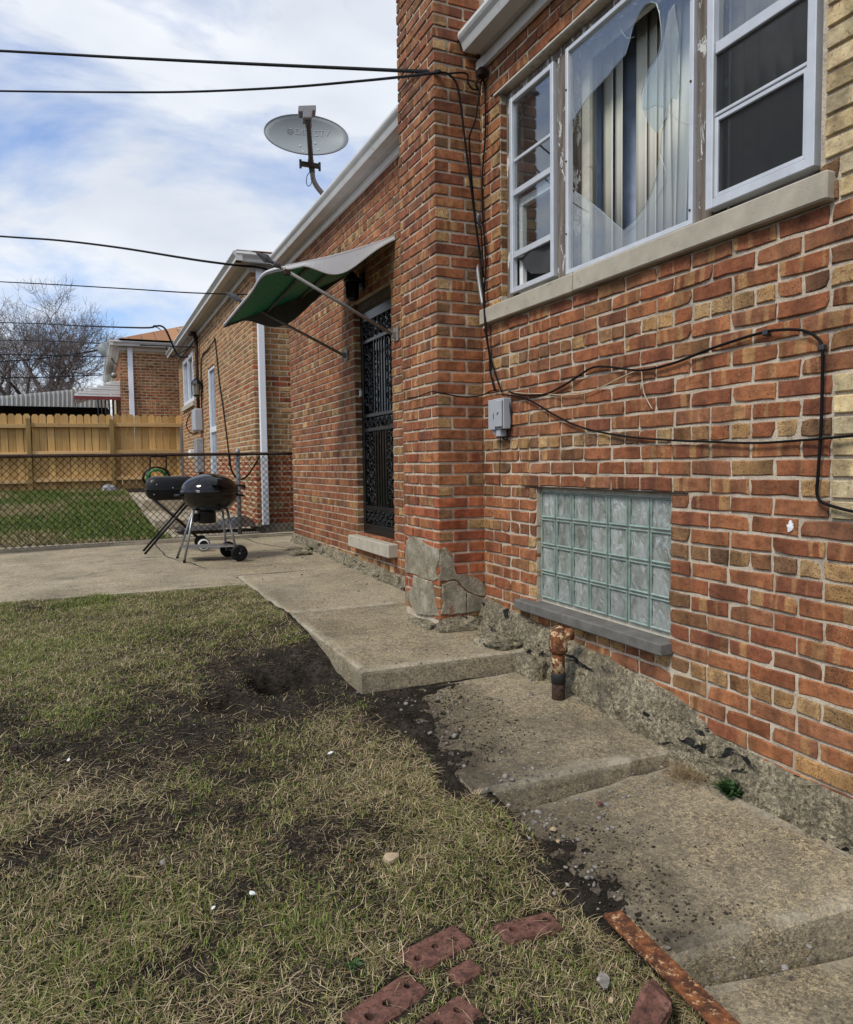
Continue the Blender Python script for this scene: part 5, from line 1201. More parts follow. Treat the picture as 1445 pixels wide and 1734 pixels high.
for (x, y) in ((0.245, -0.235), (0.20, 0.20)):
    mb = MB(); mb.lathe([(0.0, -0.018), (0.05, -0.020), (0.072, -0.022), (0.083, -0.016), (0.085, 0.0), (0.083, 0.016), (0.072, 0.022), (0.05, 0.020), (0.0, 0.018)], 28, (x, y, 0.085), 'Y'); wh = mb.build('wheel', M['rubber'], kg, True)
    for a in range(6):
        c_, s_ = math.cos(a*math.pi/3), math.sin(a*math.pi/3); q = MB(); q.tube([(x+0.02*c_, y-0.021, 0.085+0.02*s_), (x+0.06*c_, y-0.0225, 0.085+0.06*s_)], 0.006, 5); q.build('spoke', M['satinblack'], wh)
    q = MB(); q.tube([(x, y-0.03, 0.085), (x, y-0.015, 0.085)], 0.008, 8); q.build('hub', M['legmetal'], wh)
mb = MB(); mb.tube([(0.245, -0.23, 0.085), (0.20, 0.21, 0.085)], 0.007, 6); mb.build('axle', M['legmetal'], kg)
mb = MB(); mb.add([(-0.275, -0.075, 0.145), (0.235, -0.18, 0.145), (0.195, 0.17, 0.145), (-0.29, 0.24, 0.145), (-0.275, -0.075, 0.152), (0.235, -0.18, 0.152), (0.195, 0.17, 0.152), (-0.29, 0.24, 0.152)], [(0,3,2,1),(4,5,6,7),(0,1,5,4),(1,2,6,5),(2,3,7,6),(3,0,4,7)]); mb.build('bottom_rack', M['legmetal'], kg)
# ------------------------------------------------------------------ barrel grill
bc = Vector((0.83, 9.02, float(ZP(9.0))))
bg = thing('barrel_grill', 'black barrel charcoal grill on crossed folding legs behind the kettle grill', 'grill', tuple(bc))
zb = 0.80-bc.z+0.012
def capsule(z0, hh, L, rr, upside):
    vs = []; fs = []; n = 26; m = 9; s = 1 if upside else -1
    for i in range(m+1):
        a = math.pi/2*i/m; k = math.cos(a)**0.45; h = hh*math.sin(a)**0.8
        for j in range(n):
            ph = 2*math.pi*j/n; cx, cy = math.cos(ph), math.sin(ph); e = 0.34
            sx = math.copysign(abs(cx)**e, cx); sy = math.copysign(abs(cy)**e, cy)
            vs.append((sx*(L-(1-k)*rr*0.9), sy*rr*(0.35+0.65*k), z0+s*h))
    for i in range(m):
        for j in range(n):
            f = (i*n+j, i*n+(j+1) % n, (i+1)*n+(j+1) % n, (i+1)*n+j); fs.append(f if upside else f[::-1])
    fs.append(tuple(range(m*n, (m+1)*n)) if upside else tuple(range(m*n, (m+1)*n))[::-1]); return MB().add(vs, fs)
capsule(zb+0.004, 0.142, 0.275, 0.20, True).build('lid', M['satinblack'], bg, True)
capsule(zb-0.004, 0.120, 0.272, 0.197, False).build('bowl', M['satinblack'], bg, True)
mb = MB(); mb.cbox((-0.28, -0.205, zb-0.008), (0.28, 0.205, zb+0.008), 0.006); mb.build('rim', M['satinblack'], bg)
mb = MB(); mb.tube([(0.27, -0.20, zb+0.02), (0.27, -0.26, zb+0.02), (0.12, -0.26, zb+0.02), (0.12, -0.20, zb+0.02)], 0.011, 8, smooth_n=3); mb.build('handle', M['satinblack'], bg, True)
for (x, z) in ((-0.17, 0.06), (0.0, 0.02), (-0.2, -0.05), (0.18, -0.06)):
    mb = MB(); mb.tube([(x, -0.2-0.0, zb+z), (x, -0.208, zb+z)], 0.006, 6); mb.build('bolt', M['alu'], bg)
for (y) in (-0.14, 0.16):
    mb = MB(); mb.tube([(-0.20, y, zb-0.10), (0.32, y+0.03, 0.10)], 0.0125, 8); mb.build('leg', M['satinblack'], bg, True)
    mb = MB(); mb.tube([(0.22, y-0.012, zb-0.10), (-0.315, y+0.02, 0.0)], 0.0125, 8); mb.build('leg', M['satinblack'], bg, True)
mb = MB(); mb.tube([(-0.2, -0.14, zb-0.11), (-0.2, 0.16, zb-0.11)], 0.011, 6); mb.tube([(0.22, -0.15, zb-0.11), (0.22, 0.15, zb-0.11)], 0.011, 6); mb.build('crossbar', M['satinblack'], bg)
for (x, y, wm) in ((0.315, -0.16, True), (0.335, 0.24, False)):
    mb = MB(); mb.lathe([(0.0, -0.014), (0.07, -0.016), (0.074, -0.01), (0.075, 0.0), (0.074, 0.01), (0.07, 0.016), (0.0, 0.014)], 24, (x, y, 0.075), 'Y'); wh = mb.build('wheel', M['rubber'], bg, True)
    if wm: q = MB(); q.lathe([(0.048, -0.019), (0.066, -0.0195), (0.066, -0.015), (0.048, -0.0145)], 24, (x, y, 0.075), 'Y'); q.build('white_band', M['wheelwhite'], wh, True)
mb = MB(); mb.tube([(0.32, -0.17, 0.075), (0.335, 0.25, 0.075)], 0.007, 6); mb.build('axle', M['legmetal'], bg)

# ------------------------------------------------------------------ chain-link fence
FY = lambda x: 9.62+0.215*(x+0.97)
FB = lambda x: float(ZP(FY(x)))+0.045
FT = lambda x: 1.205+0.006*(x+1)
cf = thing('chain_link_fence', 'low rusty chain link fence along the back edge of the patio', 'fence', (0, 9.8, 0.1))
CO = Vector((0, 9.8, 0.1))
def cfp(o): o.parent = cf; o.location = -CO; return o
x0f, x1f = -4.2, 2.62
mb = MB(); S = 0.078; nx = int((x1f-x0f)/S)+30; wires = []
Hm = 1.06
for fam in (1, -1):
    for i in range(-20, nx+20):
        xa = x0f+i*S; t0, t1 = 0.0, Hm
        # clip to fence length
        def X_(h): return xa+fam*h*0.93+(Hm*0.93 if fam < 0 else 0)-(0)
        hs = [0.0, Hm]
        lo, hi = 0.0, Hm
        for b, s in ((x0f, 1), (x1f, -1)):
            fa, fb = s*(X_(lo)-b), s*(X_(hi)-b)
            if fa < 0 and fb < 0: lo = hi = None; break
            if fa < 0: lo = lo+(hi-lo)*(-fa)/(fb-fa)
            elif fb < 0: hi = lo+(hi-lo)*fa/(fa-fb)
        if lo is None or hi-lo < 0.03: continue
        P = []
        for q in range(5):
            h = lo+(hi-lo)*q/4; x = X_(h); sag = 0.012*math.sin(x*2.1+h*3); P.append((x, FY(x)-0.018+sag+0.004*fam, FB(x)+h*(FT(x)-FB(x))/Hm*0.985))
        mb.tube(P, 0.0037, 3, cap=False)
cfp(tag(mb.build('wire_mesh', M['chain']), kind='stuff'))
mb = MB(); mb.tube([(x, FY(x), FT(x)) for x in np.linspace(x0f, x1f, 24)], 0.021, 10); cfp(mb.build('top_rail', M['toprail'], None, True))
for x in (1.80, -1.9, -4.1):
    q = onY(393, 780, FY(1.8)); xx = x
    mb = MB(); mb.tube([(xx, FY(xx)+0.03, FB(xx)-0.2), (xx, FY(xx)+0.03, FT(xx)+0.03)], 0.028, 12); p_ = cfp(mb.build('post', M['galv'], None, True))
    mb = MB(); mb.lathe([(0.032, 0), (0.032, 0.02), (0.02, 0.04), (0.006, 0.055), (0, 0.057)], 12, (xx, FY(xx)+0.03, FT(xx)+0.025)); cfp(mb.build('post_cap', M['galv'], None, True))
    for z in (0.25, 0.55, 0.85, 1.1): mb = MB(); mb.tube([(xx+0.031*math.cos(a), FY(xx)+0.03+0.031*math.sin(a), z) for a in np.linspace(0, 6.28, 13)], 0.003, 4); cfp(mb.build('tie_wire', M['galv']))

# ------------------------------------------------------------------ wooden picket fence behind the neighbour's lawn
wfn = thing('wooden_fence', 'new golden dog ear picket fence behind the neighbouring lawn', 'fence', (0.3, 19.45, 0.55))
WO = Vector((0.3, 19.45, 0.55)); rw_ = random.Random(3)
PW = 0.146; PS = 0.157; pmesh = []
for v in range(5):
    h = 1.80+rw_.uniform(-0.012, 0.012); w = PW/2; mb = MB()
    prof = [(-w, 0), (w, 0), (w, h-0.05), (w-0.035, h), (-w+0.035, h), (-w, h-0.05)]
    mb.prism([(x, 0, z) for x, z in prof], (0, 0.016, 0)); pmesh.append(mb.mesh('picket'))
x = 2.03; i = 0
while x > -5.6:
    o = link('picket', rw_.choice(pmesh), M['picket'], wfn); o.location = (x-WO.x, rw_.uniform(0, 0.004)+19.50-WO.y, 0.52-WO.z+rw_.uniform(-0.012, 0.012)-0.006*(x < 0)); o.rotation_euler = (0, rw_.uniform(-0.004, 0.004), 0)
    x -= PS+rw_.uniform(-0.002, 0.003); i += 1
for (xa, xb) in ((0.545, 2.08), (-1.20, 0.445), (-3.3, -1.30), (-5.6, -3.4)):
    for z in (0.80, 1.42, 2.06):
        mb = MB(); dz = 0.02*(xa+1)*0.6; mb.cbox((xa-WO.x, -0.045, z-WO.z-0.045+dz), (xb-WO.x, 0.044, z-WO.z+0.045+dz), 0.004, 0.002); mb.build('rail', M['rail'], wfn)
for xx in (0.495, -1.25, -3.35):
    mb = MB(); mb.cbox((xx-0.048-WO.x, -0.09, -0.3), (xx+0.048-WO.x, 0.0, 1.66), 0.006, 0.002); mb.build('post', M['fpost'], wfn)
mb = MB(); mb.cbox((2.03-WO.x, -0.05, -0.3), (2.10-WO.x, 0.05, 1.50), 0.006, 0.002); mb.build('end_post', M['greywood'], wfn)

# ------------------------------------------------------------------ neighbouring tan brick house
h2 = thing('tan_brick_house', 'tan brick neighbouring house with white downspout beyond the chain link fence', 'house', (2.1, 10.55, 0.2))
H2O = Vector((2.1, 10.55, 0.2))
def h2p(o): o.parent = h2; o.location = -H2O; return o
X2, Y2, Y2B = 2.10, 10.55, 19.9
OP2 = [(14.05, 14.95, 0.75, 2.93), (17.0, 18.9, 2.48, 3.55)]
w2 = h2p(wall_mesh(X2+0.006, 0.2, Y2+0.006, Y2B, -0.3, 3.85, OP2).build('wall', M['mortar2']))
sb_ = MB(); sb_.box((X2+0.21, Y2+0.006, -0.3), (9, Y2+0.2, 3.85)); sb_.box((X2+0.21, Y2B-0.2, -0.3), (9, Y2B, 3.85)); sb_.box((8.8, Y2+0.21, -0.3), (9, Y2B-0.21, 3.85)); sb_.box((X2+0.21, Y2+0.21, 3.6), (8.79, Y2B-0.21, 3.8)); h2p(sb_.build('gable_wall', M['mortar2']))
# corner faces: front face (facing -Y) between X2 and 4
r2 = random.Random(77); c2 = []; CH2 = 0.0735; J2 = 0.020
def pal2(z): return 'tanred' if (z < 1.18 and r2.random() < 0.85) or (1.92 < z < 2.42 and r2.random() < 0.5) else 'tan'
for k in range(0, 49):
    za = 0.26+k*CH2; zb_ = za+CH2-J2
    if zb_ > 3.78: break
    st = Y2
    for (a, b, hd) in course_cells(X2, 3.4, k, 0.26, [], r2, ch=CH2):
        if a > X2+0.01: a += 0.003
        col, par = pick(r2, False, pal2(za)); c2.append((b-a, ((a, Y2, za), (b, Y2+0.095, zb_)), col, par, 'f'))
    for (a, b, hd) in course_cells(Y2+0.10, Y2B-0.02, k, 0.26, OP2, r2, ch=CH2):
        col, par = pick(r2, False, pal2(za) if r2.random() < 0.6 else 'tan'); c2.append(((b-a)*(10.5/((a+b)/2))**3*0.35, ((X2, a, za), (X2+0.095, b-0.004, zb_)), col, par, 's'))
c2.sort(key=lambda q: -q[0]); rest2 = MB()
for i, (_, (a, b), col, par, f_) in enumerate(c2):
    if i < 300: mb = MB(); mb.cbox(a, b, 0.004, 0.002, col, par, r2); mb.build('brick', M['brick'], w2)
    else: rest2.cbox(a, b, 0.004, 0.002, col, par, r2)
tag(rest2.build('brick_field', M['brick'], w2), kind='stuff')
mb = MB(); mb.box((X2-0.02, Y2-0.04, -0.3), (4.5, Y2+0.2, 0.255)); h2p(mb.build('foundation', M['curb']))
# eaves of the tan house
g = MB()
prof = [(0.27, 3.92), (0.0, 3.90), (-0.01, 3.87), (0.03, 3.82), (0.035, 3.78), (0.12, 3.78), (0.12, 3.86)]
GX = 1.83; GY = 10.30
g.prism([(GX+x, GY, z) for x, z in prof], (0, Y2B+0.25-GY, 0)); h2p(g.build('gutter', M['gutter']))
g = MB(); g.prism([(GX+0.04, GY+x, z) for x, z in prof], (4.0, 0, 0)); h2p(g.build('gutter', M['gutter']))
g = MB(); g.box((GX+0.121, GY+0.121, 3.795), (X2+0.2, Y2B+0.25, 3.815)); g.box((X2+0.201, GY+0.121, 3.795), (6, Y2+0.2, 3.815)); h2p(g.build('soffit', M['soffit']))
g = MB(); g.cbox((X2-0.022, Y2-0.02, 3.705), (X2-0.001, Y2B, 3.794), .003); h2p(g.build('frieze_board', M['white']))
g = MB(); g.cbox((X2-0.022, Y2-0.0215, 3.703), (5, Y2-0.001, 3.794), .003); h2p(g.build('frieze_board', M['white']))
g = MB(); g.add([(GX+0.05, GY+0.05, 3.93), (GX+0.05, Y2B+0.25, 3.93), (5.5, Y2B-3.6, 5.0), (5.5, GY+3.6, 5.0), (9.2, GY+0.05, 3.93), (9.2, Y2B+0.25, 3.93)], [(0, 3, 2, 1), (0, 4, 3), (4, 5, 2, 3), (1, 2, 5)]); h2p(g.build('roof', M['shingle']))
dxa, dxb = onY(440, 700, Y2-0.05)[0], onY(451, 700, Y2-0.05)[0]
g = MB(); g.cbox((dxa, Y2-0.085, 0.24), (dxb, Y2-0.01, 3.78), 0.006); h2p(g.build('downspout', M['downspout']))
# door and window on its side wall
dr = empty('side_door'); h2p(dr)
mb = MB(); mb.cbox((X2+0.06, 14.05, 0.75), (X2+0.1, 14.95, 2.93), .004); mb.build('door_leaf', M['winglass'], dr)
mb = MB(); frame_rect(mb, X2+0.02, X2+0.059, 14.05, 14.95, 0.76, 2.92, 0.07); mb.cbox((X2+0.02, 14.12, 1.7), (X2+0.055, 14.88, 1.80), .004); mb.build('storm_door_frame', M['bluewire'], dr)
mb = MB(); mb.cbox((X2-0.03, 14.0, 0.68), (X2+0.1, 15.0, 0.749), .005); mb.build('threshold', M['stone'], dr)
wd = empty('side_window'); h2p(wd)
mb = MB(); frame_rect(mb, X2-0.005, X2+0.06, 17.0, 18.9, 2.48, 3.55, 0.09); mb.cbox((X2-0.004, 17.9, 2.57), (X2+0.05, 17.98, 3.46), .004); mb.build('frame', M['bluewire'], wd)
mb = MB(); mb.box((X2+0.055, 17.08, 2.56), (X2+0.07, 18.82, 3.47)); mb.build('pane', M['winglass'], wd)
mb = MB(); mb.cbox((X2-0.05, 16.9, 2.37), (X2+0.1, 19.0, 2.475), .006); mb.build('sill', M['stone'], wd)
# electric service: mast, meter box, lantern, cables
sv = thing('electric_service', 'dark service mast with grey meter boxes on the tan brick house', 'meter', (2.05, 16.0, 0.6))
SO = Vector((2.05, 16.0, 0.6))
def svp(o): o.parent = sv; o.location = -SO; return o
ym = onX(333, 600, 2.04)[1]
mb = MB(); mb.tube([(2.04, ym, 1.9), (2.04, ym, 3.62)], 0.035, 8); mb.tube([(2.04, ym, 0.6), (2.04, ym, 1.2)], 0.035, 8); svp(mb.build('mast', M['rustdark'], None, True))
mb = MB(); mb.tube([(2.04, ym, 3.62), (2.0, ym-0.05, 3.72), (1.9, ym-0.1, 3.70)], 0.05, 8); svp(mb.build('weatherhead', M['rustdark'], None, True))
mb = MB(); mb.cbox((1.93, ym-0.22, 1.78), (2.095, ym+0.22, 2.22), .02); svp(mb.build('meter_box', M['boxgrey']))
mb = MB(); mb.cbox((1.95, ym-0.2, 0.95), (2.095, ym+0.18, 1.62), .01); svp(mb.build('breaker_box', M['galv']))
mb = MB(); mb.cbox((1.9, ym+0.4, 1.25), (2.095, ym+0.75, 1.42), .01); svp(mb.build('small_box', M['white']))
ln = thing('wall_lantern', 'black carriage lantern on the tan brick house beside its white door', 'lamp', (2.1, 15.62, 2.45))
mb = MB(); mb.lathe([(0, -0.02), (0.05, 0.0), (0.075, 0.02), (0.075, 0.03)], 8, (-0.12, 0, 0)); mb.lathe([(0.11, 0.24), (0.085, 0.30), (0.03, 0.36), (0.0, 0.38)], 8, (-0.12, 0, 0)); mb.cbox((-0.02, -0.05, 0.1), (-0.001, 0.05, 0.32), .004); mb.build('bracket', M['satinblack'], ln)
for a in range(6): q = MB(); q.tube([(-0.12+0.075*math.cos(a*1.047), 0.075*math.sin(a*1.047), 0.02), (-0.12+0.10*math.cos(a*1.047), 0.10*math.sin(a*1.047), 0.24)], 0.006, 4); q.build('bar', M['satinblack'], ln)
mb = MB(); mb.lathe([(0.06, 0.03), (0.085, 0.24)], 8, (-0.12, 0, 0)); mb.build('glass', M['lampglass'], ln)
w21 = wl_(2.085)
cable('black cable looping over the white door of the tan brick house', w21([(342, 720), (341, 640), (342, 605), (352, 592), (362, 578), (364, 574), (367, 600), (372, 650), (378, 690), (381, 715), (383, 730), (387, 765), (389, 790)]), 0.011)
cable('dark cable drooping behind the galvanised fence post to the white downspout', [onY(389, 770, 10.42), onY(392, 795, 10.4), onY(402, 810, 10.4), (onY(415, 809, 10.42)), onY(428, 793, 10.45), onY(440, 772, 10.46)], 0.012)
cable('loose black cable loops hanging off the eave of the tan brick house', [onX(x, y, 1.9) for x, y in ((262, 553), (273, 560), (283, 590), (288, 603), (300, 600), (318, 590), (330, 575))], 0.014)
cable('pale looped cable beside the mast of the tan brick house', [onX(x, y, 2.0) for x, y in ((300, 556), (312, 560), (318, 572), (312, 590), (303, 600), (300, 603))], 0.014, 'cream')
cable('thin cable circle hanging under the meter box', w21([(325, 698), (318, 708), (316, 722), (322, 732), (332, 733), (340, 725), (341, 712)]), 0.010)

# ------------------------------------------------------------------ third brick house behind the wooden fence
h3 = thing('orange_brick_house', 'far orange brick house with brown hip roof behind the wooden fence', 'house', (0.79, 20.8, 0.6))
H3O = Vector((0.79, 20.8, 0.6))
def h3p(o): o.parent = h3; o.location = -H3O; return o
X3, Y3 = 0.79, 20.8; r3 = random.Random(9)
mb = MB(); mb.box((X3+0.006, Y3+0.006, 0.3), (7.0, 29.5, 4.15)); w3 = h3p(mb.build('wall', M['mortar2']))
f3 = MB(); big3 = []
for k in range(0, 55):
    za = 0.9+k*CH2; zb_ = za+CH2-J2
    if zb_ > 4.03: break
    for (a, b, hd) in course_cells(X3, 2.9, k, 0.9, [], r3, ch=CH2):
        col, par = pick(r3, hd, 'orange' if not hd else 'tan'); big3.append((za, b-a, (a, Y3, za), (b-0.003, Y3+0.09, zb_), col, par))
    for (a, b, hd) in course_cells(Y3+0.10, 25, k, 0.9, [], r3, ch=CH2):
        col, par = pick(r3, hd, 'orange'); f3.cbox((X3, a, za), (X3+0.09, b-0.003, zb_), 0.004, 0.002, col, par, r3)
vis3 = sorted([q for q in big3 if q[0] > 2.35], key=lambda q: -q[1]); 
for i, q in enumerate(vis3):
    if i < 260: mb = MB(); mb.cbox(q[2], q[3], 0.004, 0.002, q[4], q[5], r3); mb.build('brick', M['brick'], w3)
    else: f3.cbox(q[2], q[3], 0.004, 0.002, q[4], q[5], r3)
for q in big3:
    if q[0] <= 2.35: f3.cbox(q[2], q[3], 0.004, 0.002, q[4], q[5], r3)
tag(f3.build('brick_field', M['brick'], w3), kind='stuff')
G3X, G3Y = 0.52, 20.50
g = MB(); g.prism([(G3X+x, G3Y, z+0.33) for x, z in prof], (0, 9.3, 0)); h3p(g.build('gutter', M['gutter']))
g = MB(); g.prism([(G3X+0.04, G3Y+x, z+0.33) for x, z in prof], (6.7, 0, 0)); h3p(g.build('gutter', M['gutter']))
g = MB(); g.box((G3X+0.121, G3Y+0.121, 4.12), (X3+0.1, 29.6, 4.14)); g.box((X3+0.101, G3Y+0.121, 4.12), (7.2, Y3+0.1, 4.14)); h3p(g.build('soffit', M['soffit']))
g = MB(); g.cbox((X3-0.02, Y3-0.022, 4.03), (7, Y3-0.001, 4.119), .003); h3p(g.build('frieze_board', M['white']))
g = MB(); g.cbox((X3-0.021, Y3-0.02, 4.031), (X3-0.001, 29.5, 4.119), .003); h3p(g.build('frieze_board', M['white']))
g = MB(); g.add([(G3X+0.25, G3Y-0.06, 4.27), (G3X+0.0, 29.8, 4.27), (4.2, 26.2, 5.7), (4.2, 24.2, 5.7), (7.6, G3Y-0.06, 4.27), (7.6, 29.8, 4.27)], [(0, 3, 2, 1), (0, 4, 3), (4, 5, 2, 3), (1, 2, 5)]); h3p(g.build('roof', M['shingle']))
da, db = onY(217.5, 640, Y3-0.05)[0], onY(226, 640, Y3-0.05)[0]
g = MB(); g.cbox((da, Y3-0.09, 0.6), (db, Y3-0.01, 4.12), 0.006); h3p(g.build('downspout', M['downspout']))
# its side awning
a3 = thing('metal_awning', 'small white ribbed metal awning with dark red edge on the far orange house', 'awning', (0.79, 22.5, 2.9))
AX = X3; za1 = 3.05; 
p_in = 3.25; yA, yB = 21.3, 24.4; xo = -0.30
g = MB(); n = 18
for i in range(n):
    ya_ = yA+(yB-yA)*i/n; yb_ = ya_+(yB-yA)/n*0.86
    s = MB(); s.add([(AX, ya_, 3.32), (AX, yb_, 3.32), (xo, yb_, 2.95), (xo, ya_, 2.95), (AX, ya_, 3.30), (AX, yb_, 3.30), (xo, yb_, 2.93), (xo, ya_, 2.93)], [(0,3,2,1),(4,5,6,7),(0,1,5,4),(2,3,7,6),(1,2,6,5),(3,0,4,7)])
    o = s.build('slat', M['white'], a3); o.location = -Vector((0.79, 22.5, 2.9))
for i in range(7):     # near end closed by stepped horizontal slats
    z0_, z1_ = 2.90+i*0.058, 2.90+i*0.058+0.05; x_l = xo+(AX-xo)*max(0, (i-0.5)/7.2)
    s = MB(); s.cbox((x_l, yA-0.03-0.006*(i % 2), z0_), (AX-0.003, yA-0.012, z1_), .003); o = s.build('end_slat', M['white'], a3); o.location = -Vector((0.79, 22.5, 2.9))
s = MB(); pts = [(xo-0.01, yA-0.045, 2.895)]+[(xo-0.01+(AX-xo)*t, yA-0.045, 2.79+0.028*abs(math.sin(t*22))) for t in np.linspace(0, 1, 40)]+[(AX-0.004, yA-0.045, 2.895)]
s.prism(pts, (0, 0.01, 0)); o = s.build('valance', M['redtrim'], a3); o.location = -Vector((0.79, 22.5, 2.9))
s = MB(); s.box((xo-0.012, yA-0.03, 2.80), (xo-0.004, yB, 2.895)); o = s.build('front_valance', M['redtrim'], a3); o.location = -Vector((0.79, 22.5, 2.9))
# ornamental porch bars under the awning
pg = thing('porch_railing', 'dark porch bars under the far metal awning', 'railing', (0.6, 22.0, 0.6))
for i in range(6): s = MB(); s.tube([(-0.35+i*0.09, -0.4, 0), (-0.35+i*0.09, -0.4, 2.3)], 0.018, 5); s.build('bar', M['satinblack'], pg)
# second small dish at the third house
p = Vector(onY(183, 592, 23.0)); d3 = thing('satellite_dish', 'far small grey satellite dish beside the eave of the orange house', 'satellite dish', tuple(p))
s = MB(); n = 24; vs = [(0, 0, 0)]+[(0.27*math.cos(2*math.pi*a/n), -0.06, 0.21*math.sin(2*math.pi*a/n)) for a in range(n)]; s.add(vs, [(0, 1+a, 1+(a+1) % n) for a in range(n)]); o = s.build('reflector', M['dish'], d3, True); q = o.modifiers.new('s', 'SOLIDIFY'); q.thickness = 0.02
s = MB(); s.tube([(0.02, 0.02, -0.1), (0.15, 0.1, -0.35), (0.45, 0.2, -0.5)], 0.025, 6); s.build('mast', M['pole'], d3)
lp2 = Vector(onY(193, 635, 20.6)); fl = thing('floodlight', 'small round security floodlight on the corner of the far orange house', 'lamp', tuple(lp2))
s = MB(); s.lathe([(0.0, -0.02), (0.06, 0.0), (0.075, 0.06), (0.05, 0.12), (0.0, 0.13)], 12, (0, 0, 0), 'Y'); s.build('housing', M['satinblack'], fl, True)
s = MB(); s.lathe([(0.0, -0.045), (0.05, -0.035), (0.065, -0.005)], 12, (0, 0, 0), 'Y'); s.build('lens', M['lampglass'], fl, True)

# ------------------------------------------------------------------ carport with corrugated fascia
cp = thing('carport', 'corrugated metal carport roof behind the wooden fence with dark opening below', 'carport', (-3, 27, 0.6))
CPO = Vector((-3, 27, 0.6))
A = Vector(onY(-260, 696, 25.0)); A1 = Vector(onY(-260, 697, 25)); B = Vector(onY(184, 654, 30.0))
tA, bA = onY(-260, 690, 24), onY(-260, 705, 24); tB, bB = onY(184, 653, 32), onY(184, 691, 32)
vs = []; fs = []; n = 70; s = MB()
P0t, P0b = Vector(tuple(onY(-90, 679, 27))), Vector(tuple(onY(-90, 685, 27))); P1t, P1b = Vector(tuple(onY(186, 654, 27))), Vector(tuple(onY(186, 690.5, 27)))
for i in range(n*2+1):
    t = i/(2*n); a = P0t.lerp(P1t, t); b = P0b.lerp(P1b, t); o_ = -0.05 if (i % 4) in (1, 2) else 0.03
    vs += [a+Vector((0, o_, 0)), b+Vector((0, o_, 0))]
for i in range(2*n): fs.append((i*2, i*2+1, i*2+3, i*2+2))
o = s.add(vs, fs).build('fascia', M['corr'], cp); o.location = -CPO; q = o.modifiers.new('s', 'SOLIDIFY'); q.thickness = 0.02
s = MB(); r0, r1 = P0t+Vector((0, 0.06, -0.02)), P1t+Vector((0, 0.06, -0.02)); s.add([r0, r1, r1+Vector((0, 6, 0.3)), r0+Vector((0, 6, 0.3)), r0-Vector((0, 0, .03)), r1-Vector((0, 0, .03)), r1+Vector((0, 6, 0.27)), r0+Vector((0, 6, 0.27))], [(0,1,2,3),(7,6,5,4),(0,4,5,1),(1,5,6,2),(2,6,7,3),(3,7,4,0)]); o = s.build('roof', M['corr'], cp); o.location = -CPO
s = MB(); s.box((P0b.x, 28.6, 0.5), (P1b.x-0.02, 28.8, 3.42)); s.box((P0b.x, 27.15, 0.5), (P0b.x+0.1, 28.59, 2.9)); s.box((P1b.x-0.12, 27.15, 0.5), (P1b.x-0.021, 28.59, 3.0)); o = s.build('back_wall', M['carportdark'], cp); o.location = -CPO  # walls coloured near-black to give the shaded opening as a dark band

# ------------------------------------------------------------------ hose reel, plastic sheet, stone
hr = thing('hose_reel', 'green garden hose on a black reel cart beyond the chain link fence', 'hose reel', tuple(onY(265, 836, 12.9)))
hb = Vector(tuple(onY(265, 836, 12.9)))
rr_ = lambda x, y: Vector(tuple(onY(x, y, 12.9)))-hb
s = MB(); s.tube([rr_(254, 812), rr_(254.5, 778), rr_(257, 773.5), rr_(279, 773.5), rr_(281.5, 778), rr_(281, 812), rr_(282, 838)], 0.014, 6, smooth_n=3); s.build('frame', M['satinblack'], hr, True)
s = MB(); s.tube([rr_(254, 812), rr_(248, 838)], 0.014, 6); s.build('leg', M['satinblack'], hr)
c0 = rr_(265, 809)
for k, yo in enumerate((-0.12, 0.12)):
    s = MB(); s.tube([c0+Vector((0.20*math.cos(a), yo, 0.17*math.sin(a))) for a in np.linspace(0, 2*math.pi, 25)], 0.014, 6, cap=False); s.build('reel_disc', M['satinblack'], hr, True)
s = MB()
for k in range(8):
    rr = 0.13+0.010*(k % 3); s.tube([c0+Vector((rr*math.cos(a), -0.1+k*0.028, rr*math.sin(a)*0.9)) for a in np.linspace(0, 2*math.pi, 21)], 0.013, 6, cap=False)
s.build('hose', M['hose'], hr, True)
tp_ = thing('plastic_sheet', 'crumpled black plastic sheet lying below the tan brick house behind the fence', 'sheet', (1.75, 10.75, 0.17))
g = grid_mesh('sheet', np.linspace(-0.75, 0.42, 30), np.linspace(-0.3, 0.35, 18), lambda X, Y: 0.02+0.22*fbm(X*4+3, Y*4, 2, 4)*np.exp(-(((X-0.15)/0.35)**2+((Y-0.1)/0.25)**2))+0.05*fbm(X*9, Y*9, 7, 3)); o = link('sheet', g, M['tarp'], tp_)
st_ = lump('stone', (0, 0, 0), (0.16, 0.12, 0.16), None, M['galv'], 4); st_.location = onY(186, 834, 18.9); tag(st_, 'pale grey stone at the foot of the wooden fence', 'stone')

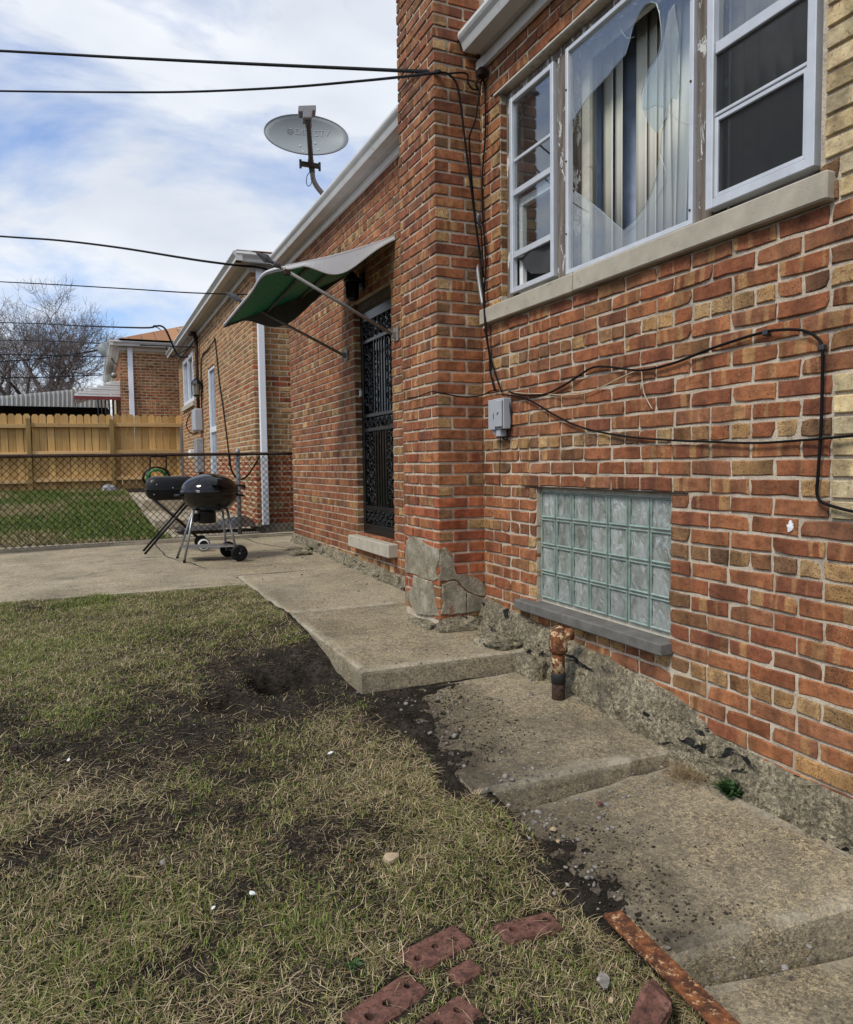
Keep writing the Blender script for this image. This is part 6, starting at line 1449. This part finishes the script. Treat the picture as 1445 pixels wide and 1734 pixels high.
# ------------------------------------------------------------------ bare trees
def tree(name, label, base, H, seed, spread, lean=(0, 0), trunk_r=0.28, levels=6, mat='twig', fork=0.26):
    r_ = random.Random(seed); t = thing(name, label, 'tree', tuple(base), group=None)
    tr = MB(); cr = MB()
    def grow(p, d, L, r, lev):
        n = 4 if lev > 2 else 5; pts = [p]; q = p.copy(); dd = d.copy()
        for i in range(n):
            dd = (dd+Vector((r_.gauss(0, 1), r_.gauss(0, 1), r_.gauss(0, 0.6)))*(0.13 if lev < 3 else 0.2)+Vector((0, 0, 0.045))).normalized(); q = q+dd*(L/n); pts.append(q.copy())
        r1 = r*0.66
        (tr if lev < 3 else cr).tube(pts, [r+(r1-r)*i/n for i in range(n+1)], 7 if lev < 2 else 5 if lev < 3 else 3, cap=False)
        if lev >= levels: return
        k = (3 if lev == 0 else r_.choice((2, 3, 3))) if lev < 3 else r_.choice((3, 4, 4)) 
        for c in range(k):
            ang = r_.uniform(0.30, 0.95)*spread*(1.15 if lev < 2 else 1.0); az = 2*math.pi*(c/k)+r_.uniform(-0.7, 0.7)
            a = dd.orthogonal().normalized(); b = dd.cross(a); nd = (dd*math.cos(ang)+(a*math.cos(az)+b*math.sin(az))*math.sin(ang)).normalized()
            at_ = pts[-1] if c < 2 else pts[r_.randint(max(1, n-2), n)]
            grow(at_.copy(), nd, L*r_.uniform(0.62, 0.86), max(r1*r_.uniform(0.6, 0.85), 0.0075), lev+1)
        if lev >= 1 and lev < levels-1:
            for c in range(2):
                at_ = pts[r_.randint(1, n-1)]; az = r_.uniform(0, 6.28); a = dd.orthogonal().normalized(); b = dd.cross(a); nd = (dd*0.5+(a*math.cos(az)+b*math.sin(az))).normalized()
                grow(at_.copy(), nd, L*r_.uniform(0.35, 0.55), max(r1*0.4, 0.0075), min(lev+2, levels))
    grow(Vector((0, 0, -0.2)), Vector((lean[0], lean[1], 1)).normalized(), H*fork, trunk_r, 0)
    tr.build('trunk', M['bark'], t, True); cr.build('crown', M[mat], t)
    return t
def gp(px, Y): p = onY(px, 780, Y); return Vector((p[0], Y, 0.6))
tree('bare_tree', 'large bare spreading tree behind the carport beside the brown roof', gp(104, 46), 13.3, 12, 0.95, (0.02, 0), 0.62, 7, 'twig2')
tree('bare_tree', 'leaning bare tree at the left edge behind the carport', gp(62, 50), 13, 31, 0.85, (-0.35, 0.1), 0.42, 7, 'twig')
tree('bare_tree', 'low dense bare tree at the far left above the carport roof', gp(12, 62), 11.5, 45, 0.95, (0.05, 0), 0.22, 7, 'twig')
tree('bare_tree', 'slender distant bare tree between the big tree and orange house', gp(165, 70), 9.5, 58, 0.9, (0.0, 0), 0.2, 6, 'twig')

# ------------------------------------------------------------------ lawn grass, straw, soil crumbs
def visible_mask(x, y, z, pad=40):
    P = np.stack([x, y, z-EYE], 1); d = P@CF; u = IW/2+FPX*(P@CR)/d; v = IH/2-FPX*(P@CU)/d
    return (d > 0.2) & (u > -pad-60) & (u < IW+pad) & (v < IH+pad+60) & (v > 0)
SOILB = []
for (px, py, rx, ry, s, z) in ((480, 1150, 190, 55, 1.25, -0.1), (640, 1185, 140, 48, 1.2, -0.15), (330, 1210, 190, 45, 0.9, -0.12), (250, 1165, 130, 28, 0.8, -0.1), (770, 1235, 130, 50, 1.2, -0.2), (540, 1100, 70, 30, 0.9, -0.05), (850, 1310, 110, 45, .8, -.25), (180, 1290, 260, 50, 0.85, -0.2), (60, 1240, 120, 30, 0.6, -.18), (380, 1370, 200, 40, 0.6, -.24), (490, 1310, 160, 45, 0.75, -.22), (180, 1430, 180, 40, 0.8, -.27), (560, 1430, 150, 40, 0.65, -.28), (960, 1430, 90, 80, 0.9, -.32), (420, 1530, 90, 40, 0.35, -.33), (300, 1670, 60, 40, 0.4, -.36), (470, 1015, 60, 10, 0.5, 0.03), (620, 1540, 60, 40, .5, -.33), (1010, 1360, 90, 40, .9, -.3)):
    c = onZ(px, py, z); e = onZ(px+rx, py, z); f_ = onZ(px, py-ry, z); SOILB.append((c[0], c[1], abs(e[0]-c[0]), abs(f_[1]-c[1]), s))
def bare(x, y):
    m = np.zeros_like(x)
    for cx, cy, rx, ry, s in SOILB: m = np.maximum(m, s*np.exp(-(((x-cx)/rx)**2+((y-cy)/ry)**2)*0.9))
    m = m+0.14+(fbm(x*2.4, y*2.4, 41)-0.5)*1.25+(fbm(x*9, y*9, 43, 3)-0.5)*0.75
    return np.clip(m, 0, 1.2)
def blades(name, x, y, z, h, w, col, lean, az, mat, bend=0.5, label=None):
    """curved grass blades: three tapering segments each"""
    n = len(x); rr = np.random.RandomState(n % 9973); d = np.stack([np.cos(az), np.sin(az)], 1); s = np.stack([-d[:, 1], d[:, 0]], 1)
    v = np.zeros((n, 7, 3), np.float32); side = rr.normal(0, 0.16, n)*h; sl, cl = np.sin(lean), np.cos(lean)
    st = ((0.0, 0.0, 1.0), (0.30, 0.46, 0.9), (0.66, 0.84, 0.65), (1.0+bend*0.25, 1.0-bend*0.25, 0.0)); q = 0
    for i, (a, b, ww) in enumerate(st):
        cx = x+d[:, 0]*h*sl*a+s[:, 0]*side*math.sin(a*2.2); cy = y+d[:, 1]*h*sl*a+s[:, 1]*side*math.sin(a*2.2); cz = z+h*cl*b
        for sg in ((-1, 1) if i < 3 else (0,)):
            v[:, q, 0] = cx+s[:, 0]*w*ww*0.5*sg; v[:, q, 1] = cy+s[:, 1]*w*ww*0.5*sg; v[:, q, 2] = cz; q += 1
    b = np.arange(n)[:, None]*7
    loops = np.concatenate([b+np.array([0, 1, 3, 2]), b+np.array([2, 3, 5, 4]), b+np.array([4, 5, 6])], 1).astype(np.int32)
    me = bpy.data.meshes.new(name); me.vertices.add(n*7); me.vertices.foreach_set('co', v.ravel())
    me.loops.add(n*11); me.loops.foreach_set('vertex_index', loops.ravel())
    me.polygons.add(n*3); stt = np.stack([np.arange(n)*11, np.arange(n)*11+4, np.arange(n)*11+8], 1).ravel().astype(np.int32); me.polygons.foreach_set('loop_start', stt); me.polygons.foreach_set('loop_total', np.tile([4, 4, 3], n).astype(np.int32))
    a = me.attributes.new('bcol', 'FLOAT_COLOR', 'POINT'); cc = np.repeat(np.concatenate([col, np.ones((n, 1))], 1)[:, None, :], 7, 1).astype(np.float32)
    a.data.foreach_set('color', cc.ravel()); me.update(calc_edges=True)
    o = link(name, me, mat); tag(o, label, None, None, 'stuff'); o['category'] = 'grass'; return o
G1, G2, G3 = np.array([0.060, 0.110, 0.022]), np.array([0.155, 0.215, 0.040]), np.array([0.30, 0.32, 0.085])
S1, S2, S3 = np.array([0.47, 0.365, 0.205]), np.array([0.66, 0.55, 0.345]), np.array([0.27, 0.19, 0.105])
PAVERS = (('whole red cored brick with a white smudge among straw in the lawn', 738, 1601, 0.205, 0.095, R(12), (0.05, -0.03), 3),
          ('brown cored brick half sunk under grass near the rusty iron bar', 895, 1566, 0.19, 0.085, R(-4), (0, 0), 3),
          ('red cored brick with a grey broken side at the bottom edge of the lawn', 655, 1693, 0.22, 0.095, R(22), (0.06, 0), 3),
          ('small broken red brick piece wedged between two whole bricks', 787, 1641, 0.085, 0.06, R(15), (0, 0), 0),
          ('red brick cut by the bottom edge of the picture beside the wedge piece', 760, 1722, 0.16, 0.09, R(20), (0.03, 0.03), 2))
def off_pavers(x, y):
    ok = np.ones(len(x), bool); r0 = np.random.RandomState(len(x) % 7919)
    for _, px, py, L, W_, rz, _t, _h in PAVERS:
        p = onZ(px, py, -0.32); c_, s_ = math.cos(rz), math.sin(rz); u = (x-p[0])*c_+(y-p[1])*s_; v = -(x-p[0])*s_+(y-p[1])*c_
        ok &= ~((np.abs(u) < L/2+0.004) & (np.abs(v) < W_/2+0.008) & (r0.uniform(0, 1, len(x)) < (0.88 if px != 895 else 0.6)))
    return ok
def in_lawn(x, y): return off_pavers(x, y) & in_lawn0(x, y)
def in_lawn0(x, y): return ((x < 1.215-0.01*(y-3.6)) & (y >= 3.62) & (y < 6.6)) | ((y < 3.62) & (x < np.where(y > 2.55, 1.26, 1.36)+0.04*np.sin(y*9)))
def scatter(n, yr, seed):
    r_ = np.random.RandomState(seed); y = r_.uniform(yr[0], yr[1], n); x = r_.uniform(-3.2, 1.45, n)
    z = lawn_z(x, y); k = visible_mask(x, y, z) & in_lawn(x, y); return x[k], y[k], z[k], r_
def green_layer(name, n, yr, seed, hmul, wmul, label, dryp=0.42):
    # tufts: blades gathered round clump centres
    x, y, z, r_ = scatter(n, yr, seed); cl = r_.randint(3, 9, len(x)); b = bare(x, y); tuftn = fbm(x*2.3+4, y*2.3, 71); keep = r_.uniform(0, 1, len(x)) > np.clip(b*1.12-0.05, 0, 0.975)
    x, y, b, cl, tuftn = x[keep], y[keep], b[keep], cl[keep], tuftn[keep]
    x = np.repeat(x, cl); y = np.repeat(y, cl); b = np.repeat(b, cl); tuftn = np.repeat(tuftn, cl); m = len(x)
    x = x+r_.normal(0, 0.016, m); y = y+r_.normal(0, 0.016, m); k = in_lawn(x, y); x, y, b, tuftn = x[k], y[k], b[k], tuftn[k]; m = len(x); z = lawn_z(x, y)-0.004
    t = r_.uniform(0, 1, (m, 1)); lush = np.clip((tuftn-0.42)*4, 0, 1)[:, None]
    col = np.where(t < 0.45, G1+(G2-G1)*r_.uniform(0, 1, (m, 1)), G2+(G3-G2)*r_.uniform(0, 1, (m, 1)))
    dry = r_.uniform(0, 1, (m, 1)) < (dryp-0.25*lush); col = np.where(dry, S3+(S2-S3)*r_.uniform(0, 1, (m, 1)), col); col = col*r_.uniform(0.75, 1.2, (m, 1))
    h = r_.uniform(0.012, 0.040, m)*hmul*(0.75+0.5*tuftn); w = r_.uniform(0.0012, 0.0026, m)*wmul*(0.8+0.1*np.hypot(x, y))
    return blades(name, x, y, z, h, w, col, r_.uniform(0.25, 1.35, m), r_.uniform(0, 6.283, m), M['grass'], label=label)
green_layer('grass', 52000, (1.0, 3.4), 1, 1.0, 1.0, 'short green and straw coloured grass on the near lawn')
green_layer('grass', 70000, (3.4, 6.62), 2, 0.8, 1.15, 'sparse worn grass on the far half of the lawn', 0.30)
def straw_layer(n, yr, seed, label, hi=0.11):
    x, y, z, r_ = scatter(n, yr, seed); b = bare(x, y); pn = fbm(x*1.9+9, y*1.9+2, 91); keep = r_.uniform(0, 1, len(x)) > np.clip(b*0.80-0.04, 0, 0.93)
    keep &= r_.uniform(0, 1, len(x)) < np.clip((pn-0.28)*2.6, 0.12, 1); x, y, z = x[keep], y[keep], z[keep]; m = len(x)
    col = S1+(S2-S1)*r_.uniform(0, 1, (m, 1)); dk = r_.uniform(0, 1, (m, 1)) < 0.3; col = np.where(dk, S3, col)*r_.uniform(0.7, 1.15, (m, 1))
    return blades('straw', x, y, z+r_.uniform(0.0, 0.014, m), r_.uniform(0.025, hi, m), r_.uniform(0.0011, 0.0023, m)*(0.8+0.08*np.hypot(x, y)), col, r_.uniform(1.2, 1.56, m), r_.uniform(0, 6.283, m), M['grass'], 0.1, label)
straw_layer(105000, (1.0, 3.5), 5, 'dry straw blades lying on the near lawn', 0.085); straw_layer(70000, (3.5, 6.6), 6, 'dry straw blades lying on the far half of the lawn', 0.08)
def thatch_layer(n, yr, seed, label):
    x, y, z, r_ = scatter(n, yr, seed); b = bare(x, y); keep = r_.uniform(0, 1, len(x)) > np.clip(b*0.72, 0, 0.9); x, y, z = x[keep], y[keep], z[keep]; m = len(x)
    col = (S3+(S1-S3)*r_.uniform(0, 1, (m, 1)))*r_.uniform(0.35, 0.95, (m, 1))
    return blades('thatch', x, y, z+r_.uniform(0.0, 0.005, m), r_.uniform(0.008, 0.03, m), r_.uniform(0.0012, 0.0028, m)*(0.8+0.1*np.hypot(x, y)), col, r_.uniform(1.3, 1.57, m), r_.uniform(0, 6.283, m), M['grass'], 0.1, label)
thatch_layer(150000, (1.0, 3.5), 25, 'short brown thatch matted between the near grass blades'); thatch_layer(110000, (3.5, 6.6), 26, 'short brown thatch matted on the far half of the lawn')
# neighbour lawn
r_ = np.random.RandomState(8); n = 90000; y = r_.uniform(10.2, 19.4, n); x = r_.uniform(-5, 1.0, n); lim = np.interp(y, [10.2, 11.5, 14, 19.5], [0.98, 0.82, 0.78, 0.74]); k = (x < lim) & visible_mask(x, y, lawn_z(x, y)); x, y = x[k], y[k]; m = len(x)
pt = fbm(x*0.9, y*0.9, 13); col = G1+(G2-G1)*r_.uniform(0, 1, (m, 1)); col = col*np.array([1.05, 1.05, 1.0]); dry = r_.uniform(0, 1, m) < np.clip((pt-0.42)*2.4, 0.08, 0.75); col[dry] = S1*r_.uniform(0.6, 1.0, (dry.sum(), 1))
blades('grass', x, y, lawn_z(x, y)-0.004, r_.uniform(0.03, 0.075, m), r_.uniform(0.006, 0.012, m), col, r_.uniform(0.2, 1.2, m), r_.uniform(0, 6.283, m), M['grass'], label='green neighbouring lawn behind the chain link fence')
# soil crumbs, gravel: small faceted stones joined as stuff
ICO = None
def stones(name, x, y, z, s, mat, label, cat, seed=0):
    r_ = np.random.RandomState(seed); t = (1+5**0.5)/2
    iv = np.array([(-1,t,0),(1,t,0),(-1,-t,0),(1,-t,0),(0,-1,t),(0,1,t),(0,-1,-t),(0,1,-t),(t,0,-1),(t,0,1),(-t,0,-1),(-t,0,1)])/1.9
    fi = np.array([(0,11,5),(0,5,1),(0,1,7),(0,7,10),(0,10,11),(1,5,9),(5,11,4),(11,10,2),(10,7,6),(7,1,8),(3,9,4),(3,4,2),(3,2,6),(3,6,8),(3,8,9),(4,9,5),(2,4,11),(6,2,10),(8,6,7),(9,8,1)])
    n = len(x); v = iv[None]*s[:, None, None]*r_.uniform(0.6, 1.3, (n, 12, 1))*r_.uniform(0.6, 1.3, (n, 1, 3)); v[:, :, 2] *= 0.7
    a = r_.uniform(0, 6.28, n); c_, s_ = np.cos(a)[:, None], np.sin(a)[:, None]; vx = v[:, :, 0]*c_-v[:, :, 1]*s_; vy = v[:, :, 0]*s_+v[:, :, 1]*c_; v[:, :, 0], v[:, :, 1] = vx, vy
    v += np.stack([x, y, z], 1)[:, None, :]
    f = (fi[None]+np.arange(n)[:, None, None]*12).reshape(-1, 3).astype(np.int32)
    me = bpy.data.meshes.new(name); me.vertices.add(n*12); me.vertices.foreach_set('co', v.astype(np.float32).ravel()); me.loops.add(f.size); me.loops.foreach_set('vertex_index', f.ravel()); me.polygons.add(len(f)); me.polygons.foreach_set('loop_start', np.arange(0, f.size, 3, dtype=np.int32)); me.polygons.foreach_set('loop_total', np.full(len(f), 3, np.int32)); me.update(calc_edges=True)
    o = link(name, me, mat); tag(o, label, cat, None, 'stuff'); return o
x, y, z, r_ = scatter(110000, (1.0, 5.6), 15); b = bare(x, y); xe = r_.uniform(1.25, 1.85, 9000); ye = r_.uniform(1.6, 3.62, 9000); ke = spill(xe, ye) > -0.035*r_.uniform(0, 1, 9000)**2; x = np.concatenate([x, xe[ke]]); y = np.concatenate([y, ye[ke]]); z = np.concatenate([z, np.maximum(soil_z(xe[ke], ye[ke]), surf(xe[ke], ye[ke]))]); b = np.concatenate([b, np.full(ke.sum(), 0.9)]); k = r_.uniform(0, 1, len(x)) < np.clip((b-0.3)*1.5, 0.02, 0.95); x, y, z = x[k], y[k], z[k]
stones('soil_crumbs', x, y, z+0.001, np.where(x > 1.3, 0.7, 1.0)*r_.uniform(0.0015, 0.008, len(x))*r_.uniform(0.4, 1.4, len(x)), M['clod'], 'dark soil crumbs on the bare patches of the lawn', 'soil', 3)
gx, gy = [], []
def strew(n, px, py, sx, sy, z, rs):
    c = onZ(px, py, z); e = onZ(px+sx, py, z); f_ = onZ(px, py-sy, z); gx.append(rs.normal(c[0], abs(e[0]-c[0]), n)); gy.append(rs.normal(c[1], abs(f_[1]-c[1]), n))
rs = np.random.RandomState(4)
for a in ((70, 1000, 1365, 90, 14, -.29), (60, 960, 1410, 50, 40, -.31), (90, 770, 1260, 90, 40, -.2), (50, 720, 1190, 60, 25, -.14), (30, 1100, 1330, 40, 12, -.27), (60, 900, 1370, 60, 20, -.3), (25, 990, 1500, 60, 40, -.3), (30, 1300, 1660, 110, 20, -.4), (25, 600, 1300, 300, 80, -.22), (25, 1000, 1180, 40, 15, -.15)): strew(*a, rs)
x = np.concatenate(gx); y = np.concatenate(gy); k = (x < 2.25) & (x > -1.5); x, y = x[k], y[k]; z = np.maximum(surf(x, y), soil_z(x, y))
stones('gravel', x, y, z+0.002, np.random.RandomState(5).gamma(1.8, 0.0024, len(x))+0.0015, M['pebble'], 'grey pebbles strewn along the foot of the concrete steps', 'gravel', 6)
x = rs.uniform(1.3, 2.25, 240); y = rs.uniform(1.5, 9.0, 240); k = ~((y < 3.66) & (y > 3.58)) ; x, y = x[k], y[k]
stones('grit', x, y, surf(x, y)+0.001, rs.gamma(1.6, 0.0018, len(x))+0.0012, M['clod'], 'dark grit specks scattered on the concrete walk', 'grit', 9)
# ------------------------------------------------------------------ loose things lying about
def paver(label, px, py, L, W_, rz, z, tilt=(0, 0), holes=3, proud=0.017):
    for _ in range(3):
        p = onZ(px, py, z); z = float(lawn_z(np.array([p[0]]), np.array([p[1]]))[0])+proud
    t = thing('paver_brick', label, 'brick', (p[0], p[1], z-0.055), rz, 'old red cored bricks sunk in the lawn'); t.rotation_euler = (tilt[0], tilt[1], rz)
    mb = MB(); T = 0.055; b = 0.007; hb = max(holes, 1); cw = (L-2*b)/hb; hw = W_/2-b; j = lambda a: rng.uniform(-a, a)
    n = 16
    for c in range(hb):          # top surface, one cell per core hole
        x0 = -L/2+b+c*cw; cx = x0+cw/2+j(0.008); cy = j(0.009); rad = 0.0115+j(0.003); sq = []; ci = []
        for k in range(n):
            a = 2*math.pi*(k+0.5)/n; dx, dy = math.cos(a), math.sin(a); f = min((cw/2)/abs(dx), hw/abs(dy)); sq.append((x0+cw/2+dx*f, dy*f, T)); ci.append((cx+rad*dx*(1+j(0.12)), cy+rad*dy*(1+j(0.12)), T-0.001))
        # square corners
        cor = [(x0+cw, hw, T), (x0, hw, T), (x0, -hw, T), (x0+cw, -hw, T)]
        if holes:
            lo = [(q[0], q[1], T-0.028) for q in ci]; mid = [(q[0], q[1], T-0.001) for q in ci]
            mb.add(sq+ci+lo, [(k, (k+1) % n, n+(k+1) % n, n+k) for k in range(n)]+[(n+k, n+(k+1) % n, 2*n+(k+1) % n, 2*n+k) for k in range(n)]+[tuple(range(2*n, 3*n))])
            for q, cc in enumerate(cor):
                ks = [k for k in range(n) if True]; kk = int(round((math.atan2(cc[1], cc[0]-x0-cw/2) % (2*math.pi))/(2*math.pi)*n-0.5)); best = min(((abs(math.hypot(sq[k][0]-cc[0], sq[k][1]-cc[1])+math.hypot(sq[(k+1) % n][0]-cc[0], sq[(k+1) % n][1]-cc[1])), k) for k in range(n)))[1]
                mb.add([sq[best], cc, sq[(best+1) % n]], [(0, 1, 2)])
        else: mb.add(cor, [(0, 1, 2, 3)])
    # chamfer and ragged sides
    ring = []
    for (xa, ya, xb, yb, k) in ((-1, -1, 1, -1, 8), (1, -1, 1, 1, 4), (1, 1, -1, 1, 8), (-1, 1, -1, -1, 4)):
        for q in range(k): ring.append((xa+(xb-xa)*q/k, ya+(yb-ya)*q/k))
    m = len(ring); vs = [(u*(L/2-b), w*(W_/2-b), T) for u, w in ring]+[(u*L/2+j(0.0025), w*W_/2+j(0.0025), T-0.008+j(0.003)) for u, w in ring]+[(u*L/2, w*W_/2, 0) for u, w in ring]
    mb.add(vs, [(r*m+k, (r+1)*m+k, (r+1)*m+(k+1) % m, r*m+(k+1) % m) for r in range(2) for k in range(m)])
    mb.build('body', M['paver'], t); return t
for (lb, px, py, L, W_, rz, tl, hn) in PAVERS: paver(lb, px, py, L, W_, rz, -0.32, tl, hn)
mb = MB(); mb.cbox((-0.05, -0.04, -0.06), (0.05, 0.045, 0.05), 0.012, 0.010); pr = mb.build('broken_brick', M['paver']); pr.location = onZ(1108, 1712, -0.33); pr.rotation_euler = (0.5, 0.3, 0.7); tag(pr, 'red brick fragment in the shade under the rusty iron bar', 'brick')
# rusty angle iron leaning along the slab corner
ia = Vector(tuple(onZ(1036, 1545, -0.27))); ib = Vector(tuple(onZ(1236, 1740, -0.275))); dv = (ib-ia).normalized(); sv_ = Vector((dv.y, -dv.x, 0)).normalized()
if sv_.x > 0: sv_ = -sv_
ib = ia+dv*0.95; t = thing('angle_iron', 'rusty orange steel angle bar lying on the lawn against the slab corner', 'iron bar', tuple(ia))
WI = 0.064
s = MB(); nseg = 24
vs = []; fs = []
for i in range(nseg+1):
    p = dv*(0.95*i/nseg); j = Vector((0, 0, rng.uniform(-0.0008, 0.0008)))
    vs += [p+sv_*(WI*0.5)+j, p-sv_*(WI*0.5)+j, p-sv_*(WI*0.5)-Vector((0, 0, 0.062)), p-sv_*(WI*0.5-0.006)-Vector((0, 0, 0.062)), p-sv_*(WI*0.5-0.006)-Vector((0, 0, 0.007)), p+sv_*(WI*0.5)-Vector((0, 0, 0.007))]
for i in range(nseg):
    for j in range(6): fs.append((i*6+j, i*6+(j+1) % 6, (i+1)*6+(j+1) % 6, (i+1)*6+j))
fs += [tuple(range(6))[::-1], tuple(range(nseg*6, nseg*6+6))]
s.add(vs, fs).build('angle_bar', M['rust'], t)
def scrap(name, label, cat, px, py, z, size, mat, seed, thick=0.003, up=0.01):
    r__ = random.Random(seed); n = 9; pts = [(size*(0.6+0.5*r__.random())*math.cos(2*math.pi*a/n), size*0.62*(0.6+0.5*r__.random())*math.sin(2*math.pi*a/n), r__.uniform(0, size*0.35)) for a in range(n)]
    mb = MB(); mb.prism(pts, (0, 0, thick)); o = mb.build(name, M[mat]); p = onZ(px, py, z); o.location = (p[0], p[1], float(surf(np.array([p[0]]), np.array([p[1]]))[0])+up); o.rotation_euler = (r__.uniform(-.25, .25), r__.uniform(-.25, .25), r__.uniform(0, 6)); return tag(o, label, cat)
scrap('stone_flake', 'flat tan stone flake lying on straw in the middle of the lawn', 'stone', 660, 1468, -0.29, 0.034, 'rock', 1, 0.012)
scrap('paper_scrap', 'small white paper scrap on dark soil near the middle step', 'litter', 560, 1285, -0.2, 0.014, 'litter', 2)
scrap('paper_scrap', 'pale paper scrap in the straw left of the bricks', 'litter', 428, 1543, -0.32, 0.014, 'litter', 3)
scrap('paper_scrap', 'tiny white paper scrap below the pale one in the straw', 'litter', 362, 1571, -0.33, 0.010, 'litter', 4)
scrap('paper_scrap', 'white scrap at the left of the bare soil patch', 'litter', 117, 1306, -0.2, 0.011, 'litter', 5)
scrap('stone_flake', 'grey bark flake in the grass beside the rusty iron bar', 'stone', 1022, 1652, -0.33, 0.03, 'pebble', 6, 0.006)
scrap('dry_leaf', 'curled brown leaf among gravel at the foot of the step', 'leaf', 937, 1404, -0.3, 0.022, 'leaf', 7)
scrap('dry_leaf', 'pale dry leaf lying just below the curled brown leaf', 'leaf', 945, 1426, -0.31, 0.016, 'leaf', 8)
scrap('dry_leaf', 'small tan leaf beside the red brick fragment', 'leaf', 1034, 1688, -0.34, 0.014, 'leaf', 9)
scrap('paper_scrap', 'small pale chip beside the rusty pipe on the step', 'litter', 985, 1188, -0.15, 0.018, 'litter', 10)
scrap('red_scrap', 'tiny red plastic scrap beside the tan stone flake', 'litter', 595, 1478, -0.3, 0.008, 'redtrim', 11)
scrap('brick_chip', 'small reddish brick chip among gravel below the step', 'stone', 1015, 1362, -0.28, 0.016, 'paver', 12, 0.008)
# weeds
def weed(label, px, py, z, n, size, seed, name='weed', zoff=0.0):
    r__ = random.Random(seed); p = onZ(px, py, z); t = thing(name, label, 'weed', (p[0], p[1], float(surf(np.array([p[0]]), np.array([p[1]]))[0])+zoff)); mb = MB()
    for i in range(n):
        az = r__.uniform(0, 6.28); el = r__.uniform(0.15, 1.2); L = size*r__.uniform(0.4, 1.0); d = Vector((math.cos(az)*math.cos(el), math.sin(az)*math.cos(el), math.sin(el))); s_ = Vector((-d.y, d.x, 0.1)).normalized(); w = L*r__.uniform(0.12, 0.22)
        b = Vector((r__.gauss(0, size*0.25), r__.gauss(0, size*0.25), 0)); mb.add([b, b+d*L*0.5+s_*w, b+d*L*0.95-Vector((0, 0, L*0.1)), b+d*L*0.5-s_*w], [(0, 1, 2, 3)])
    mb.build('leaves', M['weed'], t); return t
weed('small dark green feathery weed growing at the wall foot on the lower slab', 1242, 1342, -0.25, 520, 0.075, 1)
weed('bright green clover weed in the straw left of the red bricks', 597, 1648, -0.34, 40, 0.03, 2, zoff=0.01)
weed('green weeds in the joint between patio and house near the door', 536, 932, 0.09, 120, 0.10, 3)
# dead grass tuft at the inner step corner
r__ = np.random.RandomState(44); n = 420; c = onZ(1165, 1318, -0.26); xx, yy = r__.normal(c[0], 0.045, n), r__.normal(c[1], 0.05, n); kk = xx < 2.26; xx, yy = xx[kk], yy[kk]; n = len(xx)
blades('straw', xx, yy, surf(xx, yy)+0.004, r__.uniform(0.03, 0.11, n), r__.uniform(0.0015, 0.003, n), (S1+(S3-S1)*r__.uniform(0, 1, (n, 1)))*0.8, r__.uniform(0.9, 1.5, n), r__.uniform(0, 6.28, n), M['grass'], 0.2, 'dead grass tuft in the corner of step and wall')
c = onZ(935, 1150, -0.12); n = 160; xx, yy = r__.normal(c[0], 0.09, n), r__.normal(c[1], 0.04, n); kk = (xx < 2.2) & (yy < 3.6); xx, yy = xx[kk], yy[kk]; n = len(xx)
blades('straw', xx, yy, surf(xx, yy)+0.004, r__.uniform(0.02, 0.07, n), r__.uniform(0.0015, 0.003, n), (S1+(S3-S1)*r__.uniform(0, 1, (n, 1)))*0.7, r__.uniform(1.0, 1.5, n), r__.uniform(0, 6.28, n), M['grass'], 0.2, 'dead grass around the foot of the rusty pipe')
for o in bpy.data.objects:
    if o.get('kind') == 'stuff' and o.parent is not None and 'category' in o: del o['category']
